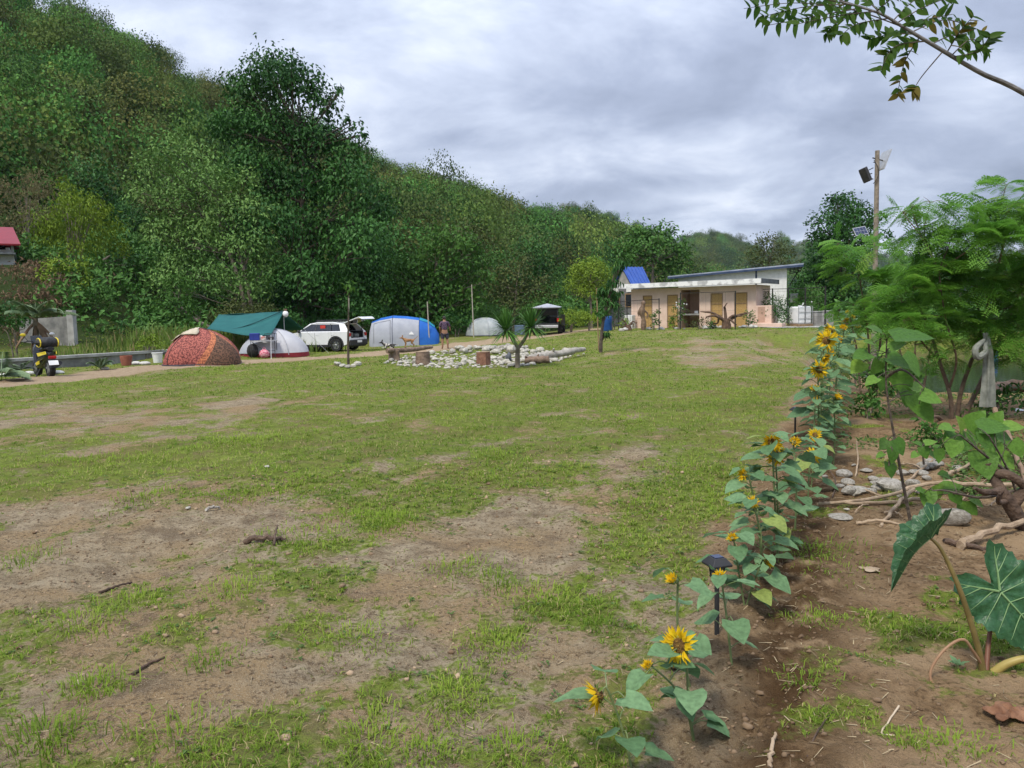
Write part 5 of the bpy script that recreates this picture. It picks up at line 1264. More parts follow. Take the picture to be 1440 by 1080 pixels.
# ------------------------------------------------------------------ tents
def cloth(name, c1, c2=None, scale=5, trans=.25, **k):
    m = mat(name, c1, c2, scale, .75, bump=.15, bscale=9, **k); n, l = m.node_tree.nodes, m.node_tree.links
    b = n['Principled BSDF']; tr = n.new('ShaderNodeBsdfTranslucent'); l.new(b.inputs['Base Color'].links[0].from_socket, tr.inputs[0])
    mx = n.new('ShaderNodeMixShader'); mx.inputs[0].default_value = trans; l.new(b.outputs[0], mx.inputs[1]); l.new(tr.outputs[0], mx.inputs[2]); l.new(mx.outputs[0], n['Material Output'].inputs[0]); return m
CAMO = cloth('red_camouflage', (0.12, 0.025, 0.022), (0.43, 0.125, 0.095), 20, .1, lo=.44, hi=.54); ORANGE = cloth('orange_camouflage', (0.24, 0.07, 0.035), (0.62, 0.22, 0.10), 20, .1, lo=.42, hi=.56)
NET = cloth('dark_door_net', (0.05, 0.03, 0.02), (0.20, 0.10, 0.06), 18, .1, lo=.42, hi=.56)
TEAL = cloth('teal_tarp', (0.018, 0.135, 0.135), (0.028, 0.17, 0.165), 1.5, .3); GREYT = cloth('light_grey_fabric', (0.42, 0.44, 0.50), (0.50, 0.52, 0.57), 2.5, .25)
WHT = cloth('off_white_fabric', (0.55, 0.55, 0.58), (0.64, 0.64, 0.66), 2.5, .25); MAROON = cloth('maroon_fabric', (0.20, 0.015, 0.025), (0.26, 0.025, 0.035), 5, .1)
BLUET = cloth('blue_fabric', (0.018, 0.13, 0.52), (0.03, 0.18, 0.62), 2, .2); CYAN = cloth('cyan_fabric', (0.02, 0.27, 0.40), (0.04, 0.34, 0.47), 2, .2); SILVER = cloth('silver_fabric', (0.36, 0.40, 0.41), (0.50, 0.53, 0.53), 2.5, .2)
def dome(R, a, b, H, n=24, m=10, p=.62, wob=.02, seed=0, square=.75):
    """height field of a pole tent: rings from base to crown, squarish plan"""
    rings = []
    for i in range(m + 1):
        t = i / m; k = math.cos(t * math.pi / 2) ** p; z = H * math.sin(t * math.pi / 2)
        ring = []
        for j in range(n):
            th = 2 * math.pi * j / n; c, s = math.cos(th), math.sin(th); q = (abs(c) ** (2 / square) + abs(s) ** (2 / square)) ** (-square / 2)
            w = 1 + wob * math.sin(5 * th + seed) * math.sin(3 * t)
            ring.append((a * c * q * max(k, .02) * w, b * s * q * max(k, .02) * w, z))
        rings.append(np.array(ring))
    return rings
# red camouflage dome tent: door faces right-front
tb = G(285, 514); tb = tb * (1 + 1.0 / tb[1]); tb[2] = gz(*tb[:2])
tn = empty('camouflage_tent', tb, 'red camouflage dome tent with a dark triangular door', 'tent', .28); tn.scale = (.93, .93, 1)
rs = dome(1, 1.42, 1.15, 1.32, square=.62, p=1.3, wob=.05)
MB().loft(rs).build('shell', CAMO, tn, smooth=True, angle=60)
def on_dome(th, t, a=1.42, b=1.15, H=1.32, off=.02, sq=.62):
    k = math.cos(t * math.pi / 2) ** 1.3; c, s = math.cos(th), math.sin(th); q = (abs(c) ** (2 / sq) + abs(s) ** (2 / sq)) ** (-sq / 2)
    return V3((a * k + off) * c * q, (b * k + off) * s * q, H * math.sin(t * math.pi / 2) + off * .6)
def dome_patch(th0, th1, t0, t1, off, n=8, m=8, taper=1.0, **k):
    V = []; F = []
    for i in range(m + 1):
        t = t0 + (t1 - t0) * i / m; w = 1 - taper * i / m; mid = (th0 + th1) / 2
        for j in range(n + 1): V.append(on_dome(mid + (th0 + (th1 - th0) * j / n - mid) * w, t, off=off, **k))
    for i in range(m):
        for j in range(n): F.append((i * (n + 1) + j, i * (n + 1) + j + 1, (i + 1) * (n + 1) + j + 1, (i + 1) * (n + 1) + j))
    return MB().add(V, F)
dome_patch(-math.radians(96), -math.radians(-2), 0.0, .78, .025).build('door_border', ORANGE, tn, smooth=True)
dome_patch(-math.radians(84), -math.radians(12), 0.0, .62, .045).build('door', NET, tn, smooth=True)
pm = MB()
for th in (45, 135, 225, 315): pm.tube([on_dome(math.radians(th), t, off=.02) for t in np.linspace(0, .98, 12)], .014, 5)
pm.build('pole', BLACKM, tn)
MB().loft([rs[0] * V3(1.02, 1.02, 1), rs[0] * V3(1.02, 1.02, 1) + V3(0, 0, .07)]).build('groundsheet', mat('dark_groundsheet', (0.05, 0.045, 0.06), (0.10, 0.09, 0.11), 6, .8), tn)
mb = MB()
for (t0, t1, a0, a1) in ((.45, .85, 3.4, 2.6), (.62, .98, 4.6, 3.2), (.5, .9, 2.2, 1.5)):
    V, F = [], []
    for i in range(7):
        for j in range(7): V.append(on_dome(a0 + (a1 - a0) * j / 6 + .1 * math.sin(i), t0 + (t1 - t0) * i / 6, off=.05 + .02 * math.sin(3 * i + j)))
    F = [(i * 7 + j, i * 7 + j + 1, (i + 1) * 7 + j + 1, (i + 1) * 7 + j) for i in range(6) for j in range(6)]; mb.add(V, F)
o = mb.build('laundry_cloth', cloth('cream_cloth', (0.42, 0.36, 0.26), (0.60, 0.53, 0.40), 8, .1), smooth=True); o.location = tn.location; o.rotation_euler = tn.rotation_euler; o.scale = tn.scale
sm_ = o.modifiers.new('thick', 'SOLIDIFY'); sm_.thickness = .02
tag(o, 'cream cloth drying over the top of the red camouflage tent', 'cloth')
# grey tent with maroon hem under the tarp
tb = G(386, 503); tb = tb * (1 + 1.0 / tb[1]); tb[2] = gz(*tb[:2])
tn = empty('grey_tent', tb, 'off white tent with maroon hem half under the teal tarp', 'tent', .15); tn.scale = (.95, .95, 1)
rs = dome(1, 1.55, 1.05, 1.20, square=.8, p=1.15)
MB().loft([r for r in rs[1:]]).build('shell', WHT, tn, smooth=True, angle=60)
MB().loft([rs[0], rs[1]], cap=False).build('hem', MAROON, tn, smooth=True)
on_kw = dict(a=1.55, b=1.05, H=1.2, sq=.8)
def on2(th, t, off=.02):
    k = math.cos(t * math.pi / 2) ** 1.15; c, s = math.cos(th), math.sin(th); q = (abs(c) ** 2.5 + abs(s) ** 2.5) ** (-.4); return V3((1.55 * k + off) * c * q, (1.05 * k + off) * s * q, 1.2 * math.sin(t * math.pi / 2) + off * .6)
pm = MB()
for th in (-62, -118, 30, 150): pm.tube([on2(math.radians(th), t) for t in np.linspace(.05, .97, 12)], .016, 5)
pm.build('pole_sleeve', GREYT, tn)
V, F = [], []
for i in range(8):
    for j in range(7): V.append(on2(math.radians(-150 + (60 * (1 - i / 8.5)) * j / 6 + 16 * i / 8), .10 + .62 * i / 7, .03))
F = [(i * 7 + j, i * 7 + j + 1, (i + 1) * 7 + j + 1, (i + 1) * 7 + j) for i in range(7) for j in range(6)]
MB().add(V, F).build('door', GREYT, tn, smooth=True)
# teal tarp on poles
D0 = 35.2; RL, RR = at(308, 442, D0 + .6), at(398.5, 437.5, D0 - .6); EL, ER = at(291, 462, D0 - 2.2), at(381, 471, D0 - 3.0); BLk, BRk = at(322, 463, D0 + 3.2), at(428, 463.5, D0 + 2.0)
base = onground((RL + RR) / 2); tp = empty('tarp_shelter', base, 'teal tarp stretched over a ridge line beside the white car', 'tarp')
def sheet(a, b_, c, d, sag, nx=14, ny=8):
    V = []
    for j in range(ny + 1):
        for i in range(nx + 1):
            s, t = i / nx, j / ny; p = (a * (1 - s) + b_ * s) * (1 - t) + (d * (1 - s) + c * s) * t
            V.append(p - V3(0, 0, sag * 4 * s * (1 - s)) * (.5 + .5 * t) + V3(0, 0, -.03 * math.sin(7 * s + 3 * t)) - base)
    return V, [(j * (nx + 1) + i, j * (nx + 1) + i + 1, (j + 1) * (nx + 1) + i + 1, (j + 1) * (nx + 1) + i) for j in range(ny) for i in range(nx)]
mb = MB(); mb.add(*sheet(RL, RR, ER, EL, .10)); mb.add(*sheet(RR, RL, BLk, BRk, .08))
o = mb.build('canopy', TEAL, tp, smooth=True); o.modifiers.new('thick', 'SOLIDIFY').thickness = .012
mb = MB(); mb.tube([p - base + V3(0, -.03, .02) for p in bez([at(313, 467, D0 - 2.2), at(352, 457, D0 - 1.6), at(397, 438, D0 - .65)], 9)], .022, 5); mb.build('seam_fold', mat('dark_teal', (0.01, 0.06, 0.065), (0.015, 0.08, 0.08), 3, .8), tp)
for p in (RL, RR):
    g = onground(p); MB().tube([g - base - V3(0, 0, .1), p - base], .022, 7).build('pole', ALU, tp)
mb = MB()
for p, dx, dy in ((EL, -.9, -1.2), (ER, .3, -1.1), (BLk, -.5, 1.2), (BRk, .9, 1.0)):
    g = onground(p + V3(dx, dy, 0)); mb.bar(p - base, g - base, .012)
mb.build('guy_rope', WHITE_P, tp)
p = at(401.5, 441.5, D0 - .75)
o = MB().ball((0, 0, 0), (.13, .12, .15), 12, 8, wob=.03).build('hanging_bag', WHITE_P, smooth=True); o.location = Vector(p); tag(o, 'small white bag with brown neck tied at the tarp peak', 'bag'); MB().lathe([(.05, .11), (.07, .16), (.10, .21), (.02, .22)], (0, 0, 0), 10).build('neck', mat('brown_paper', (0.24, 0.15, 0.09), (0.32, 0.2, 0.13), 8, .8), o)
# blue and grey tunnel tent
a_, b_ = G(522, 488), G(616, 484.5); tax = nrm((b_ - a_) * V3(1, 1, 0)); TL = float(np.linalg.norm((b_ - a_)[:2])); tperp = V3(-tax[1], tax[0], 0)
tb = V3(*(a_ + b_)[:2] / 2, min(a_[2], b_[2])) + tperp * 1.2
tn = empty('tunnel_tent', tb, 'large tunnel tent with light grey side and bright blue end', 'tent', math.atan2(tax[1], tax[0]))
st_ = [(-.535, .95, 1.02), (-.5, 1.12, 1.50), (-.38, 1.22, 1.66), (-.18, 1.30, 1.80), (0.02, 1.28, 1.74), (.22, 1.22, 1.62), (.34, 1.14, 1.44), (.44, 1.0, 1.12), (.50, .86, .66)]
NA = 18; rg_ = []
for x_, hw, hh in st_: rg_.append(np.array([(x_ * TL, -hw * math.cos(t) * (abs(math.cos(t)) ** -.25 if abs(math.cos(t)) > .05 else 1), hh * math.sin(t) ** .8) for t in np.linspace(0, math.pi, NA)]))
def strip(i0, i1, j0, j1):
    mb = MB()
    for i in range(i0, i1):
        for j in range(j0, j1): mb.add([rg_[i][j], rg_[i + 1][j], rg_[i + 1][j + 1], rg_[i][j + 1]], [(0, 1, 2, 3)])
    return mb
def weld(o):
    bm = bmesh.new(); bm.from_mesh(o.data); bmesh.ops.remove_doubles(bm, verts=bm.verts, dist=.002); bm.to_mesh(o.data); bm.free(); o.data.shade_smooth(); return o
weld(strip(0, 5, 0, 6).build('grey_side', GREYT, tn)); weld(strip(0, 5, 6, NA - 1).build('blue_roof', BLUET, tn))
e_ = strip(5, 8, 0, NA - 1); e_.add(list(rg_[8]), [tuple(range(NA))]); weld(e_.build('blue_end', BLUET, tn))
MB().add(list(rg_[0]), [tuple(range(NA))]).build('grey_end', GREYT, tn)
pm = MB()
for i in (3, 5): pm.tube(rg_[i] * V3(1, 1.008, 1.008), .014, 6)
pm.build('hoop', mat('dark_seam', (0.04, 0.05, 0.10), (0.06, 0.07, 0.14), 5, .7), tn)
cy = MB()
for i in range(5, 7):
    for j in range(6, 10): cy.add([rg_[i][j] * 1.015, rg_[i + 1][j] * 1.015, rg_[i + 1][j + 1] * 1.015, rg_[i][j + 1] * 1.015], [(0, 1, 2, 3)])
weld(cy.build('vent_flap', CYAN, tn))
# grey door panel and the small white peaks printed on the side
def side_pt(x_, f, off=.015):
    i = max(k for k in range(len(st_) - 1) if st_[k][0] <= x_ / TL + 1e-6); g = (x_ / TL - st_[i][0]) / (st_[i + 1][0] - st_[i][0]); r_ = rg_[i] * (1 - g) + rg_[i + 1] * g
    k = min(int(f), NA - 2); q = r_[k] * (1 - (f - k)) + r_[k + 1] * (f - k); return q + V3(0, -off, off * .5)
pm = MB()
for xa, xb in ((-.46, -.46), (-.21, -.21)): pm.tube([side_pt(xa * TL, f) for f in np.linspace(.5, 5.2, 6)], .012, 4)
pm.tube([side_pt(x_ * TL, 5.2) for x_ in np.linspace(-.46, -.21, 5)], .012, 4); pm.build('door_zip', mat('zip_grey', (0.16, 0.17, 0.19), (0.2, 0.2, 0.22), 5, .7), tn)
pm = MB()
for x_, w_, h_ in ((.105, .026, .9), (.125, .02, .65), (.086, .018, .55)):
    pm.prism([side_pt((x_ - w_) * TL, 1.7, .02), side_pt((x_ + w_) * TL, 1.7, .02), side_pt(x_ * TL, 1.7 + h_ * .8, .02)], (0, -.004, 0))
pm.build('peaks_emblem', WHITE_P, tn)
# pale dome tent
tb = G(681, 473); tb = tb + V3(0, 1.1, 0); tb[2] = gz(*tb[:2])
tn = empty('dome_tent', tb, 'pale silver grey dome tent between the person and the jeep', 'tent', -.3)
rs = dome(1, 1.22, 1.12, 1.18, square=.72, p=.75)
MB().loft(rs).build('shell', SILVER, tn, smooth=True, angle=60); pm = MB()
for th in (-125, -55, 45, 135): pm.tube([np.array([r[int(round((th % 360) / 15)) % 24][0], r[int(round((th % 360) / 15)) % 24][1], r[0][2]]) * 1.012 for r in rs], .015, 5)
pm.build('pole_sleeve', GREYT, tn); MB().loft([rs[0] * V3(1.03, 1.03, 1), rs[0] * V3(1.03, 1.03, 1) + V3(0, 0, .06)]).build('groundsheet', CLAD, tn)
MB().ball((0, 0, 1.14), (.35, .3, .06), 10, 6).build('top_vent', cloth('lime_fabric', (0.30, 0.42, 0.16), (0.38, 0.5, 0.22), 4), tn, smooth=True)

# ------------------------------------------------------------------ camp kitchen and odds and ends
tbp = G(372, 503); tbp = V3(tbp[0], tbp[1], gz(*tbp[:2]))
tt = empty('camp_table', tbp, 'thin legged folding table in front of the off white tent', 'table', .1)
MB().box((0, 0, .72), (1.05, .5, .03)).build('tabletop', ALU, tt)
for x_ in (-.48, .48):
    for y_ in (-.2, .2): MB().bar((x_, y_, -.03), (x_, y_, .705), .022).build('leg', BLACKM, tt)
MB().bar((-.48, -.2, .3), (.48, -.2, .3), .016).bar((-.48, .2, .3), (.48, .2, .3), .016).bar((.48, -.2, .0), (-.48, -.2, .7), .014).build('brace', BLACKM, tt)
rk = MB()
for x_ in (.1, .5):
    for y_ in (-.2, .2): rk.bar((x_, y_, .735), (x_, y_, 1.0), .014)
rk.bar((.1, -.2, 1.0), (.5, -.2, 1.0), .014).bar((.1, .2, 1.0), (.5, .2, 1.0), .014); rk.build('rack', BLACKM, tt)
def on_table(name, label, cat, x_, m, dims, kind='box', z=.735):
    mb = MB(); 
    if kind == 'box': mb.box((0, 0, dims[2] / 2), dims)
    else: mb.lathe([(dims[0] * .4, 0), (dims[0] * .5, dims[2] * .3), (dims[0] * .5, dims[2] * .8), (dims[0] * .35, dims[2])], (0, 0, 0), 14)
    o = mb.build(name, m, bevel=.03 if kind == 'box' else 0, smooth=kind != 'box'); o.location = tt.matrix_basis @ Vector((x_, random.uniform(-.08, .08), z)); o.rotation_euler = (0, 0, .2); return tag(o, label, cat)
on_table('cooler_bag', 'deep blue cooler bag on the folding table', 'bag', -.34, mat('deep_blue', (0.015, 0.03, 0.20), (0.025, 0.045, 0.27), 6, .7), (.40, .26, .30))
on_table('cooking_pot', 'dark metal cooking pot at the right end of the folding table', 'pot', .3, mat('dark_metal', (0.05, 0.045, 0.045), (0.09, 0.08, 0.08), 6, .4, metal=.6), (.24, .24, .14), 'l')
on_table('food_box', 'pale box with red print standing mid table', 'box', .02, mat('pale_carton', (0.50, 0.20, 0.17), (0.62, 0.55, 0.50), 7, .7, lo=.45, hi=.5), (.20, .16, .16))
on_table('plastic_tub', 'small white plastic tub on the folding table', 'tub', -.10, WHITE_P, (.15, .15, .20), 'l')
p = onground(tbp + V3(-.5, .05, 0)); o = MB().ball((0, 0, .28), (.24, .2, .30), 12, 8, wob=.06).build('backpack', bpy.data.materials['black_bag'], smooth=True); o.location = Vector(p); tag(o, 'black backpack standing under the left end of the table', 'bag'); MB().tube(bez([(-.1, -.17, .5), (-.12, -.26, .3), (-.1, -.18, .1)], 6), .018, 5).build('strap', CLAD, o)
STR = mat('striped_pink', (0.50, 0.05, 0.12), (0.70, 0.42, 0.45), 30, .8, lo=.48, hi=.52)
p = onground(tbp + V3(.05, -.15, 0)); o = MB().ball((0, 0, .17), (.22, .17, .20), 12, 8, wob=.08).build('striped_bag', STR, smooth=True); o.location = Vector(p); tag(o, 'pink striped cloth bag on the ground under the table', 'bag'); MB().tube(bez([(-.08, 0, .34), (0, 0, .45), (.08, 0, .34)], 7), .012, 5).build('handle', STR, o)
# canal side bits
def bucket(p, label):
    o = MB().lathe([(.0, .0), (.15, .0), (.19, .36), (.205, .36), (.205, .39), (.17, .39), (.14, .03), (.0, .03)], (0, 0, 0), 18).build('bucket', WHITE_P, smooth=True); o.location = Vector(p); tag(o, label, 'bucket'); MB().tube([(.2 * math.cos(a), .02, .36 + .10 * math.sin(-a)) for a in np.linspace(0, math.pi, 9)], .006, 5).build('handle', BLACKM, o)
bucket(G(222, 510), 'white plastic bucket by the canal wall left of the red tent')
p = G(178, 514); o = MB().lathe([(.0, 0), (.16, 0), (.2, .22), (.21, .36), (.17, .36), (.15, .08), (0, .08)], (0, 0, 0), 16).build('clay_pot', mat('terracotta', (0.24, 0.075, 0.05), (0.33, 0.12, 0.08), 6, .8), smooth=True); o.location = Vector(p); tag(o, 'reddish brown clay pot beside the canal wall', 'pot')
SACK = mat('white_sack', (0.46, 0.45, 0.42), (0.62, 0.61, 0.58), 9, .9, bump=.4)
for u, v, s_, lb in ((191, 513, .15, 'white sack beside the clay pot, left of its twin'), (204, 513, .14, 'white sack between the clay pot and the bucket'), (148, 520, .12, 'flat white sack at the foot of the canal wall near the palm seedling'), (82, 526, .13, 'white sack lying right of the scooter wheel'), (18, 530, .16, 'long white sack lying left of the scooter'), (3, 530, .13, 'white sack at the left edge under the palm seedling'), (41, 527, .13, 'white sack lying just behind the scooter')):
    p = G(u, v); o = MB().ball((0, 0, s_ * .35), (s_ * 1.4, s_ * .8, s_ * .55), 12, 8, wob=.06).build('sack', SACK, smooth=True); o.location = Vector(p); o.rotation_euler = (0, 0, random.uniform(-.4, .4)); tag(o, lb, 'sack')
p = onground(at(854, 462, 45.5)); o = MB().lathe([(0, 0), (.27, .0), (.30, .1), (.28, .45), (.30, .5), (.30, .82), (.28, .88), (0, .88)], (0, 0, 0), 18).build('blue_drum', mat('blue_plastic', (0.012, 0.06, 0.22), (0.02, 0.09, 0.30), 4, .45), smooth=True); o.location = Vector(p); tag(o, 'blue plastic drum left of the wire fence', 'drum')
p = onground(at(731, 468, 52)); o = MB().box((0, 0, .30), (.7, .5, .6)).box((0, 0, .62), (.74, .54, .05)).build('camp_crate', mat('blue_grey_cloth', (0.10, 0.16, 0.24), (0.16, 0.23, 0.32), 4, .8), bevel=.04); o.location = Vector(p); tag(o, 'blue grey camp crate left of the dark jeep', 'crate')

# ------------------------------------------------------------------ people and dogs
def skin(name, joints, bones, m, parent=None, sub=2):
    """one continuous body grown along its bones; the first joint is the pelvis"""
    me = bpy.data.meshes.new(name); keys = list(joints); me.from_pydata([joints[k][0] for k in keys], [(keys.index(a), keys.index(b)) for a, b in bones], [])
    o = bpy.data.objects.new(name, me); C.objects.link(o); me.materials.append(m)
    if parent: o.parent = parent
    sk_ = o.modifiers.new('skin', 'SKIN'); sk_.use_smooth_shade = True
    for i, k in enumerate(keys):
        r = joints[k][1]; me.skin_vertices[0].data[i].radius = (r, r) if np.isscalar(r) else r
    me.skin_vertices[0].data[0].use_root = True
    s_ = o.modifiers.new('sub', 'SUBSURF'); s_.levels = s_.render_levels = sub; return o
SKIN = mat('skin', (0.26, 0.14, 0.085), (0.31, 0.17, 0.105), 6, .6); HAIR = mat('hair', (0.02, 0.016, 0.014), (0.035, 0.028, 0.024), 30, .6)
pp = G(626, 491); pe = empty('person', pp, 'person with back turned in dark plaid shirt and dark shorts', 'person', .15)
J = {'pelvis': ((0, 0, .86), (.15, .11)), 'waist': ((0, .0, 1.0), (.14, .10)), 'chest': ((0, .02, 1.20), (.17, .115)), 'neckb': ((0, .03, 1.36), (.09, .08)), 'neck': ((0, .05, 1.43), .055), 'head': ((0, .07, 1.53), (.078, .092)), 'crown': ((0, .07, 1.61), (.068, .08)),
     'hipL': ((-.09, 0, .80), .105), 'kneeL': ((-.12, .01, .45), .062), 'calfL': ((-.125, -.02, .30), .06), 'ankL': ((-.13, -.01, .08), .040), 'toeL': ((-.15, .14, .035), .034),
     'hipR': ((.09, 0, .80), .105), 'kneeR': ((.13, .02, .45), .062), 'calfR': ((.135, -.02, .30), .06), 'ankR': ((.14, -.01, .08), .040), 'toeR': ((.17, .14, .035), .034),
     'shL': ((-.185, .02, 1.32), .062), 'elL': ((-.24, .02, 1.06), .045), 'wrL': ((-.20, .16, .88), .030), 'paL': ((-.19, .22, .83), (.036, .02)), 'shR': ((.185, .02, 1.32), .062), 'elR': ((.27, .06, 1.07), .045), 'wrR': ((.30, .24, .98), .030), 'paR': ((.30, .31, .97), (.036, .02))}
Bn = [('pelvis', 'waist'), ('waist', 'chest'), ('chest', 'neckb'), ('neckb', 'neck'), ('neck', 'head'), ('head', 'crown'), ('pelvis', 'hipL'), ('hipL', 'kneeL'), ('kneeL', 'calfL'), ('calfL', 'ankL'), ('ankL', 'toeL'), ('pelvis', 'hipR'), ('hipR', 'kneeR'), ('kneeR', 'calfR'), ('calfR', 'ankR'), ('ankR', 'toeR'),
      ('neckb', 'shL'), ('shL', 'elL'), ('elL', 'wrL'), ('wrL', 'paL'), ('neckb', 'shR'), ('shR', 'elR'), ('elR', 'wrR'), ('wrR', 'paR')]
for s, w in (('L', J['paL'][0]), ('R', J['paR'][0])):
    sg = -1 if s == 'L' else 1
    for k, (dx, ln) in enumerate(((-.027, .072), (-.009, .082), (.009, .078), (.027, .06))):
        J[f'f{s}{k}a'] = ((w[0] + dx, w[1] + .035, w[2] - .02), .0095); J[f'f{s}{k}b'] = ((w[0] + dx * 1.1, w[1] + .035 + ln * .5, w[2] - .045), .0085); J[f'f{s}{k}c'] = ((w[0] + dx * 1.1, w[1] + .02 + ln * .7, w[2] - .075), .007)
        Bn += [('pa' + s, f'f{s}{k}a'), (f'f{s}{k}a', f'f{s}{k}b'), (f'f{s}{k}b', f'f{s}{k}c')]
    J[f't{s}a'] = ((w[0] - sg * .042, w[1] + .01, w[2] - .01), .011); J[f't{s}b'] = ((w[0] - sg * .06, w[1] + .045, w[2] - .03), .009); Bn += [('pa' + s, f't{s}a'), (f't{s}a', f't{s}b')]
skin('body', J, Bn, SKIN, pe)
PLAID = mat('plaid_shirt', (0.030, 0.022, 0.050), (0.13, 0.08, 0.12), 22, .85, lo=.45, hi=.55); SHORT = mat('dark_shorts', (0.025, 0.028, 0.05), (0.07, 0.07, 0.10), 14, .85)
g = 1.16
SJ = {'waist': ((0, 0, .93), (.165, .125)), 'mid': ((0, .0, 1.06), (.165, .125)), 'chest': ((0, .02, 1.20), (.19, .135)), 'neckb': ((0, .03, 1.35), (.115, .10)), 'shL': ((-.19, .02, 1.32), .080), 'elL': ((-.235, .02, 1.10), .066), 'shR': ((.19, .02, 1.32), .080), 'elR': ((.262, .055, 1.11), .066)}
skin('shirt', SJ, [('waist', 'mid'), ('mid', 'chest'), ('chest', 'neckb'), ('neckb', 'shL'), ('shL', 'elL'), ('neckb', 'shR'), ('shR', 'elR')], PLAID, pe)
TJ = {'pelvis': ((0, 0, .88), (.165, .125)), 'hipL': ((-.095, 0, .77), .122), 'endL': ((-.118, .01, .50), .095), 'hipR': ((.095, 0, .77), .122), 'endR': ((.128, .015, .50), .095)}
skin('shorts', TJ, [('pelvis', 'hipL'), ('hipL', 'endL'), ('pelvis', 'hipR'), ('hipR', 'endR')], SHORT, pe)
MB().ball((0, .055, 1.575), (.088, .100, .095), 14, 10).build('hair', HAIR, pe, smooth=True)
fc = MB().ball((0, .168, 1.53), (.014, .022, .02), 8, 6); 
for s in (-1, 1): fc.ball((s * .083, .06, 1.535), (.012, .022, .032), 8, 6)
fc.build('ears_and_nose', SKIN, pe, smooth=True)
for s in (-1, 1): MB().ball((s * .03, .155, 1.555), (.012, .008, .008), 8, 6).build('eye', HAIR, pe, smooth=True)
MB().box((0, .158, 1.485), (.045, .012, .008)).build('mouth', mat('lips', (0.22, 0.08, 0.06), (0.25, 0.1, 0.07), 5, .6), pe, bevel=.003)
def dog(name, base, rz, label, m, m2, lying=False, S=1.0):
    d = empty(name, base, label, 'dog', rz); z = .17 if lying else .40
    J = {'pelvis': ((-.28, 0, z), (.085, .095)), 'loin': ((-.10, 0, z), (.08, .085)), 'chest': ((.14, 0, z - .01), (.10, .125)), 'neck': ((.27, 0, z + .10), .065), 'head': ((.36, 0, z + .17), .062), 'muz': ((.44, 0, z + .15), .036), 'nose': ((.50, 0, z + .14), .026),
         'tail0': ((-.38, 0, z + .04), .026), 'tail1': ((-.52, 0, z + (.02 if lying else .16)), .018), 'tail2': ((-.60, .02, z + (-.05 if lying else .24)), .010)}
    Bn = [('pelvis', 'loin'), ('loin', 'chest'), ('chest', 'neck'), ('neck', 'head'), ('head', 'muz'), ('muz', 'nose'), ('pelvis', 'tail0'), ('tail0', 'tail1'), ('tail1', 'tail2')]
    for s, n_ in ((-1, 'r'), (1, 'l')):
        if lying:
            J.update({f'sh{n_}': ((.16, s * .08, .13), .05), f'el{n_}': ((.10, s * .12, .05), .035), f'fp{n_}': ((.36, s * .10, .03), .024), f'hi{n_}': ((-.28, s * .10, .13), .065), f'kn{n_}': ((-.12, s * .15, .08), .045), f'hk{n_}': ((-.30, s * .16, .035), .028), f'hp{n_}': ((-.14, s * .17, .025), .022)})
            Bn += [('chest', f'sh{n_}'), (f'sh{n_}', f'el{n_}'), (f'el{n_}', f'fp{n_}'), ('pelvis', f'hi{n_}'), (f'hi{n_}', f'kn{n_}'), (f'kn{n_}', f'hk{n_}'), (f'hk{n_}', f'hp{n_}')]
        else:
            J.update({f'sh{n_}': ((.17, s * .07, .33), .05), f'el{n_}': ((.13, s * .075, .24), .035), f'wr{n_}': ((.16, s * .075, .10), .024), f'fp{n_}': ((.19, s * .075, .02), .024), f'hi{n_}': ((-.28, s * .075, .34), .065), f'kn{n_}': ((-.20, s * .08, .24), .045), f'hk{n_}': ((-.36, s * .08, .14), .025), f'hp{n_}': ((-.32, s * .08, .02), .023)})
            Bn += [('chest', f'sh{n_}'), (f'sh{n_}', f'el{n_}'), (f'el{n_}', f'wr{n_}'), (f'wr{n_}', f'fp{n_}'), ('pelvis', f'hi{n_}'), (f'hi{n_}', f'kn{n_}'), (f'kn{n_}', f'hk{n_}'), (f'hk{n_}', f'hp{n_}')]
    o = skin('body', J, Bn, m, d); e_ = MB()
    for s in (-1, 1): MB().prism([(.31, s * .03, z + .21), (.36, s * .06, z + .21), (.32, s * .065, z + .32)], (-.02, 0, 0)).build('ear', m2, d)
    e_.ball((.52, 0, z + .145), .016, 8, 6).build('nose_tip', HAIR, d, smooth=True)
    for s in (-1, 1): MB().ball((.405, s * .045, z + .19), .010, 6, 5).build('eye', HAIR, d, smooth=True)
    d.scale = (S, S, S); return d
TAN = mat('tan_fur', (0.26, 0.125, 0.05), (0.44, 0.25, 0.12), 6, .9, bump=.4, bscale=60); PATCH = mat('black_white_fur', (0.025, 0.022, 0.02), (0.55, 0.52, 0.47), 4.2, .9, lo=.47, hi=.53)
dog('dog', G(574, 488), math.radians(200), 'tan dog standing before the grey side of the tunnel tent', TAN, TAN, False, .95)
dog('dog', G(546, 490), math.radians(175), 'black and white dog lying before the tunnel tent', PATCH, HAIR, True, 1.0)

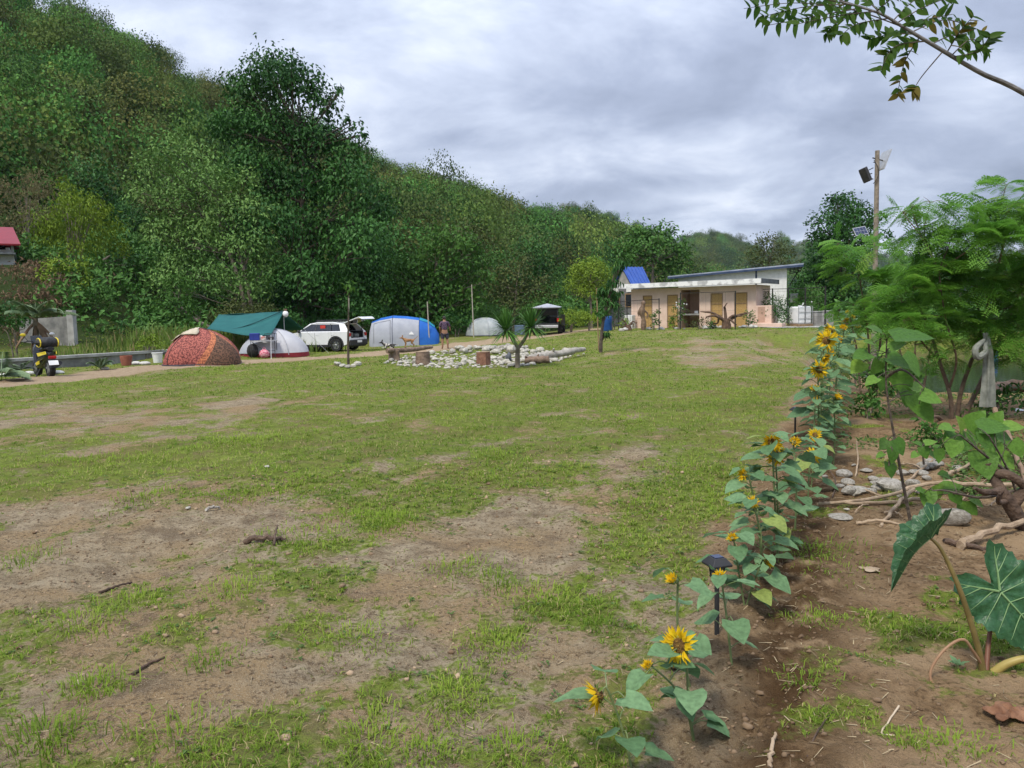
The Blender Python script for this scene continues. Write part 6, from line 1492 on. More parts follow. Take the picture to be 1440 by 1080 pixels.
# ================================================================== STONE RING ON THE LAWN
def rot_rand(o, r_, full=True):
    o.rotation_euler = (r_.uniform(-.5, .5), r_.uniform(-.5, .5), r_.uniform(0, 6.28)) if full else (0, 0, r_.uniform(0, 6.28))
r_ = np.random.default_rng(41); rock_meshes = []
STONE_W = mat('river_stone', (0.30, 0.28, 0.23), (0.55, 0.52, 0.45), 4, .85, bump=.35, bscale=18); STONE_G = mat('grey_stone', (0.22, 0.205, 0.175), (0.40, 0.375, 0.325), 4, .85, bump=.4, bscale=18)
def rock_mesh(seed, m):
    rr_ = np.random.default_rng(seed); mb = MB().ball((0, 0, 0), 1, 12, 8); V = np.array(mb.v); k = 1
    for _ in range(6):
        d = rdir(1, rr_)[0]; h = rr_.uniform(.55, .85); q = V @ d; V = V - np.maximum(q - h, 0)[:, None] * d * .85
    V *= rr_.uniform(.75, 1.1, 3) * V3(1, .85, .65); V += .03 * np.stack([fbm(V[:, 0] * 2 + seed, V[:, 1] * 2 + V[:, 2], 3, seed) - .5] * 3, 1) * 2
    mb.v = [tuple(p) for p in V]; o = mb.build('rock', m, smooth=True, angle=28); me = o.data; bpy.data.objects.remove(o); return me
rock_meshes = [rock_mesh(800 + i, STONE_W if i % 4 else STONE_G) for i in range(10)]
def rock(name, p, s, label, group=None, sink=.3, mesh=None, flat=1.0):
    o = bpy.data.objects.new(name, mesh or rock_meshes[r_.integers(len(rock_meshes))]); C.objects.link(o)
    o.location = Vector(V3(p[0], p[1], p[2] + s * (.65 * flat - sink))); o.scale = (s, s * r_.uniform(.75, 1.1), s * flat * r_.uniform(.8, 1.1)); rot_rand(o, r_, False); return tag(o, label, 'stone', group)
poly = np.array([(537, 511), (560, 515.5), (600, 517.5), (660, 518.5), (735, 516), (775, 511), (805, 503), (822, 494), (790, 494.5), (740, 492), (700, 491), (650, 492), (615, 496), (570, 503)])
def inside(u, v):
    c = False; j = len(poly) - 1
    for i in range(len(poly)):
        if (poly[i, 1] > v) != (poly[j, 1] > v) and u < (poly[j, 0] - poly[i, 0]) * (v - poly[i, 1]) / (poly[j, 1] - poly[i, 1]) + poly[i, 0]: c = not c
        j = i
    return c
placed = []; tries = 0
while len(placed) < 125 and tries < 9000:
    tries += 1; u, v = r_.uniform(536, 822), r_.uniform(490, 519)
    if not inside(u, v): continue
    p = G(u, v); s = r_.uniform(.06, .16) if v > 499 else r_.uniform(.13, .26)
    if any(math.hypot(p[0] - q[0], p[1] - q[1]) < (s + t) * .72 for q, t in placed): continue
    placed.append((p, s))
    if v < 499 and 640 < u < 735: rock('ring_stone', p, s, 'pale river stone heaped at the back of the fire ring', 'stones heaped at the back of the ring', .15)
    else: rock('ring_stone', p, s, 'pale river stone lying low in the stone ring on the lawn', 'stones of the ring on the lawn', .25)
for k in range(34):
    u = r_.uniform(640, 735); p = G(u, r_.uniform(493, 497)); p = p + V3(0, 0, r_.uniform(.05, .16)); rock('ring_stone', p, r_.uniform(.12, .2), 'pale river stone heaped at the back of the fire ring', 'stones heaped at the back of the ring', .3)
p = G(721, 501) ; rock('boulder', p, .36, 'largest white boulder at the back of the stone ring', None, .0, rock_meshes[1], 1.1)
p = G(716, 508); rock('boulder', p, .24, 'dark grey stone below the white boulder in the ring', None, .1, rock_mesh(860, mat('dark_stone', (0.06, 0.065, 0.075), (0.13, 0.135, 0.145), 5, .8, bump=.3)))
N = 1500; pts = []
while len(pts) < N:
    u, v = r_.uniform(536, 822), r_.uniform(490, 519)
    if inside(u, v): pts.append((u, v))
gp = np.array([G(*q) for q in pts[:500]]); gp = gp + r_.normal(0, .12, gp.shape) * V3(1, 1, 0); gp[:, 2] = gz(gp[:, 0], gp[:, 1])
base = MB().ball((0, 0, 0), 1, 6, 4); bv = np.array(base.v); tf = np.array([t for f in base.f for t in ([f] if len(f) == 3 else [(f[0], f[1], f[2]), (f[0], f[2], f[3])])])
sz = r_.uniform(.03, .08, len(gp)); V = bv[None] * (1 + r_.normal(0, .15, (len(gp), len(bv), 1))) * (sz[:, None, None] * V3(1, .9, .55)) + (gp + V3(0, 0, .02))[:, None, :]
tag(mesh_np('ring_pebbles', V.reshape(-1, 3), ((np.arange(len(gp)) * len(bv))[:, None, None] + tf[None]).reshape(-1, 3), STONE_W, smooth=True), kind='stuff')
LOGG = mat('grey_driftwood', (0.24, 0.215, 0.18), (0.44, 0.41, 0.36), 6, .9, bump=.6, bscale=14); LOGB = mat('brown_log', (0.13, 0.085, 0.06), (0.27, 0.19, 0.14), 6, .9, bump=.6, bscale=16); CUT = mat('cut_wood', (0.30, 0.21, 0.13), (0.42, 0.31, 0.20), 9, .85)
def log(name, pts, rad, label, m, n=12, knots=2, seed=0):
    rr_ = np.random.default_rng(seed); base = np.asarray(pts[0], float); path = bez(np.asarray(pts) - base, n); path[1:-1] += rr_.normal(0, .02, (n - 2, 3)); rad = np.interp(np.linspace(0, 1, n), np.linspace(0, 1, len(rad)), rad) * rr_.uniform(.9, 1.1, n)
    mb = MB().tube(path, rad, 10)
    for _ in range(knots):
        k = rr_.integers(2, n - 2); d = rdir(1, rr_)[0]; d[2] = abs(d[2]); mb.tube([path[k], path[k] + d * rad[k] * 1.9], [rad[k] * .4, rad[k] * .22], 6)
    o = mb.build(name, m, smooth=True); o.location = Vector(base); return tag(o, label, 'log')
a_, b_ = G(742, 511), G(806, 504); log('driftwood_log', [a_ + V3(0, 0, .12), (a_ + b_) / 2 + V3(0, .1, .18), b_ + V3(0, 0, .25), at(822, 491, b_[1] + .6)], [.12, .13, .11, .06], 'long pale driftwood log along the right side of the stone ring', LOGG, seed=1)
a_, b_ = G(738, 512), G(772, 511); log('brown_log', [a_ + V3(0, -.2, .12), b_ + V3(0, -.25, .14)], [.11, .12], 'brown barked log piece before the long pale driftwood log', LOGB, n=8, seed=2)
a_, b_ = G(548, 508), G(604, 503); log('bench_log', [a_ + V3(-.1, .1, .36), (a_ + b_) / 2 + V3(0, 0, .37), b_ + V3(.1, 0, .40)], [.085, .09, .06], 'flat weathered log laid as a bench at the left of the ring', LOGB, n=9, seed=3)
def stump(p, r, h, label, m=LOGB, name='stump'):
    o = empty(name, p, label, 'stump'); mb = MB(); n = 14; rr2 = 1 + r_.normal(0, .06, n); th = np.arange(n) * 2 * math.pi / n
    mb.loft([np.stack([r * f * rr2 * np.cos(th), r * f * rr2 * np.sin(th), np.full(n, z)], 1) for f, z in ((1.12, -.05), (1.03, .08), (1, h * .6), (.97, h))]).build('bark', m, o, smooth=True, angle=60)
    MB().lathe([(0, h + .004), (r * .9, h + .004), (r * .9, h + .012), (0, h + .012)], (0, 0, 0), 14).build('cut_face', CUT, o); return o
stump(G(595, 513), .23, .42, 'short cut stump in front of the log bench'); stump(G(681, 513), .21, .40, 'reddish cut stump at the middle of the stone ring', mat('red_bark', (0.15, 0.07, 0.045), (0.27, 0.14, 0.09), 7, .9, bump=.5)); stump(G(555, 507), .19, .34, 'stump holding up the left end of the log bench')
# -- forked dracaena
p = G(728, 517); dr = empty('dracaena', p, 'forked dracaena with two spiky green heads in the stone ring', 'plant'); S_ = p[1] / FPX
w2 = lambda u, v: V3((u - 728) * S_, r_.uniform(-.05, .05), (515 - v) * S_)
hl, hr = w2(713, 462), w2(748, 459)
MB().tube(bez([(0, 0, -.1), w2(728, 500), w2(729, 486)], 8), np.linspace(.085, .06, 8), 9).tube(bez([w2(729, 488), w2(722, 475), hl], 7), np.linspace(.055, .04, 7), 8).tube(bez([w2(729, 488), w2(738, 476), hr], 7), np.linspace(.055, .04, 7), 8).build('trunk', BARK, dr, smooth=True)
for hc in (hl, hr):
    n_ = 170; az = r_.uniform(0, 6.283, n_); el = r_.uniform(-.55, 1.5, n_); D_ = np.stack([np.cos(el) * np.cos(az), np.cos(el) * np.sin(az), np.sin(el)], 1); L_ = r_.uniform(.48, .80, n_)
    S2 = nrm(np.cross(D_, V3(0, 0, 1) + 1e-3)); B_ = hc + D_ * .04; w_ = .022; M1 = B_ + D_ * (L_ * .5)[:, None]; T_ = B_ + D_ * L_[:, None]; T_[:, 2] -= .16 * np.cos(el) * L_
    V = np.stack([B_ - S2 * w_ * .7, B_ + S2 * w_ * .7, M1 - S2 * w_, M1 + S2 * w_, T_], 1).reshape(-1, 3); b5 = np.arange(n_)[:, None] * 5
    mesh_np('leaf_head', V, np.concatenate([b5 + np.array([[0, 1, 3]]), b5 + np.array([[0, 3, 2]]), b5 + np.array([[2, 3, 4]])]), LEAF['mid'], dr, tint=np.repeat(np.clip(r_.normal(.5, .22, n_), 0, .92), 5))
# -- sapling with its stones
p = G(490, 515); sp_ = empty('sapling', p, 'thin staked sapling with a few bright leaves before the white car', 'tree'); S_ = p[1] / FPX; w2 = lambda u, v: V3((u - 490) * S_, 0, (515 - v) * S_)
MB().tube(bez([(0, 0, -.1), w2(491, 480), w2(493, 450), w2(494, 423), w2(496, 402)], 10), np.linspace(.045, .012, 10), 7).build('trunk', BARK_DARK, sp_, smooth=True); MB().tube([w2(492, 468), w2(494.5, 420)], .022, 6).build('stake', bpy.data.materials['pale_pole'], sp_)
n_ = 26; V, F = leaf_arrays(np.tile(w2(496, 404), (n_, 1)) + r_.normal(0, .10, (n_, 3)), rdir(n_, r_) + V3(0, 0, -.2), np.tile(V3(0, -.3, 1), (n_, 1)), .2, .5); mesh_np('leaves', V, F, LEAF['bright'], sp_, tint=np.repeat(r_.uniform(.4, .9, n_), 4))
for du, dv in ((-14, 0), (-8, 2), (-1, 3), (7, 2), (13, -.5), (-17, -1)): rock('edging_stone', G(490 + du, 515 + dv), r_.uniform(.10, .16), 'pale stone around the foot of the staked sapling', 'stones round the staked sapling', .2)
# -- tree with drooping dark leaves on a post
p = G(844, 496); S_ = p[1] / FPX
grow_px('drooping_tree', 'slender tree hung with drooping dark leaves before the blue hut', 'tree', 844, p[1], [(846, 440, 6), (851, 425, 8), (856, 410, 9), (862, 396, 9), (868, 380, 8), (873, 370, 6), (846, 412, 6), (866, 415, 6), (862, 428, 5), (850, 470, 3)], .22, k=4.5, m='dark', W=.26, droop=1.6, trunk=.075, seed=44, depth=.5, topf=.95, wood=BARK_DARK)

# ================================================================== FLOWER ROW
SUNLEAF = leaf_mat('sunflower_leaf', (0.085, 0.175, 0.075), (0.190, 0.320, 0.155), (0.27, 0.33, 0.08), trans=.35, rough=.6, spec=.15, mott=.22)
STEM = mat('flower_stem', (0.10, 0.15, 0.05), (0.17, 0.21, 0.085), 14, .6); PETAL = leaf_mat('petal', (0.68, 0.42, 0.010), (0.85, 0.62, 0.020), trans=.3, rough=.6, spec=.2)
DISC = mat('flower_disc', (0.10, 0.045, 0.012), (0.30, 0.17, 0.03), 60, .9, bump=.8, bscale=120); SEPAL = leaf_mat('sepal', (0.09, 0.16, 0.035), (0.22, 0.28, 0.06), trans=.2)
GR = 7
_wid = np.array([.10, .40, .50, .47, .34, .17, .0]); _pos = np.array([.0, .06, .24, .45, .66, .85, 1.0])
def broad_leaves(P, D, U, L, W, droop, tint, rr_, wav=.13, back=.12):
    """heart shaped blades, 3 columns x 7 rows each"""
    n = len(P); D = nrm(D); S = nrm(np.cross(D, U)); N = np.cross(S, D); V = []
    for k in range(GR):
        x = _pos[k]; w = _wid[k] * W; dn = -droop * x * x; c = P + (D * (x - (back if k == 0 else 0))[..., None] if False else D * x) * L[:, None] + N * (dn * L)[:, None]
        fold = .22 * w; wv = rr_.normal(0, wav, (n, 2)) * w[:, None] if hasattr(w, '__len__') else rr_.normal(0, wav, (n, 2))
        hb = -back if k == 1 else 0.0
        l_ = c - S * (w * L)[:, None] + N * ((fold + wv[:, 0] * .6) * L)[:, None] + D * (hb * L)[:, None]; r2 = c + S * (w * L)[:, None] + N * ((fold + wv[:, 1] * .6) * L)[:, None] + D * (hb * L)[:, None]
        V += [l_, c, r2]
    V = np.stack(V, 1).reshape(-1, 3); b = np.arange(n)[:, None] * (GR * 3); F = []
    for k in range(GR - 1):
        a = k * 3
        for q in ((a, a + 1, a + 4), (a, a + 4, a + 3), (a + 1, a + 2, a + 5), (a + 1, a + 5, a + 4)): F.append(b + np.array([q]))
    return V, np.concatenate(F), np.repeat(tint, GR * 3)
def flower_head(parent, c, face, R, kind, rr_):
    face = nrm(face); q = np.array(Vector(face).to_track_quat('Z', 'Y').to_matrix())
    hd = MB().lathe([(0, -.42 * R), (.28 * R, -.36 * R), (.50 * R, -.12 * R), (.52 * R, .0), (.40 * R, .10 * R), (0, .14 * R)], (0, 0, 0), 16); hd.v = [tuple(np.asarray(c) + q @ np.array(v)) for v in hd.v]
    o = hd.build('flower_head', DISC if kind != 'bud' else bpy.data.materials['sepal'] if False else STEM, parent, smooth=True)
    def ringleaves(n, r0, L, W, lift, name, m, t0, t1, inward=0.0):
        a = np.arange(n) * 2 * math.pi / n + rr_.uniform(-.15, .15, n); e = np.stack([np.cos(a), np.sin(a), np.zeros(n)], 1); lf = lift + rr_.normal(0, .22, n)
        D = e * np.cos(lf)[:, None] + V3(0, 0, 1) * np.sin(lf)[:, None]; P = e * r0 + V3(0, 0, inward); U = -e * np.sin(lf)[:, None] + V3(0, 0, 1) * np.cos(lf)[:, None]
        V, F = leaf_arrays(P, D, U, L * rr_.uniform(.75, 1.15, n), W, curl=rr_.uniform(-.1, .3), fold=.07); V = V @ q.T + c; mesh_np(name, V, F, m, o, tint=np.repeat(rr_.uniform(t0, t1, n), 4))
    ringleaves(14, .42 * R, .55 * R, .5, -.3 if kind != 'bud' else 1.0, 'sepals', SEPAL, .1, .8, -.05 * R)
    if kind == 'open': ringleaves(21, .45 * R, 1.05 * R, .30, .12, 'petals', PETAL, .1, .9); ringleaves(17, .43 * R, .95 * R, .30, .35, 'petals', PETAL, .2, .9, .02 * R)
    elif kind == 'droop': ringleaves(20, .45 * R, .95 * R, .32, .75, 'petals', PETAL, 0, .6); ringleaves(14, .42 * R, .8 * R, .32, 1.0, 'petals', PETAL, 0, .5)
    else: ringleaves(18, .38 * R, .85 * R, .36, 1.05, 'petals', PETAL, .0, .6, .05 * R); ringleaves(14, .22 * R, .75 * R, .36, 1.25, 'petals', PETAL, .1, .6, .08 * R)
    return o
def sunflower(bu, bv, heads, nleaf, LL, label, seed, stems=None, group=None, bare=.12):
    """heads: (u, v, facing, radius, kind)"""
    rr_ = np.random.default_rng(seed); b0 = G(bu, bv); heads = [(a_, b_, c_, d_ * (1.15 if e_ == 'bud' else 1.0), e_) for a_, b_, c_, d_, e_ in heads]; root = empty('sunflower', b0, label, 'sunflower', group=group); D0 = b0[1]; sm = MB(); paths = []
    for (hu, hv, face, R, kind) in heads:
        h = at(hu, hv, D0 + rr_.uniform(-.05, .05)) - b0; face = nrm(V3(*face)); neck = h - face * R * .36
        mid = V3(h[0] * .35, h[1] * .4, h[2] * .55) + rr_.normal(0, .012, 3); top = V3(neck[0], neck[1], max(neck[2], h[2])) - face * R * .35 + V3(0, 0, .012)
        pth = bez([(0, 0, -.03), mid, top, neck], 12); r0 = .0035 + .0055 * h[2]; sm.tube(pth, np.linspace(r0, r0 * .6, 12), 7); paths.append(pth)
    P, D, U, L, W, Dr, T = [], [], [], [], [], [], []; per = max(1, nleaf // len(paths))
    for pth in paths:
        for k in range(per):
            f = bare + (.80 - bare) * (k + .5) / per; i = f * 10; p = pth[int(i)] * (1 - i % 1) + pth[int(i) + 1] * (i % 1); az = k * 2.4 + rr_.uniform(-.4, .4); e = V3(math.cos(az), math.sin(az), 0)
            s_ = LL * (1.15 - .75 * abs(f - .45)) * rr_.uniform(.75, 1.15); pe_ = p + e * s_ * .55 + V3(0, 0, s_ * rr_.uniform(.05, .35)); sm.tube(bez([p, p + e * s_ * .3 + V3(0, 0, s_ * .22), pe_], 5), .0022 + .0012 * p[2], 5)
            P.append(pe_); D.append(e + V3(0, 0, rr_.uniform(-.45, .22))); U.append(V3(0, 0, 1) + rr_.normal(0, .2, 3)); L.append(s_); W.append(rr_.uniform(.75, 1.0)); Dr.append(rr_.uniform(.05, .30)); T.append(rr_.uniform(.15, .78) if rr_.random() > .06 else .98)
    sm.build('stem', STEM, root, smooth=True)
    V, F, T = broad_leaves(np.array(P), np.array(D), np.array(U), np.array(L), np.array(W), np.array(Dr), np.array(T), rr_); mesh_np('leaves', V, F, SUNLEAF, root, tint=T, smooth=True)
    for (hu, hv, face, R, kind), pth in zip(heads, paths): flower_head(root, pth[-1] + nrm(V3(*face)) * R * .36, face, R, kind, rr_)
    return root
sunflower(890, 1080, [(840, 978, (-.9, -.1, -.25), .052, 'droop')], 7, .12, 'sunflower nearest the camera, its orange head drooping to the left', 1)
sunflower(977, 1040, [(955, 908, (-.75, -.55, .15), .058, 'open'), (912, 938, (-.5, -.3, .8), .024, 'bud')], 12, .11, 'sunflower with a large ragged yellow bloom, second from the camera', 2)
sunflower(972, 965, [(948, 816, (-.6, -.3, .6), .032, 'bud')], 7, .10, 'sunflower with one yellow green bud left of the near path lamp', 3)
sunflower(1030, 935, [(1012, 812, (-.3, -.4, .8), .030, 'bud')], 8, .11, 'budding sunflower growing right against the near path lamp', 4)
sunflower(1048, 850, [(1030, 757, (-.3, -.5, .6), .030, 'bud'), (1079, 789, (.3, -.8, .2), .036, 'bud')], 22, .115, 'sunflower with two buds just beyond the near path lamp', 5)
sunflower(1066, 815, [(1058, 708, (-.2, -.6, .5), .036, 'droop')], 18, .115, 'sunflower with a dull yellow half closed head under the leaning bud', 6)
sunflower(1072, 790, [(1047, 668, (-.7, -.4, .3), .038, 'bud')], 18, .115, 'sunflower whose single bud leans left out of the row', 7)
sunflower(1094, 785, [(1086, 622, (-.2, -.7, -.1), (.058), 'droop'), (1091, 640, (-.2, -.9, -.1), .05, 'open')], 38, .125, 'tall leafy sunflower with two heads before the far path lamp', 8)
sunflower(1118, 745, [(1117, 622, (.0, -.6, .5), .040, 'bud')], 14, .115, 'sunflower with one small bud right of the two headed one', 9)
sunflower(1136, 715, [(1142, 641, (.1, -.8, .4), .052, 'open')], 11, .15, 'low sunflower with yellow bloom, nearest the rocks', 10)
sunflower(1140, 690, [(1146, 612, (.1, -.8, .3), .048, 'open')], 10, .15, 'low sunflower with small yellow bloom beyond the far path lamp', 11)
sunflower(1148, 655, [(1152, 520, (-.1, -.95, .1), (.072), 'open')], 34, .115, 'tall sunflower with round open bloom below the topmost blooms', 12)
sunflower(1158, 640, [(1162, 479, (-.1, -.95, .1), (.088), 'open'), (1159, 503, (.2, -.6, -.3), .06, 'bud')], 40, .12, 'tallest sunflower with broad bloom and dark brown centre', 13)
sunflower(1166, 618, [(1168, 465, (.3, -.6, .3), (.07), 'open')], 34, .12, 'sunflower whose bloom rises just behind the tallest one', 14)
sunflower(1140, 660, [(1146, 548, (-.4, -.5, .6), .05, 'bud')], 22, .10, 'leafy sunflower in bud at the left side of the tall group', 15)
sunflower(1172, 655, [(1176, 560, (.4, -.5, .6), .05, 'bud')], 22, .12, 'leafy sunflower in bud at the right side of the tall group', 16)
for q, (bu, bv, hu, hv) in enumerate(((1160, 600, 1168, 500), (1172, 580, 1180, 478), (1166, 566, 1174, 476), (1180, 556, 1186, 462), (1174, 545, 1190, 452), (1184, 536, 1198, 446), (1186, 526, 1192, 440), (1192, 520, 1204, 438), (1150, 615, 1150, 560), (1190, 545, 1206, 460))):
    sunflower(bu, bv, [(hu, hv, (random.uniform(-.4, .4), -.6, .5), .07, 'bud')], 15, .22, 'leafy sunflower in bud far along the row behind the open blooms', 20 + q, group='far sunflowers of the row')
# -- solar path lamps
def path_lamp(bu, bv, vt, label):
    b0 = G(bu, bv); H = at(bu, vt, b0[1])[2] - b0[2]; o = empty('path_lamp', b0, label, 'garden lamp', .3)
    MB().tube([(0, 0, -.1), (0, 0, H * .70)], .0115, 12).lathe([(.0115, H * .70), (.022, H * .72), (.022, H * .74), (.0115, H * .74)], (0, 0, 0), 12).build('post', CLAD, o, smooth=True)
    lz = H * .74; ln = MB()
    for a in range(4):
        t = a * math.pi / 2 + math.pi / 4; ln.bar((.030 * math.cos(t), .030 * math.sin(t), lz), (.036 * math.cos(t), .036 * math.sin(t), H * .90), .006)
    ln.box((0, 0, lz + .003), (.05, .05, .008)); ln.box((0, 0, (lz + H * .9) / 2), (.054, .054, .005)); fr_ = ln.build('lantern', CLAD, o)
    gl, n, l, b = _tree('frosted_glass'); b.inputs['Base Color'].default_value = (.32, .33, .34, 1); b.inputs['Roughness'].default_value = .25; b.inputs['Transmission Weight'].default_value = .5
    MB().loft([np.array([(x * .019, y * .019, lz + .008) for x, y in ((-1, -1), (1, -1), (1, 1), (-1, 1))]), np.array([(x * .023, y * .023, H * .90) for x, y in ((-1, -1), (1, -1), (1, 1), (-1, 1))])]).build('glass', gl, fr_)
    MB().loft([np.array([(x * s_, y * s_, z) for x, y in ((-1, -1), (1, -1), (1, 1), (-1, 1))]) for s_, z in ((.052, H * .895), (.054, H * .92), (.034, H * .985), (.030, H))]).build('cap', CLAD, o, bevel=.003)
    MB().box((0, 0, H + .002), (.046, .046, .004)).build('solar_cell', SOLAR, o); return o
path_lamp(1008, 893, 783, 'near black solar path lamp among the sunflower leaves'); path_lamp(1118, 614, 573, 'far black solar path lamp standing clear left of the sunflowers')

# ================================================================== RIGHT SIDE: FEATHERY TREES, SAPLINGS, TARO, STICKS
FEATHER = leaf_mat('feathery_leaf', (0.075, 0.215, 0.026), (0.205, 0.420, 0.060), (0.28, 0.42, 0.07), trans=.5, rough=.55, spec=.3)
def feathers(P, D, L, rr_, npin=7, nlf=5, lw=.015, ll=.040):
    """twice divided fronds: rib, side ribs, rows of tiny leaflets"""
    n = len(P); D = nrm(D); S = nrm(np.cross(D, V3(0, 0, 1) + rr_.normal(0, .25, (n, 3)))); N = np.cross(S, D); Vs = []; As = []; Us = []; Ts = []; tn = np.clip(rr_.normal(.45, .2, n), 0, .95); Ls = []
    for k in range(npin):
        f = .18 + .80 * k / (npin - 1); root = P + D * (L * f)[:, None] - V3(0, 0, 1) * (L * .35 * f * f)[:, None]; pl_ = L * .42 * (1 - .55 * abs(f - .45))
        for sg in (-1, 1):
            d = nrm(D * .55 + S * sg * .85 + rr_.normal(0, .08, (n, 3)) - V3(0, 0, .18))
            for j in range(nlf):
                g_ = (j + .6) / nlf; q = root + d * (pl_ * g_)[:, None] - V3(0, 0, 1) * (pl_ * .25 * g_ * g_)[:, None]; s2 = nrm(np.cross(d, N))
                for t_ in (-1, 1):
                    Vs.append(q); As.append(nrm(d * .45 + s2 * t_)); Us.append(N + rr_.normal(0, .15, (n, 3))); Ts.append(np.clip(tn + rr_.normal(0, .06, n), 0, 1)); Ls.append(ll * L / .30 * np.ones(n))
    P_, A_2, U_, T_, L_ = np.concatenate(Vs), np.concatenate(As), np.concatenate(Us), np.concatenate(Ts), np.concatenate(Ls)
    V, F = leaf_arrays(P_, A_2, U_, L_, lw / ll, curl=.05, fold=.03); return V, F, np.repeat(T_, 4)
def feathery(name, label, bu, bv, D, lobes, nper, L, stems, seed, rad=.035):
    rr_ = np.random.default_rng(seed); b0 = G(bu, bv); dD = D - b0[1]; root = empty(name, b0, label, 'tree'); P, Dr, Ls = [], [], []; mb = MB(); cs = []
    for (u, v, r) in lobes:
        R = r * D / FPX; c = at(u, v, D + rr_.uniform(-1, 1) * R * 1.1) - b0; cs.append((c, R)); n = max(7, int(nper * .95 * (r / 40) ** 2)); d = rdir(n, rr_); d[:, 2] = np.abs(d[:, 2]) * .9 - .25
        P.append(c + d * R * rr_.uniform(.15, .8, n)[:, None]); e = d * V3(1, 1, .35) + rr_.normal(0, .3, (n, 3)) + V3(0, 0, rr_.uniform(-.35, .25)); Dr.append(e); Ls.append(L * rr_.uniform(.75, 1.3, n))
    P, Dr, Ls = np.concatenate(P), np.concatenate(Dr), np.concatenate(Ls); V, F, T = feathers(P, Dr, Ls, rr_); mesh_np('foliage', V, F, FEATHER, root, tint=T)
    ends = []
    for st_ in stems:
        pts = [at(u, v, D + dd) - b0 for u, v, dd in st_[1:]]; pts[0] = pts[0] * V3(1, 1, 0) + V3(0, 0, -.06) if st_[0] == 'g' else pts[0]; path = bez(pts, 14); r0 = rad if st_[0] == 'g' else rad * .55; mb.tube(path, np.linspace(r0, r0 * .35, 14), 8); ends.append(path)
    allp = np.concatenate(ends)
    for c, R in cs:
        k = np.argmin(np.linalg.norm(allp - c, axis=1) + np.maximum(0, allp[:, 2] - c[2]) * 2); a = allp[k]; mb.tube(bez([a, (a + c) / 2 + rr_.normal(0, .05, 3), c], 7), np.linspace(rad * .35, rad * .10, 7), 6)
        for _ in range(4):
            e = c + rdir(1, rr_)[0] * R * .7; mb.tube(bez([c, (c + e) / 2 + rr_.normal(0, .03, 3), e], 4), np.linspace(rad * .12, rad * .05, 4), 5)
    mb.build('trunk', bpy.data.materials.get('feather_bark') or mat('feather_bark', (0.10, 0.065, 0.042), (0.20, 0.14, 0.095), 14, .85, bump=.4), root, smooth=True); return root
feathery('feathery_tree', 'many stemmed feathery leaved tree at the right edge by the pond', 1338, 588, 10.6,
         [(1308, 285, 24), (1345, 312, 34), (1300, 330, 28), (1315, 375, 42), (1285, 405, 36), (1385, 335, 46), (1430, 285, 36), (1415, 262, 20), (1362, 400, 48), (1425, 390, 54), (1300, 445, 36), (1352, 452, 38), (1405, 448, 40), (1445, 330, 46), (1462, 420, 50), (1280, 290, 14), (1270, 300, 10), (1400, 300, 26), (1475, 300, 40), (1440, 470, 30), (1330, 350, 40), (1270, 450, 26), (1480, 380, 50), (1292, 478, 22), (1412, 488, 22), (1446, 500, 28), (1362, 478, 20), (1268, 425, 22), (1330, 505, 14)], 50, .30,
         [('g', (1338, 588, 0), (1336, 555, 0), (1318, 500, .1), (1305, 455, .2), (1285, 420, .2)), ('s', (1335, 545, 0), (1345, 505, -.2), (1330, 450, -.3), (1320, 380, -.3)), ('g', (1345, 586, .1), (1352, 548, .1), (1372, 490, .2), (1392, 420, .1), (1412, 340, 0)),
          ('g', (1352, 584, .1), (1378, 540, .3), (1405, 480, .5), (1430, 420, .5), (1450, 350, .4)), ('s', (1380, 470, .2), (1375, 430, .4), (1360, 370, .5)), ('s', (1320, 505, .1), (1296, 480, -.3), (1275, 440, -.4)), ('g', (1330, 590, -.1), (1318, 586, -.3), (1305, 590, -.6))], 61)
feathery('feathery_bush', 'lower feathery leaved bush before the solar light pole', 1222, 540, 14.2,
         [(1196, 352, 24), (1232, 352, 24), (1214, 392, 32), (1250, 400, 30), (1188, 378, 18), (1200, 428, 24), (1240, 432, 28), (1178, 342, 12), (1262, 372, 22), (1270, 420, 22), (1222, 456, 20), (1190, 455, 12), (1258, 460, 16)], 46, .36,
         [('g', (1222, 540, 0), (1222, 490, 0), (1215, 430, .1), (1205, 370, .1)), ('g', (1232, 538, .1), (1238, 480, .2), (1248, 420, .2), (1250, 370, .2)), ('g', (1212, 542, -.1), (1206, 500, 0), (1196, 450, 0))], 62, .026)
feathery('feathery_bush', 'dark feathery bush between the pole and the pond at the back', 1285, 512, 17.5,
         [(1275, 470, 22), (1300, 455, 26), (1330, 470, 24), (1255, 480, 16), (1300, 485, 18), (1240, 470, 14), (1360, 462, 22)], 34, .34, [('g', (1285, 512, 0), (1287, 490, 0), (1290, 455, 0)), ('g', (1295, 512, .1), (1310, 485, .1), (1330, 462, .2)), ('g', (1280, 514, .1), (1265, 490, .1), (1250, 470, .2))], 63, .03)
# hanging cloth
cD = 10.25; n_ = 22; ring = []; cb0 = at(1384, 470, cD)
for v, w_, off in ((468, .05, 0), (478, .05, .02), (484, .11, -.03), (492, .10, .0), (500, .075, .03), (520, .085, .03), (545, .10, .03), (565, .115, .02), (572, .12, .02)):
    c = at(1386, v, cD) + V3(off, 0, 0) - cb0; th = np.arange(n_) * 2 * math.pi / n_; rr2 = .72 * w_ * (1 + .28 * np.sin(th * 5 + v * .02) + .1 * np.sin(th * 9)); ring.append(np.stack([c[0] + rr2 * np.cos(th), c[1] + rr2 * .7 * np.sin(th), np.full(n_, c[2])], 1))
o = MB().loft(ring).build('hanging_cloth', cloth('grey_net_cloth', (0.20, 0.215, 0.185), (0.33, 0.345, 0.30), 12, .2), smooth=True, angle=80); o.location = Vector(cb0); tag(o, 'grey green net cloth knotted and hanging from the feathery tree', 'cloth')
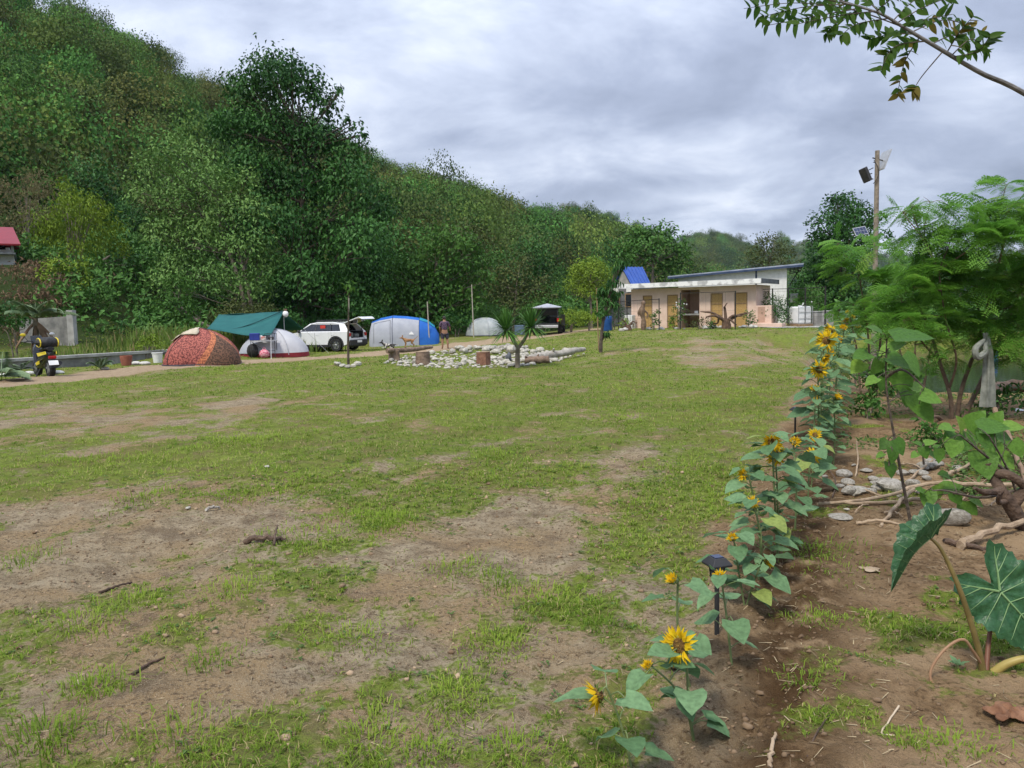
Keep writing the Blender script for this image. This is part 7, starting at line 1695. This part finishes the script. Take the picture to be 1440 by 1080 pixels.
kn = MB().tube(bez([at(1384, 478, cD - .1) - cb0, at(1372, 490, cD - .15) - cb0, at(1374, 502, cD - .14) - cb0, at(1386, 494, cD - .12) - cb0, at(1382, 480, cD - .1) - cb0], 14), [.02, .03, .035, .04, .04, .04, .045, .05, .045, .04, .035, .03, .025, .02], 8).build('knot', bpy.data.materials['grey_net_cloth'], o, smooth=True)
# -- broad leaved saplings
MULB = leaf_mat('sapling_leaf', (0.055, 0.145, 0.022), (0.155, 0.300, 0.045), (0.22, 0.34, 0.05), trans=.42, rough=.4, spec=.2, mott=.20)
def sapling(name, label, bu, bv, stems, leaves, seed, D=None, wood=BARK_DARK, r0=.012):
    """leaves: (u, v, length in px, direction on the picture in degrees, tilt to the viewer)"""
    rr_ = np.random.default_rng(seed); b0 = G(bu, bv); D = D or b0[1]; o = empty(name, b0, label, 'sapling'); mb = MB(); pts = []
    for st_ in stems:
        pth = bez([at(u, v, D + dd) - b0 for u, v, dd in st_], 12); mb.tube(pth, np.linspace(r0, r0 * .4, 12), 7); pts.append(pth)
    pts = np.concatenate(pts); P, Dd, U, L, W, Dr, T = [], [], [], [], [], [], []
    for (u, v, lp, dg, tilt) in leaves:
        c = at(u, v, D + rr_.uniform(-.2, .2)) - b0; a = math.radians(dg); d = V3(math.cos(a), -tilt * .6, math.sin(a)); l_ = .82 * lp * D / FPX; P.append(c - nrm(d) * l_ * .45); Dd.append(d); U.append(V3(rr_.normal(0, .3), -.6 * tilt - .3, 1.0 if abs(math.sin(a)) < .8 else .3)); L.append(l_); W.append(rr_.uniform(.75, .95)); Dr.append(rr_.uniform(.0, .22)); T.append(rr_.uniform(.1, .95))
        k = np.argmin(np.linalg.norm(pts - P[-1], axis=1)); q = pts[k]; mb.tube(bez([q, (q + P[-1]) / 2 + V3(0, 0, .02), P[-1]], 5), r0 * .22, 5)
    mb.build('stem', wood, o, smooth=True); V, F, T = broad_leaves(np.array(P), np.array(Dd), np.array(U), np.array(L), np.array(W), np.array(Dr), np.array(T), rr_, wav=.07, back=.10); mesh_np('leaves', V, F, MULB, o, tint=T, smooth=True); return o
sapling('leafy_sapling', 'thin stemmed sapling with large bright leaves by the feathery tree', 1281, 738, [[(1281, 738, 0), (1268, 670, 0), (1255, 600, 0), (1246, 540, 0), (1247, 478, 0)], [(1258, 615, 0), (1252, 640, -.05), (1250, 655, -.05)], [(1247, 530, 0), (1270, 520, -.1), (1300, 545, -.15)]],
        [(1232, 464, 34, 150, .4), (1282, 473, 66, 5, .3), (1248, 492, 34, 200, .4), (1212, 500, 34, 190, .5), (1206, 516, 32, 215, .6), (1232, 516, 30, 240, .6), (1262, 508, 44, -25, .7), (1282, 512, 46, -50, .7), (1270, 538, 46, -70, .8), (1296, 552, 44, -40, .8), (1288, 568, 40, -80, .9), (1308, 560, 36, -20, .7), (1276, 560, 34, -110, .8), (1302, 580, 38, -60, .8), (1240, 540, 30, 250, .7), (1226, 535, 26, 200, .5),
         (1255, 640, 28, -95, .8), (1244, 625, 24, 220, .6), (1264, 628, 30, -60, .7), (1252, 660, 30, -90, .9), (1238, 640, 18, 200, .5), (1222, 482, 22, 170, .5), (1262, 486, 28, 30, .5)], 71)
sapling('leafy_sapling', 'spreading bright leaved sapling over the pile of sticks at the right edge', 1432, 735, [[(1432, 735, 0), (1428, 690, 0), (1412, 650, -.1), (1390, 612, -.15)], [(1418, 665, 0), (1385, 640, -.1), (1350, 612, -.2)], [(1425, 690, 0), (1380, 700, -.1), (1330, 690, -.2), (1312, 690, -.2)]],
        [(1330, 602, 32, 180, .5), (1350, 596, 34, 120, .5), (1372, 592, 44, 60, .6), (1396, 600, 50, 10, .6), (1412, 618, 46, -30, .7), (1388, 622, 46, -70, .8), (1358, 622, 40, 230, .8), (1340, 630, 34, 250, .7), (1320, 640, 26, -95, .7), (1384, 652, 52, -85, .9), (1414, 648, 36, -50, .8), (1372, 610, 40, 200, .5), (1402, 588, 30, 60, .4), (1425, 600, 34, 0, .5), (1336, 612, 30, 200, .6),
         (1305, 702, 34, -110, .8), (1318, 690, 30, 60, .5), (1360, 722, 50, -95, .9), (1372, 705, 30, -40, .6), (1338, 685, 34, 20, .5), (1328, 668, 26, 160, .5), (1345, 700, 26, -60, .6), (1295, 690, 22, 150, .5), (1430, 630, 34, -70, .8), (1400, 634, 34, -100, .8)], 72)
sapling('leafy_sapling', 'small seedling with round leaves under the feathery tree', 1300, 660, [[(1300, 660, 0), (1298, 640, 0), (1300, 622, 0)]], [(1292, 624, 20, 150, .5), (1308, 622, 20, 20, .5), (1300, 636, 22, -80, .8), (1312, 640, 18, -40, .6), (1286, 640, 18, 210, .6), (1318, 628, 14, 30, .5)], 73)
# -- taro: arrow shaped leaves on tall stalks
TARO = leaf_mat('taro_leaf', (0.022, 0.085, 0.032), (0.060, 0.150, 0.060), trans=.22, rough=.35, spec=.4, mott=.22); VEIN = mat('leaf_vein', (0.15, 0.26, 0.10), (0.21, 0.33, 0.14), 14, .5); STALK = mat('taro_stalk', (0.115, 0.085, 0.028), (0.21, 0.16, 0.055), 9, .45)
tb = G(1385, 942); tD = tb[1]; ta = empty('taro_plant', tb, 'large taro plant with dark arrow shaped leaves at the right edge', 'plant')
def T_(u, v, dd=0): return at(u, v, tD + dd) - tb
MB().tube(bez([T_(1382, 945), T_(1374, 905), T_(1350, 830), T_(1325, 775, .02), T_(1309, 757, .03)], 18), np.linspace(.016, .006, 18), 10).build('stalk', STALK, ta, smooth=True)
MB().tube(bez([T_(1387, 945), T_(1390, 905, .05), T_(1397, 858, .10), T_(1404, 836, .06)], 14), np.linspace(.012, .006, 14), 10).build('stalk', mat('red_stalk', (0.13, 0.05, 0.028), (0.20, 0.09, 0.05), 9, .45), ta, smooth=True)
MB().tube(bez([T_(1398, 946, -.02), T_(1415, 934, -.04), T_(1442, 926, -.06), T_(1462, 930, -.06)], 10), np.linspace(.020, .012, 10), 10).build('cut_stalk', mat('yellow_stalk', (0.26, 0.20, 0.05), (0.36, 0.28, 0.08), 9, .5), ta, smooth=True)
def arrow_leaf(org, mid, side, nrm_, Lm, curl, roll, seed):
    """sagittate blade: radius by angle from the stalk joint; veins as slim raised ribs"""
    rr_ = np.random.default_rng(seed); mid, side, nrm_ = nrm(mid), nrm(side), nrm(nrm_); nA, nR2 = 72, 7; V = []; F = []
    key_a = np.radians([0, 14, 32, 55, 80, 105, 128, 146, 160, 172, 180]); key_r = np.array([1.0, .80, .60, .50, .46, .47, .54, .60, .44, .18, .12])
    def pt(a, f):
        R = np.interp(abs(a), key_a, key_r) * (1 + .05 * math.cos(a * 22)) * Lm * f; x, y = R * math.cos(a), R * math.sin(a); z = .03 * Lm * f * math.sin(a * 5 + 7 * f) + .05 * Lm * f * f * abs(math.sin(a)) * (1 + math.cos(2 * a)) - curl * max(x, 0) ** 2 / Lm + .018 * Lm * f * math.cos(a * 11) - curl * .5 * max(-x, 0) ** 2 / Lm
        if roll: z += roll * (abs(y) ** 1.0) - 0; y = y * (1 - .70 * roll)
        return org + mid * x + side * y + nrm_ * z
    for i in range(nR2 + 1):
        for j in range(nA): V.append(pt(-math.pi + 2 * math.pi * j / nA, i / nR2))
    for i in range(nR2):
        for j in range(nA): F.append((i * nA + j, i * nA + (j + 1) % nA, (i + 1) * nA + (j + 1) % nA, (i + 1) * nA + j))
    o = mesh_np('leaf', V, F, TARO, ta, tint=np.clip(rr_.normal(.4, .15, len(V)), 0, 1), smooth=True); mb = MB()
    for a in (0, 2.45, -2.45): mb.tube([pt(a, f) + nrm_ * .0025 for f in np.linspace(.02, .95, 9)], np.linspace(.0052, .0010, 9) * (Lm / .35), 5)
    for a0, f0, a in ((0, .02, 1.25), (0, .16, .88), (0, .34, .58), (0, .52, .36), (0, .70, .20), (2.45, .12, 1.75), (2.45, .38, 2.12), (2.45, .60, 2.3)):
        for sg in (1, -1):
            q0 = np.array([math.cos(a0 * sg), math.sin(a0 * sg)]) * f0 * np.interp(abs(a0), key_a, key_r); R1 = np.interp(a, key_a, key_r) * .93; q1 = np.array([math.cos(a * sg), math.sin(a * sg)]) * R1; ps = []
            for t in np.linspace(0, 1, 7):
                q = q0 * (1 - t) + q1 * t; aa = math.atan2(q[1], q[0]); ps.append(pt(aa, np.hypot(*q) / (np.interp(abs(aa), key_a, key_r) * (1 + .05 * math.cos(aa * 22)))) + nrm_ * .002)
            mb.tube(ps, np.linspace(.0028, .0007, 7) * (Lm / .35), 5)
    mb.build('vein', VEIN, o, smooth=True)
arrow_leaf(T_(1406, 832, .05), V3(.50, -.25, -.62), V3(.62, .1, .52), V3(-.25, -.85, .42), .36, .20, 0, 5)
arrow_leaf(T_(1309, 757, .03), V3(-.74, -.10, -.55), V3(.12, -1, .02), V3(-.58, 0, .82), .27, .28, .75, 6)
cl_ = MB().tube(bez([T_(1384, 940), T_(1368, 915, -.02), T_(1354, 899, -.03), T_(1330, 912, -.05), T_(1310, 940, -.07), T_(1312, 962, -.10), T_(1340, 982, -.2), T_(1372, 992, -.26), T_(1390, 996, -.28)], 30), np.linspace(.007, .0045, 30), 7).build('fallen_stalk', mat('dry_stalk', (0.20, 0.10, 0.05), (0.33, 0.20, 0.11), 9, .7), ta, smooth=True)
DEAD = mat('dead_leaf', (0.13, 0.055, 0.025), (0.27, 0.14, 0.075), 14, .85, bump=.4)
def crumpled(name, p, R, label, m, seed, lift=.35):
    rr_ = np.random.default_rng(seed); n = 13; V = []; F = []
    for j in range(n):
        for i in range(n):
            x, y = (i / (n - 1) - .5) * 2, (j / (n - 1) - .5) * 2; k = max(abs(x), abs(y)) / max(math.hypot(x, y), 1e-6); w = 1 + .22 * math.sin(5 * math.atan2(y, x) + seed)
            V.append((x * k * R * w, y * k * R * .75 * w, R * (.06 + lift * (fbm(np.array([x * 2.1 + seed]), np.array([y * 2.1]), 3, seed)[0]) * (1.1 - .5 * math.hypot(x, y) * k))))
    F = [(j * n + i, j * n + i + 1, (j + 1) * n + i + 1, (j + 1) * n + i) for j in range(n - 1) for i in range(n - 1)]
    o = MB().add(V, F).build(name, m, smooth=True, angle=50); o.location = Vector(p); o.rotation_euler = (0, 0, rr_.uniform(0, 6)); o.modifiers.new('t', 'SOLIDIFY').thickness = .003; return tag(o, label, 'leaf')
crumpled('dead_leaf', G(1416, 1008), .085, 'crumpled brown dead leaf in front of the taro plant', DEAD, 3, .8)
crumpled('dead_leaf', G(1224, 803), .055, 'pale curled dead leaf on the soil left of the taro leaf', mat('pale_dead_leaf', (0.30, 0.22, 0.14), (0.42, 0.33, 0.23), 9, .85), 4, .6)
# -- sticks, roots and rocks
STICK = mat('bare_stick', (0.25, 0.175, 0.11), (0.40, 0.30, 0.20), 10, .85, bump=.4); STICKD = mat('dark_root', (0.055, 0.035, 0.024), (0.13, 0.085, 0.058), 9, .9, bump=.6)
def stick(pts, r, label, m=STICK, lift=0, name='stick', cat='stick', tap=.6):
    W3 = [onground(G(u, v), r * .7 + lift + h) for u, v, h in pts]; b0 = W3[0]; path = bez([p - b0 for p in W3], 16); path[1:-1] += rng.normal(0, r * .25, (14, 3)); o = MB().tube(path, np.linspace(r, r * tap, 16) * rng.uniform(.92, 1.08, 16), 8).build(name, m, smooth=True); o.location = Vector(b0); return tag(o, label, cat)
stick([(1448, 694, .06), (1390, 697, .07), (1335, 694, .08), (1290, 697, .07), (1245, 706, .03), (1150, 712, .0)], .022, 'longest pale stick running left from the right edge over the pile')
stick([(1320, 708, .03), (1270, 712, .03), (1210, 712, .01), (1160, 710, .0)], .019, 'pale stick lying just below the longest stick')
stick([(1285, 702, .07), (1262, 718, .04), (1247, 732, .01), (1238, 742, .0)], .017, 'short pale stick slanting down toward the camera from the pile')
stick([(1205, 738, 0), (1240, 736, .01), (1268, 740, .0)], .013, 'short stick on the soil below the slanting one'); stick([(1350, 772, .0), (1385, 762, .03), (1446, 744, .06)], .030, 'thick pale stick above the large taro leaf')
stick([(1330, 764, .0), (1360, 772, .01), (1402, 778, .0)], .022, 'stick lying in the hollow just left of the thick one', STICKD); stick([(1252, 626, 0), (1275, 624, .02), (1300, 628, .0)], .010, 'thin pale stick under the feathery tree')
stick([(1330, 676, .04), (1355, 668, .06), (1385, 655, .08), (1440, 650, .04)], .016, 'pale stick rising right behind the bright leaves'); stick([(1203, 672, .0), (1206, 655, .06), (1204, 642, .16)], .009, 'short stick poking upright left of the rocks'); stick([(1170, 700, 0), (1175, 680, .02), (1160, 660, .05)], .006, 'thin curved twig right of the sunflowers', STICKD)
stick([(1262, 690, 0), (1300, 664, .04), (1312, 655, .05)], .012, 'thin stick leaning over the rocks'); stick([(1398, 612, .30), (1420, 640, .16), (1446, 690, .0)], .028, 'brown plank like branch leaning at the right edge', mat('brown_branch', (0.19, 0.12, 0.075), (0.28, 0.19, 0.125), 8, .85))
b0 = G(1440, 745); T2 = lambda u, v, dd=0: at(u, v, b0[1] + dd) - b0; mb = MB()
for pts, r0, r1 in (([T2(1440, 745), T2(1424, 715), T2(1408, 690), T2(1395, 668, .1), T2(1389, 650, .1)], .055, .03), ([T2(1424, 712), T2(1440, 690), T2(1465, 672)], .04, .03), ([T2(1408, 690), T2(1385, 692, -.1), T2(1370, 686, -.15)], .028, .012), ([T2(1418, 704), T2(1404, 706, -.1), T2(1406, 694, -.16)], .024, .01), ([T2(1395, 668, .1), T2(1420, 668), T2(1448, 690)], .035, .03)): mb.tube(bez(pts, 10), np.linspace(r0, r1, 10) * rng.uniform(.88, 1.12, 10), 9)
o = mb.build('gnarled_root', STICKD, smooth=True); o.location = Vector(b0); tag(o, 'dark gnarled root standing among the sticks at the right edge', 'root')
HEAP = mat('heap_stone', (0.20, 0.18, 0.145), (0.42, 0.39, 0.335), 5, .9, bump=.5, bscale=20); heap_meshes = [rock_mesh(840 + i, HEAP) for i in range(9)]
for q, (u, v, s, lb, k, fl) in enumerate(((1187, 668, .085, 'flat pale grey rock at the left end of the rock heap', 0, .6), (1218, 664, .05, 'white rounded stone right of the flat grey rock', 1, .8), (1250, 690, .13, 'largest brownish rock in the middle of the rock heap', 4, .8), (1283, 684, .065, 'white stone at the right of the largest rock', 2, .8), (1300, 658, .07, 'light rock at the back of the rock heap', 3, .7), (1206, 693, .10, 'mossy flat rock in front of the heap', 8, .5),
    (1182, 726, .085, 'flat white stone on the soil near the sunflowers', 1, .35), (1345, 642, .085, 'pale stone behind the bright leaves', 5, .9), (1332, 738, .12, 'large pale rock behind the taro leaf', 6, 1.0), (1296, 668, .05, 'small pale stone leaning on the rock at the back of the heap', 7, .8), (1228, 676, .055, 'grey stone between the flat rock and the largest rock', 8, .7), (1312, 722, .06, 'small white stone left of the large pale rock', 2, .9), (1318, 648, .05, 'small grey stone behind the heap', 0, .8), (1386, 660, .09, 'dark round stone half hidden behind the gnarled root', 4, .9), (1160, 672, .03, 'tiny white stone right of the sunflower leaves', 2, .8), (1270, 668, .06, 'brownish stone behind the largest rock', 8, .7))):
    rock('rock', G(u, v), s * 1.3, lb, None, .25, heap_meshes[k], fl)
for q in range(30):
    u = 1175 + 175 * r_.random(); v = 640 + 62 * r_.random() ** .8
    rock('rock', G(u, v), r_.uniform(.03, .085), 'pale river rock in the loose heap of rocks and sticks', 'rocks of the loose heap', .25, heap_meshes[q % 9], r_.uniform(.6, 1.0))
for q in range(14):
    u = 1180 + 240 * r_.random(); v = 655 + 75 * r_.random(); a = r_.normal(0, .5); L_ = r_.uniform(18, 60)
    stick([(u, v, .01), (u + L_ * .5, v + L_ * .5 * math.sin(a), r_.uniform(.01, .05)), (u + L_, v + L_ * math.sin(a), .005)], r_.uniform(.004, .010), 'thin pale broken twig in the heap of rocks and sticks'); bpy.context.scene.collection.objects[-1]['group'] = 'broken twigs of the heap'
for q, (u, v, s, lb) in enumerate(((265, 716, .035, 'small white stone on the bare patch'), (1190, 718, .03, 'tiny pale stone beside the flat white stone'), (376, 658, .05, 'lone pale stone in the lawn right of the bare patch'), (575, 1077, .012, 'tiny orange pebble at the bottom of the picture'))):
    rock('pebble', G(u, v), s, lb, None, .2, rock_meshes[1], .8) if u != 575 else rock('pebble', G(u, v), s, lb, None, .1, rock_mesh(870, mat('orange_stone', (0.45, 0.25, 0.10), (0.55, 0.33, 0.15), 6, .7)), .8)
stick([(290, 720, .01), (300, 718, .02), (310, 716, .0)], .016, 'short grey wood chip beside the small white stone', LOGG, tap=.5)
stick([(345, 765, .0), (362, 763, .015), (380, 764, .02), (402, 762, .0)], .022, 'dark charred stick lying on the lawn', STICKD); stick([(385, 768, .0), (388, 757, .04), (391, 752, .06)], .010, 'stub leaning on the dark charred stick', STICKD)
stick([(1082, 1082, .0), (1085, 1060, .012), (1090, 1040, .02)], .009, 'dry pale leaf strip pointing away at the bottom edge', bpy.data.materials['bare_stick']); stick([(1264, 998, .012), (1250, 1018, .008), (1240, 1032, .0), (1258, 1036, .003)], .0038, 'thin bent straw stalk on the soil', mat('pale_straw', (0.42, 0.33, 0.23), (0.52, 0.42, 0.30), 9, .8), tap=.8)
stick([(1135, 1065, 0), (1150, 1030, .006), (1172, 1000, .0)], .0035, 'thin dark twig on the soil bed', STICKD); stick([(186, 950, .0), (208, 938, .006), (232, 926, .0)], .008, 'dark twig on the dirt at lower left', STICKD); stick([(140, 835, .0), (160, 828, .004), (185, 820, .0)], .009, 'dark twig on the bare patch at left', STICKD)
crumpled('dry_chip', G(109, 962), .022, 'cream coloured dry chip beside a grass tuft at lower left', mat('cream_chip', (0.50, 0.42, 0.27), (0.60, 0.52, 0.36), 9, .8), 8, .9)
p = G(1347, 942); o = empty('seedling', p, 'tiny blue green seedling beside the taro stalks', 'seedling'); rr_ = np.random.default_rng(9); n_ = 8; a = np.arange(n_) * 2.4
V, F, T = broad_leaves(np.stack([.01 * np.cos(a), .01 * np.sin(a), np.full(n_, .025)], 1), np.stack([np.cos(a), np.sin(a), rr_.uniform(.0, .9, n_)], 1), np.tile(V3(0, 0, 1), (n_, 1)), rr_.uniform(.025, .045, n_), np.full(n_, .6), np.full(n_, .1), rr_.uniform(.3, .7, n_), rr_)
mesh_np('leaves', V, F, SUNLEAF, o, tint=T, smooth=True); MB().tube([(0, 0, -.01), (0, 0, .03)], .002, 5).build('stem', STEM, o)
# low ground cover on the soil beyond the sticks
parts = []; N = 2600; u = r_.uniform(1125, 1560, N); v = r_.uniform(545, 720, N); gx2 = []; 
D_ = 1.6 * FPX / (v - (440 - .0227 * (u - 720))); dirs = np.stack([(u - 720) / FPX, np.ones(N)], 1); x = dirs[:, 0] * D_; y = D_; ok = (fbm(x * .7, y * .7, 4, 301) > .50) & (row_off(x, y) > .5) & ~((u > 1160) & (v > 635) & (u < 1340)); x, y = x[ok], y[ok]; k = np.repeat(np.arange(len(x)), 5); N = len(k)
P = np.stack([x, y, gz(x, y)], 1)[k] + r_.normal(0, .04, (N, 3)) * V3(1, 1, .5) + V3(0, 0, .03); V, F = leaf_arrays(P, rdir(N, r_) * V3(1, 1, .5) + V3(0, 0, .25), np.tile(V3(0, 0, 1), (N, 1)), r_.uniform(.03, .075, N), .5)
tag(mesh_np('ground_cover', V, F, M_WEED, tint=np.repeat(r_.uniform(0, 1, N), 4)), kind='stuff')
# blue bottle floating line at the pond's far edge and logs on its bank
o = MB().lathe([(0, 0), (.16, 0), (.17, .05), (.17, .40), (.12, .46), (.06, .48), (.06, .54), (0, .54)], (0, 0, 0), 16).build('blue_jug', bpy.data.materials['blue_plastic'], smooth=True); p = at(1396, 502, 27); o.location = (float(p[0]), float(p[1]), WATER_Z - .08); tag(o, 'blue plastic jug floating on the pond', 'jug')
log('bank_log', [onground(G(1392, 556), .1), onground(G(1420, 552), .14), onground(G(1470, 552), .1)], [.11, .13, .12], 'dark log on the near pond bank at the right edge', STICKD, seed=8)
crumpled('paper_scrap', G(1432, 578), .10, 'white paper scrap on the grass near the pond', WHITE_P, 11, .4)

# ================================================================== OVERHANGING BRANCH
BR = 3.0; br0 = at(1700, 300, BR); tb_ = V3(br0[0] + .9, br0[1] + .2, 0); tb_ = onground(tb_); ob = empty('overhanging_tree', tb_, 'tree reaching in from the right with one leafy branch overhead', 'tree')
B_ = lambda u, v, dd=0: at(u, v, BR + dd) - tb_
mb = MB(); mb.tube(bez([(0, 0, -.1), (.05, .0, .9), (-.05, 0, 1.6), B_(1760, 345)], 14), np.linspace(.07, .03, 14), 9)
limb = bez([B_(1760, 345), B_(1600, 228), B_(1440, 131), B_(1380, 103), B_(1320, 68), B_(1270, 38), B_(1235, 18), B_(1180, 2)], 30); mb.tube(limb, np.linspace(.0125, .0035, 30), 9); mb.build('trunk', mat('grey_limb', (0.10, 0.095, 0.09), (0.19, 0.18, 0.17), 14, .8, bump=.3), ob, smooth=True)
twigs = [[(1270, 38, 0), (1200, 14, .05), (1120, 4, .1), (1046, 12, .1)], [(1205, 12, 0), (1140, 24, -.05), (1078, 36, -.1)], [(1220, 12, 0), (1165, -5, .1), (1110, -22, .15)], [(1248, 26, 0), (1205, 34, -.1), (1183, 50, -.15)], [(1300, 58, 0), (1258, 66, -.05), (1238, 100, -.1)], [(1292, 54, 0), (1272, 88, .05), (1262, 133, .05)], [(1327, 71, 0), (1296, 108, -.05), (1284, 128, -.08)],
         [(1338, 78, 0), (1366, 55, .05), (1388, 72, .1)], [(1332, 73, 0), (1350, 44, -.05), (1368, 24, -.1)], [(1262, 32, 0), (1295, 12, .05), (1335, -4, .1)], [(1232, 16, 0), (1262, -8, -.1), (1300, -26, -.15)], [(1282, 45, 0), (1330, 28, .1), (1382, 44, .15)], [(1190, 6, 0), (1130, 10, .15), (1070, 24, .2)], [(1240, 20, 0), (1215, -4, .2), (1190, -30, .2)], [(1288, 48, 0), (1252, 48, .1), (1222, 56, .15)], [(1300, 58, 0), (1268, 62, .15), (1243, 78, .2)], [(1215, 10, 0), (1180, 30, .15), (1160, 48, .2)], [(1270, 38, 0), (1300, 28, -.15), (1340, 20, -.2)], [(1340, 80, 0), (1375, 72, -.1), (1392, 50, -.15)], [(1310, 62, 0), (1340, 50, .1), (1360, 60, .12)], [(1255, 30, 0), (1280, 5, .15), (1305, -12, .2)], [(1230, 16, 0), (1180, 22, -.15), (1120, 34, -.2)], [(1175, 2, 0), (1120, -8, -.1), (1062, -2, -.15)]]
P, Dd, U, T = [], [], [], []; mb = MB(); rr_ = np.random.default_rng(88)
for q, tw in enumerate(twigs):
    path = bez([B_(*a) for a in tw], 18); mb.tube(path, np.linspace(.0028, .0010, 18), 5)
    sparse = q in (6,)
    for i in range(3, 18):
        if sparse and i < 13: continue
        t_ = nrm(path[min(i + 1, 17)] - path[i - 1]); s_ = nrm(np.cross(t_, V3(0, -1, .2)))
        for sg in (-1, 1):
            if rr_.random() < .30: continue
            P.append(path[i]); Dd.append(t_ * .6 + s_ * sg * .95 + rr_.normal(0, .22, 3) - V3(0, 0, .12)); U.append(V3(0, -.9, .7) + rr_.normal(0, .45, 3)); T.append(np.clip(rr_.normal(.35, .22), 0, .85) if not (q in (5, 6, 8, 11) and rr_.random() < .5) else .98)
mb.build('twig', BARK_DARK, ob, smooth=True); N = len(P); V, F, TT = broad_leaves(np.array(P), np.array(Dd), np.array(U), rr_.uniform(.030, .056, N), np.full(N, .44), rr_.uniform(0, .2, N), np.array(T), rr_, wav=.03, back=0)
mesh_np('leaves', V, F, leaf_mat('branch_leaf', (0.030, 0.085, 0.012), (0.095, 0.180, 0.024), (0.20, 0.15, 0.03), trans=.55, rough=.45), ob, tint=TT)

for q, (u, v, R, H, m_, lf, lb) in enumerate(((1205, 540, .42, .75, 'bright', .12, 'bright leafy weed bush right of the far sunflowers'), (1232, 556, .30, .5, 'mid', .11, 'low leafy weed bush under the feathery bush'), (1262, 560, .36, .6, 'bright', .12, 'light green weed bush left of the feathery tree trunk'),
    (1218, 588, .22, .3, 'mid', .09, 'small dark weed on the soil right of the tall sunflowers'), (1400, 585, .30, .28, 'mid', .09, 'low green weed under the hanging cloth'), (1250, 525, .5, .9, 'mid', .14, 'leafy weed bush behind the feathery bush'), (1310, 632, .2, .25, 'bright', .07, 'small weed behind the rock heap'))):
    p = G(u, v); r2_ = np.random.default_rng(950 + q)
    grow('weed_bush', lb, 'shrub', p, [(p + V3(r2_.normal(0, R * .6), r2_.normal(0, R * .5), H * f), R * r2_.uniform(.5, .8)) for f in np.linspace(.25, .95, 5)], lf, m=m_, k=1.6, trunk=.014, seed=960 + q, stems=3, W=.5)

# ================================================================== THE AIR
hz_m = bpy.data.materials.new('haze_air'); hz_m.use_nodes = True; n, l = hz_m.node_tree.nodes, hz_m.node_tree.links; n.clear()
o_ = n.new('ShaderNodeOutputMaterial'); pv = n.new('ShaderNodeVolumePrincipled'); pv.inputs['Color'].default_value = (0.70, 0.84, 1.0, 1); pv.inputs['Density'].default_value = 0.00007; pv.inputs['Anisotropy'].default_value = 0.0
l.new(pv.outputs[0], o_.inputs['Volume'])
o = MB().box((0, 0, 80), (5600, 5600, 176)).build('haze', hz_m); tag(o, kind='stuff')
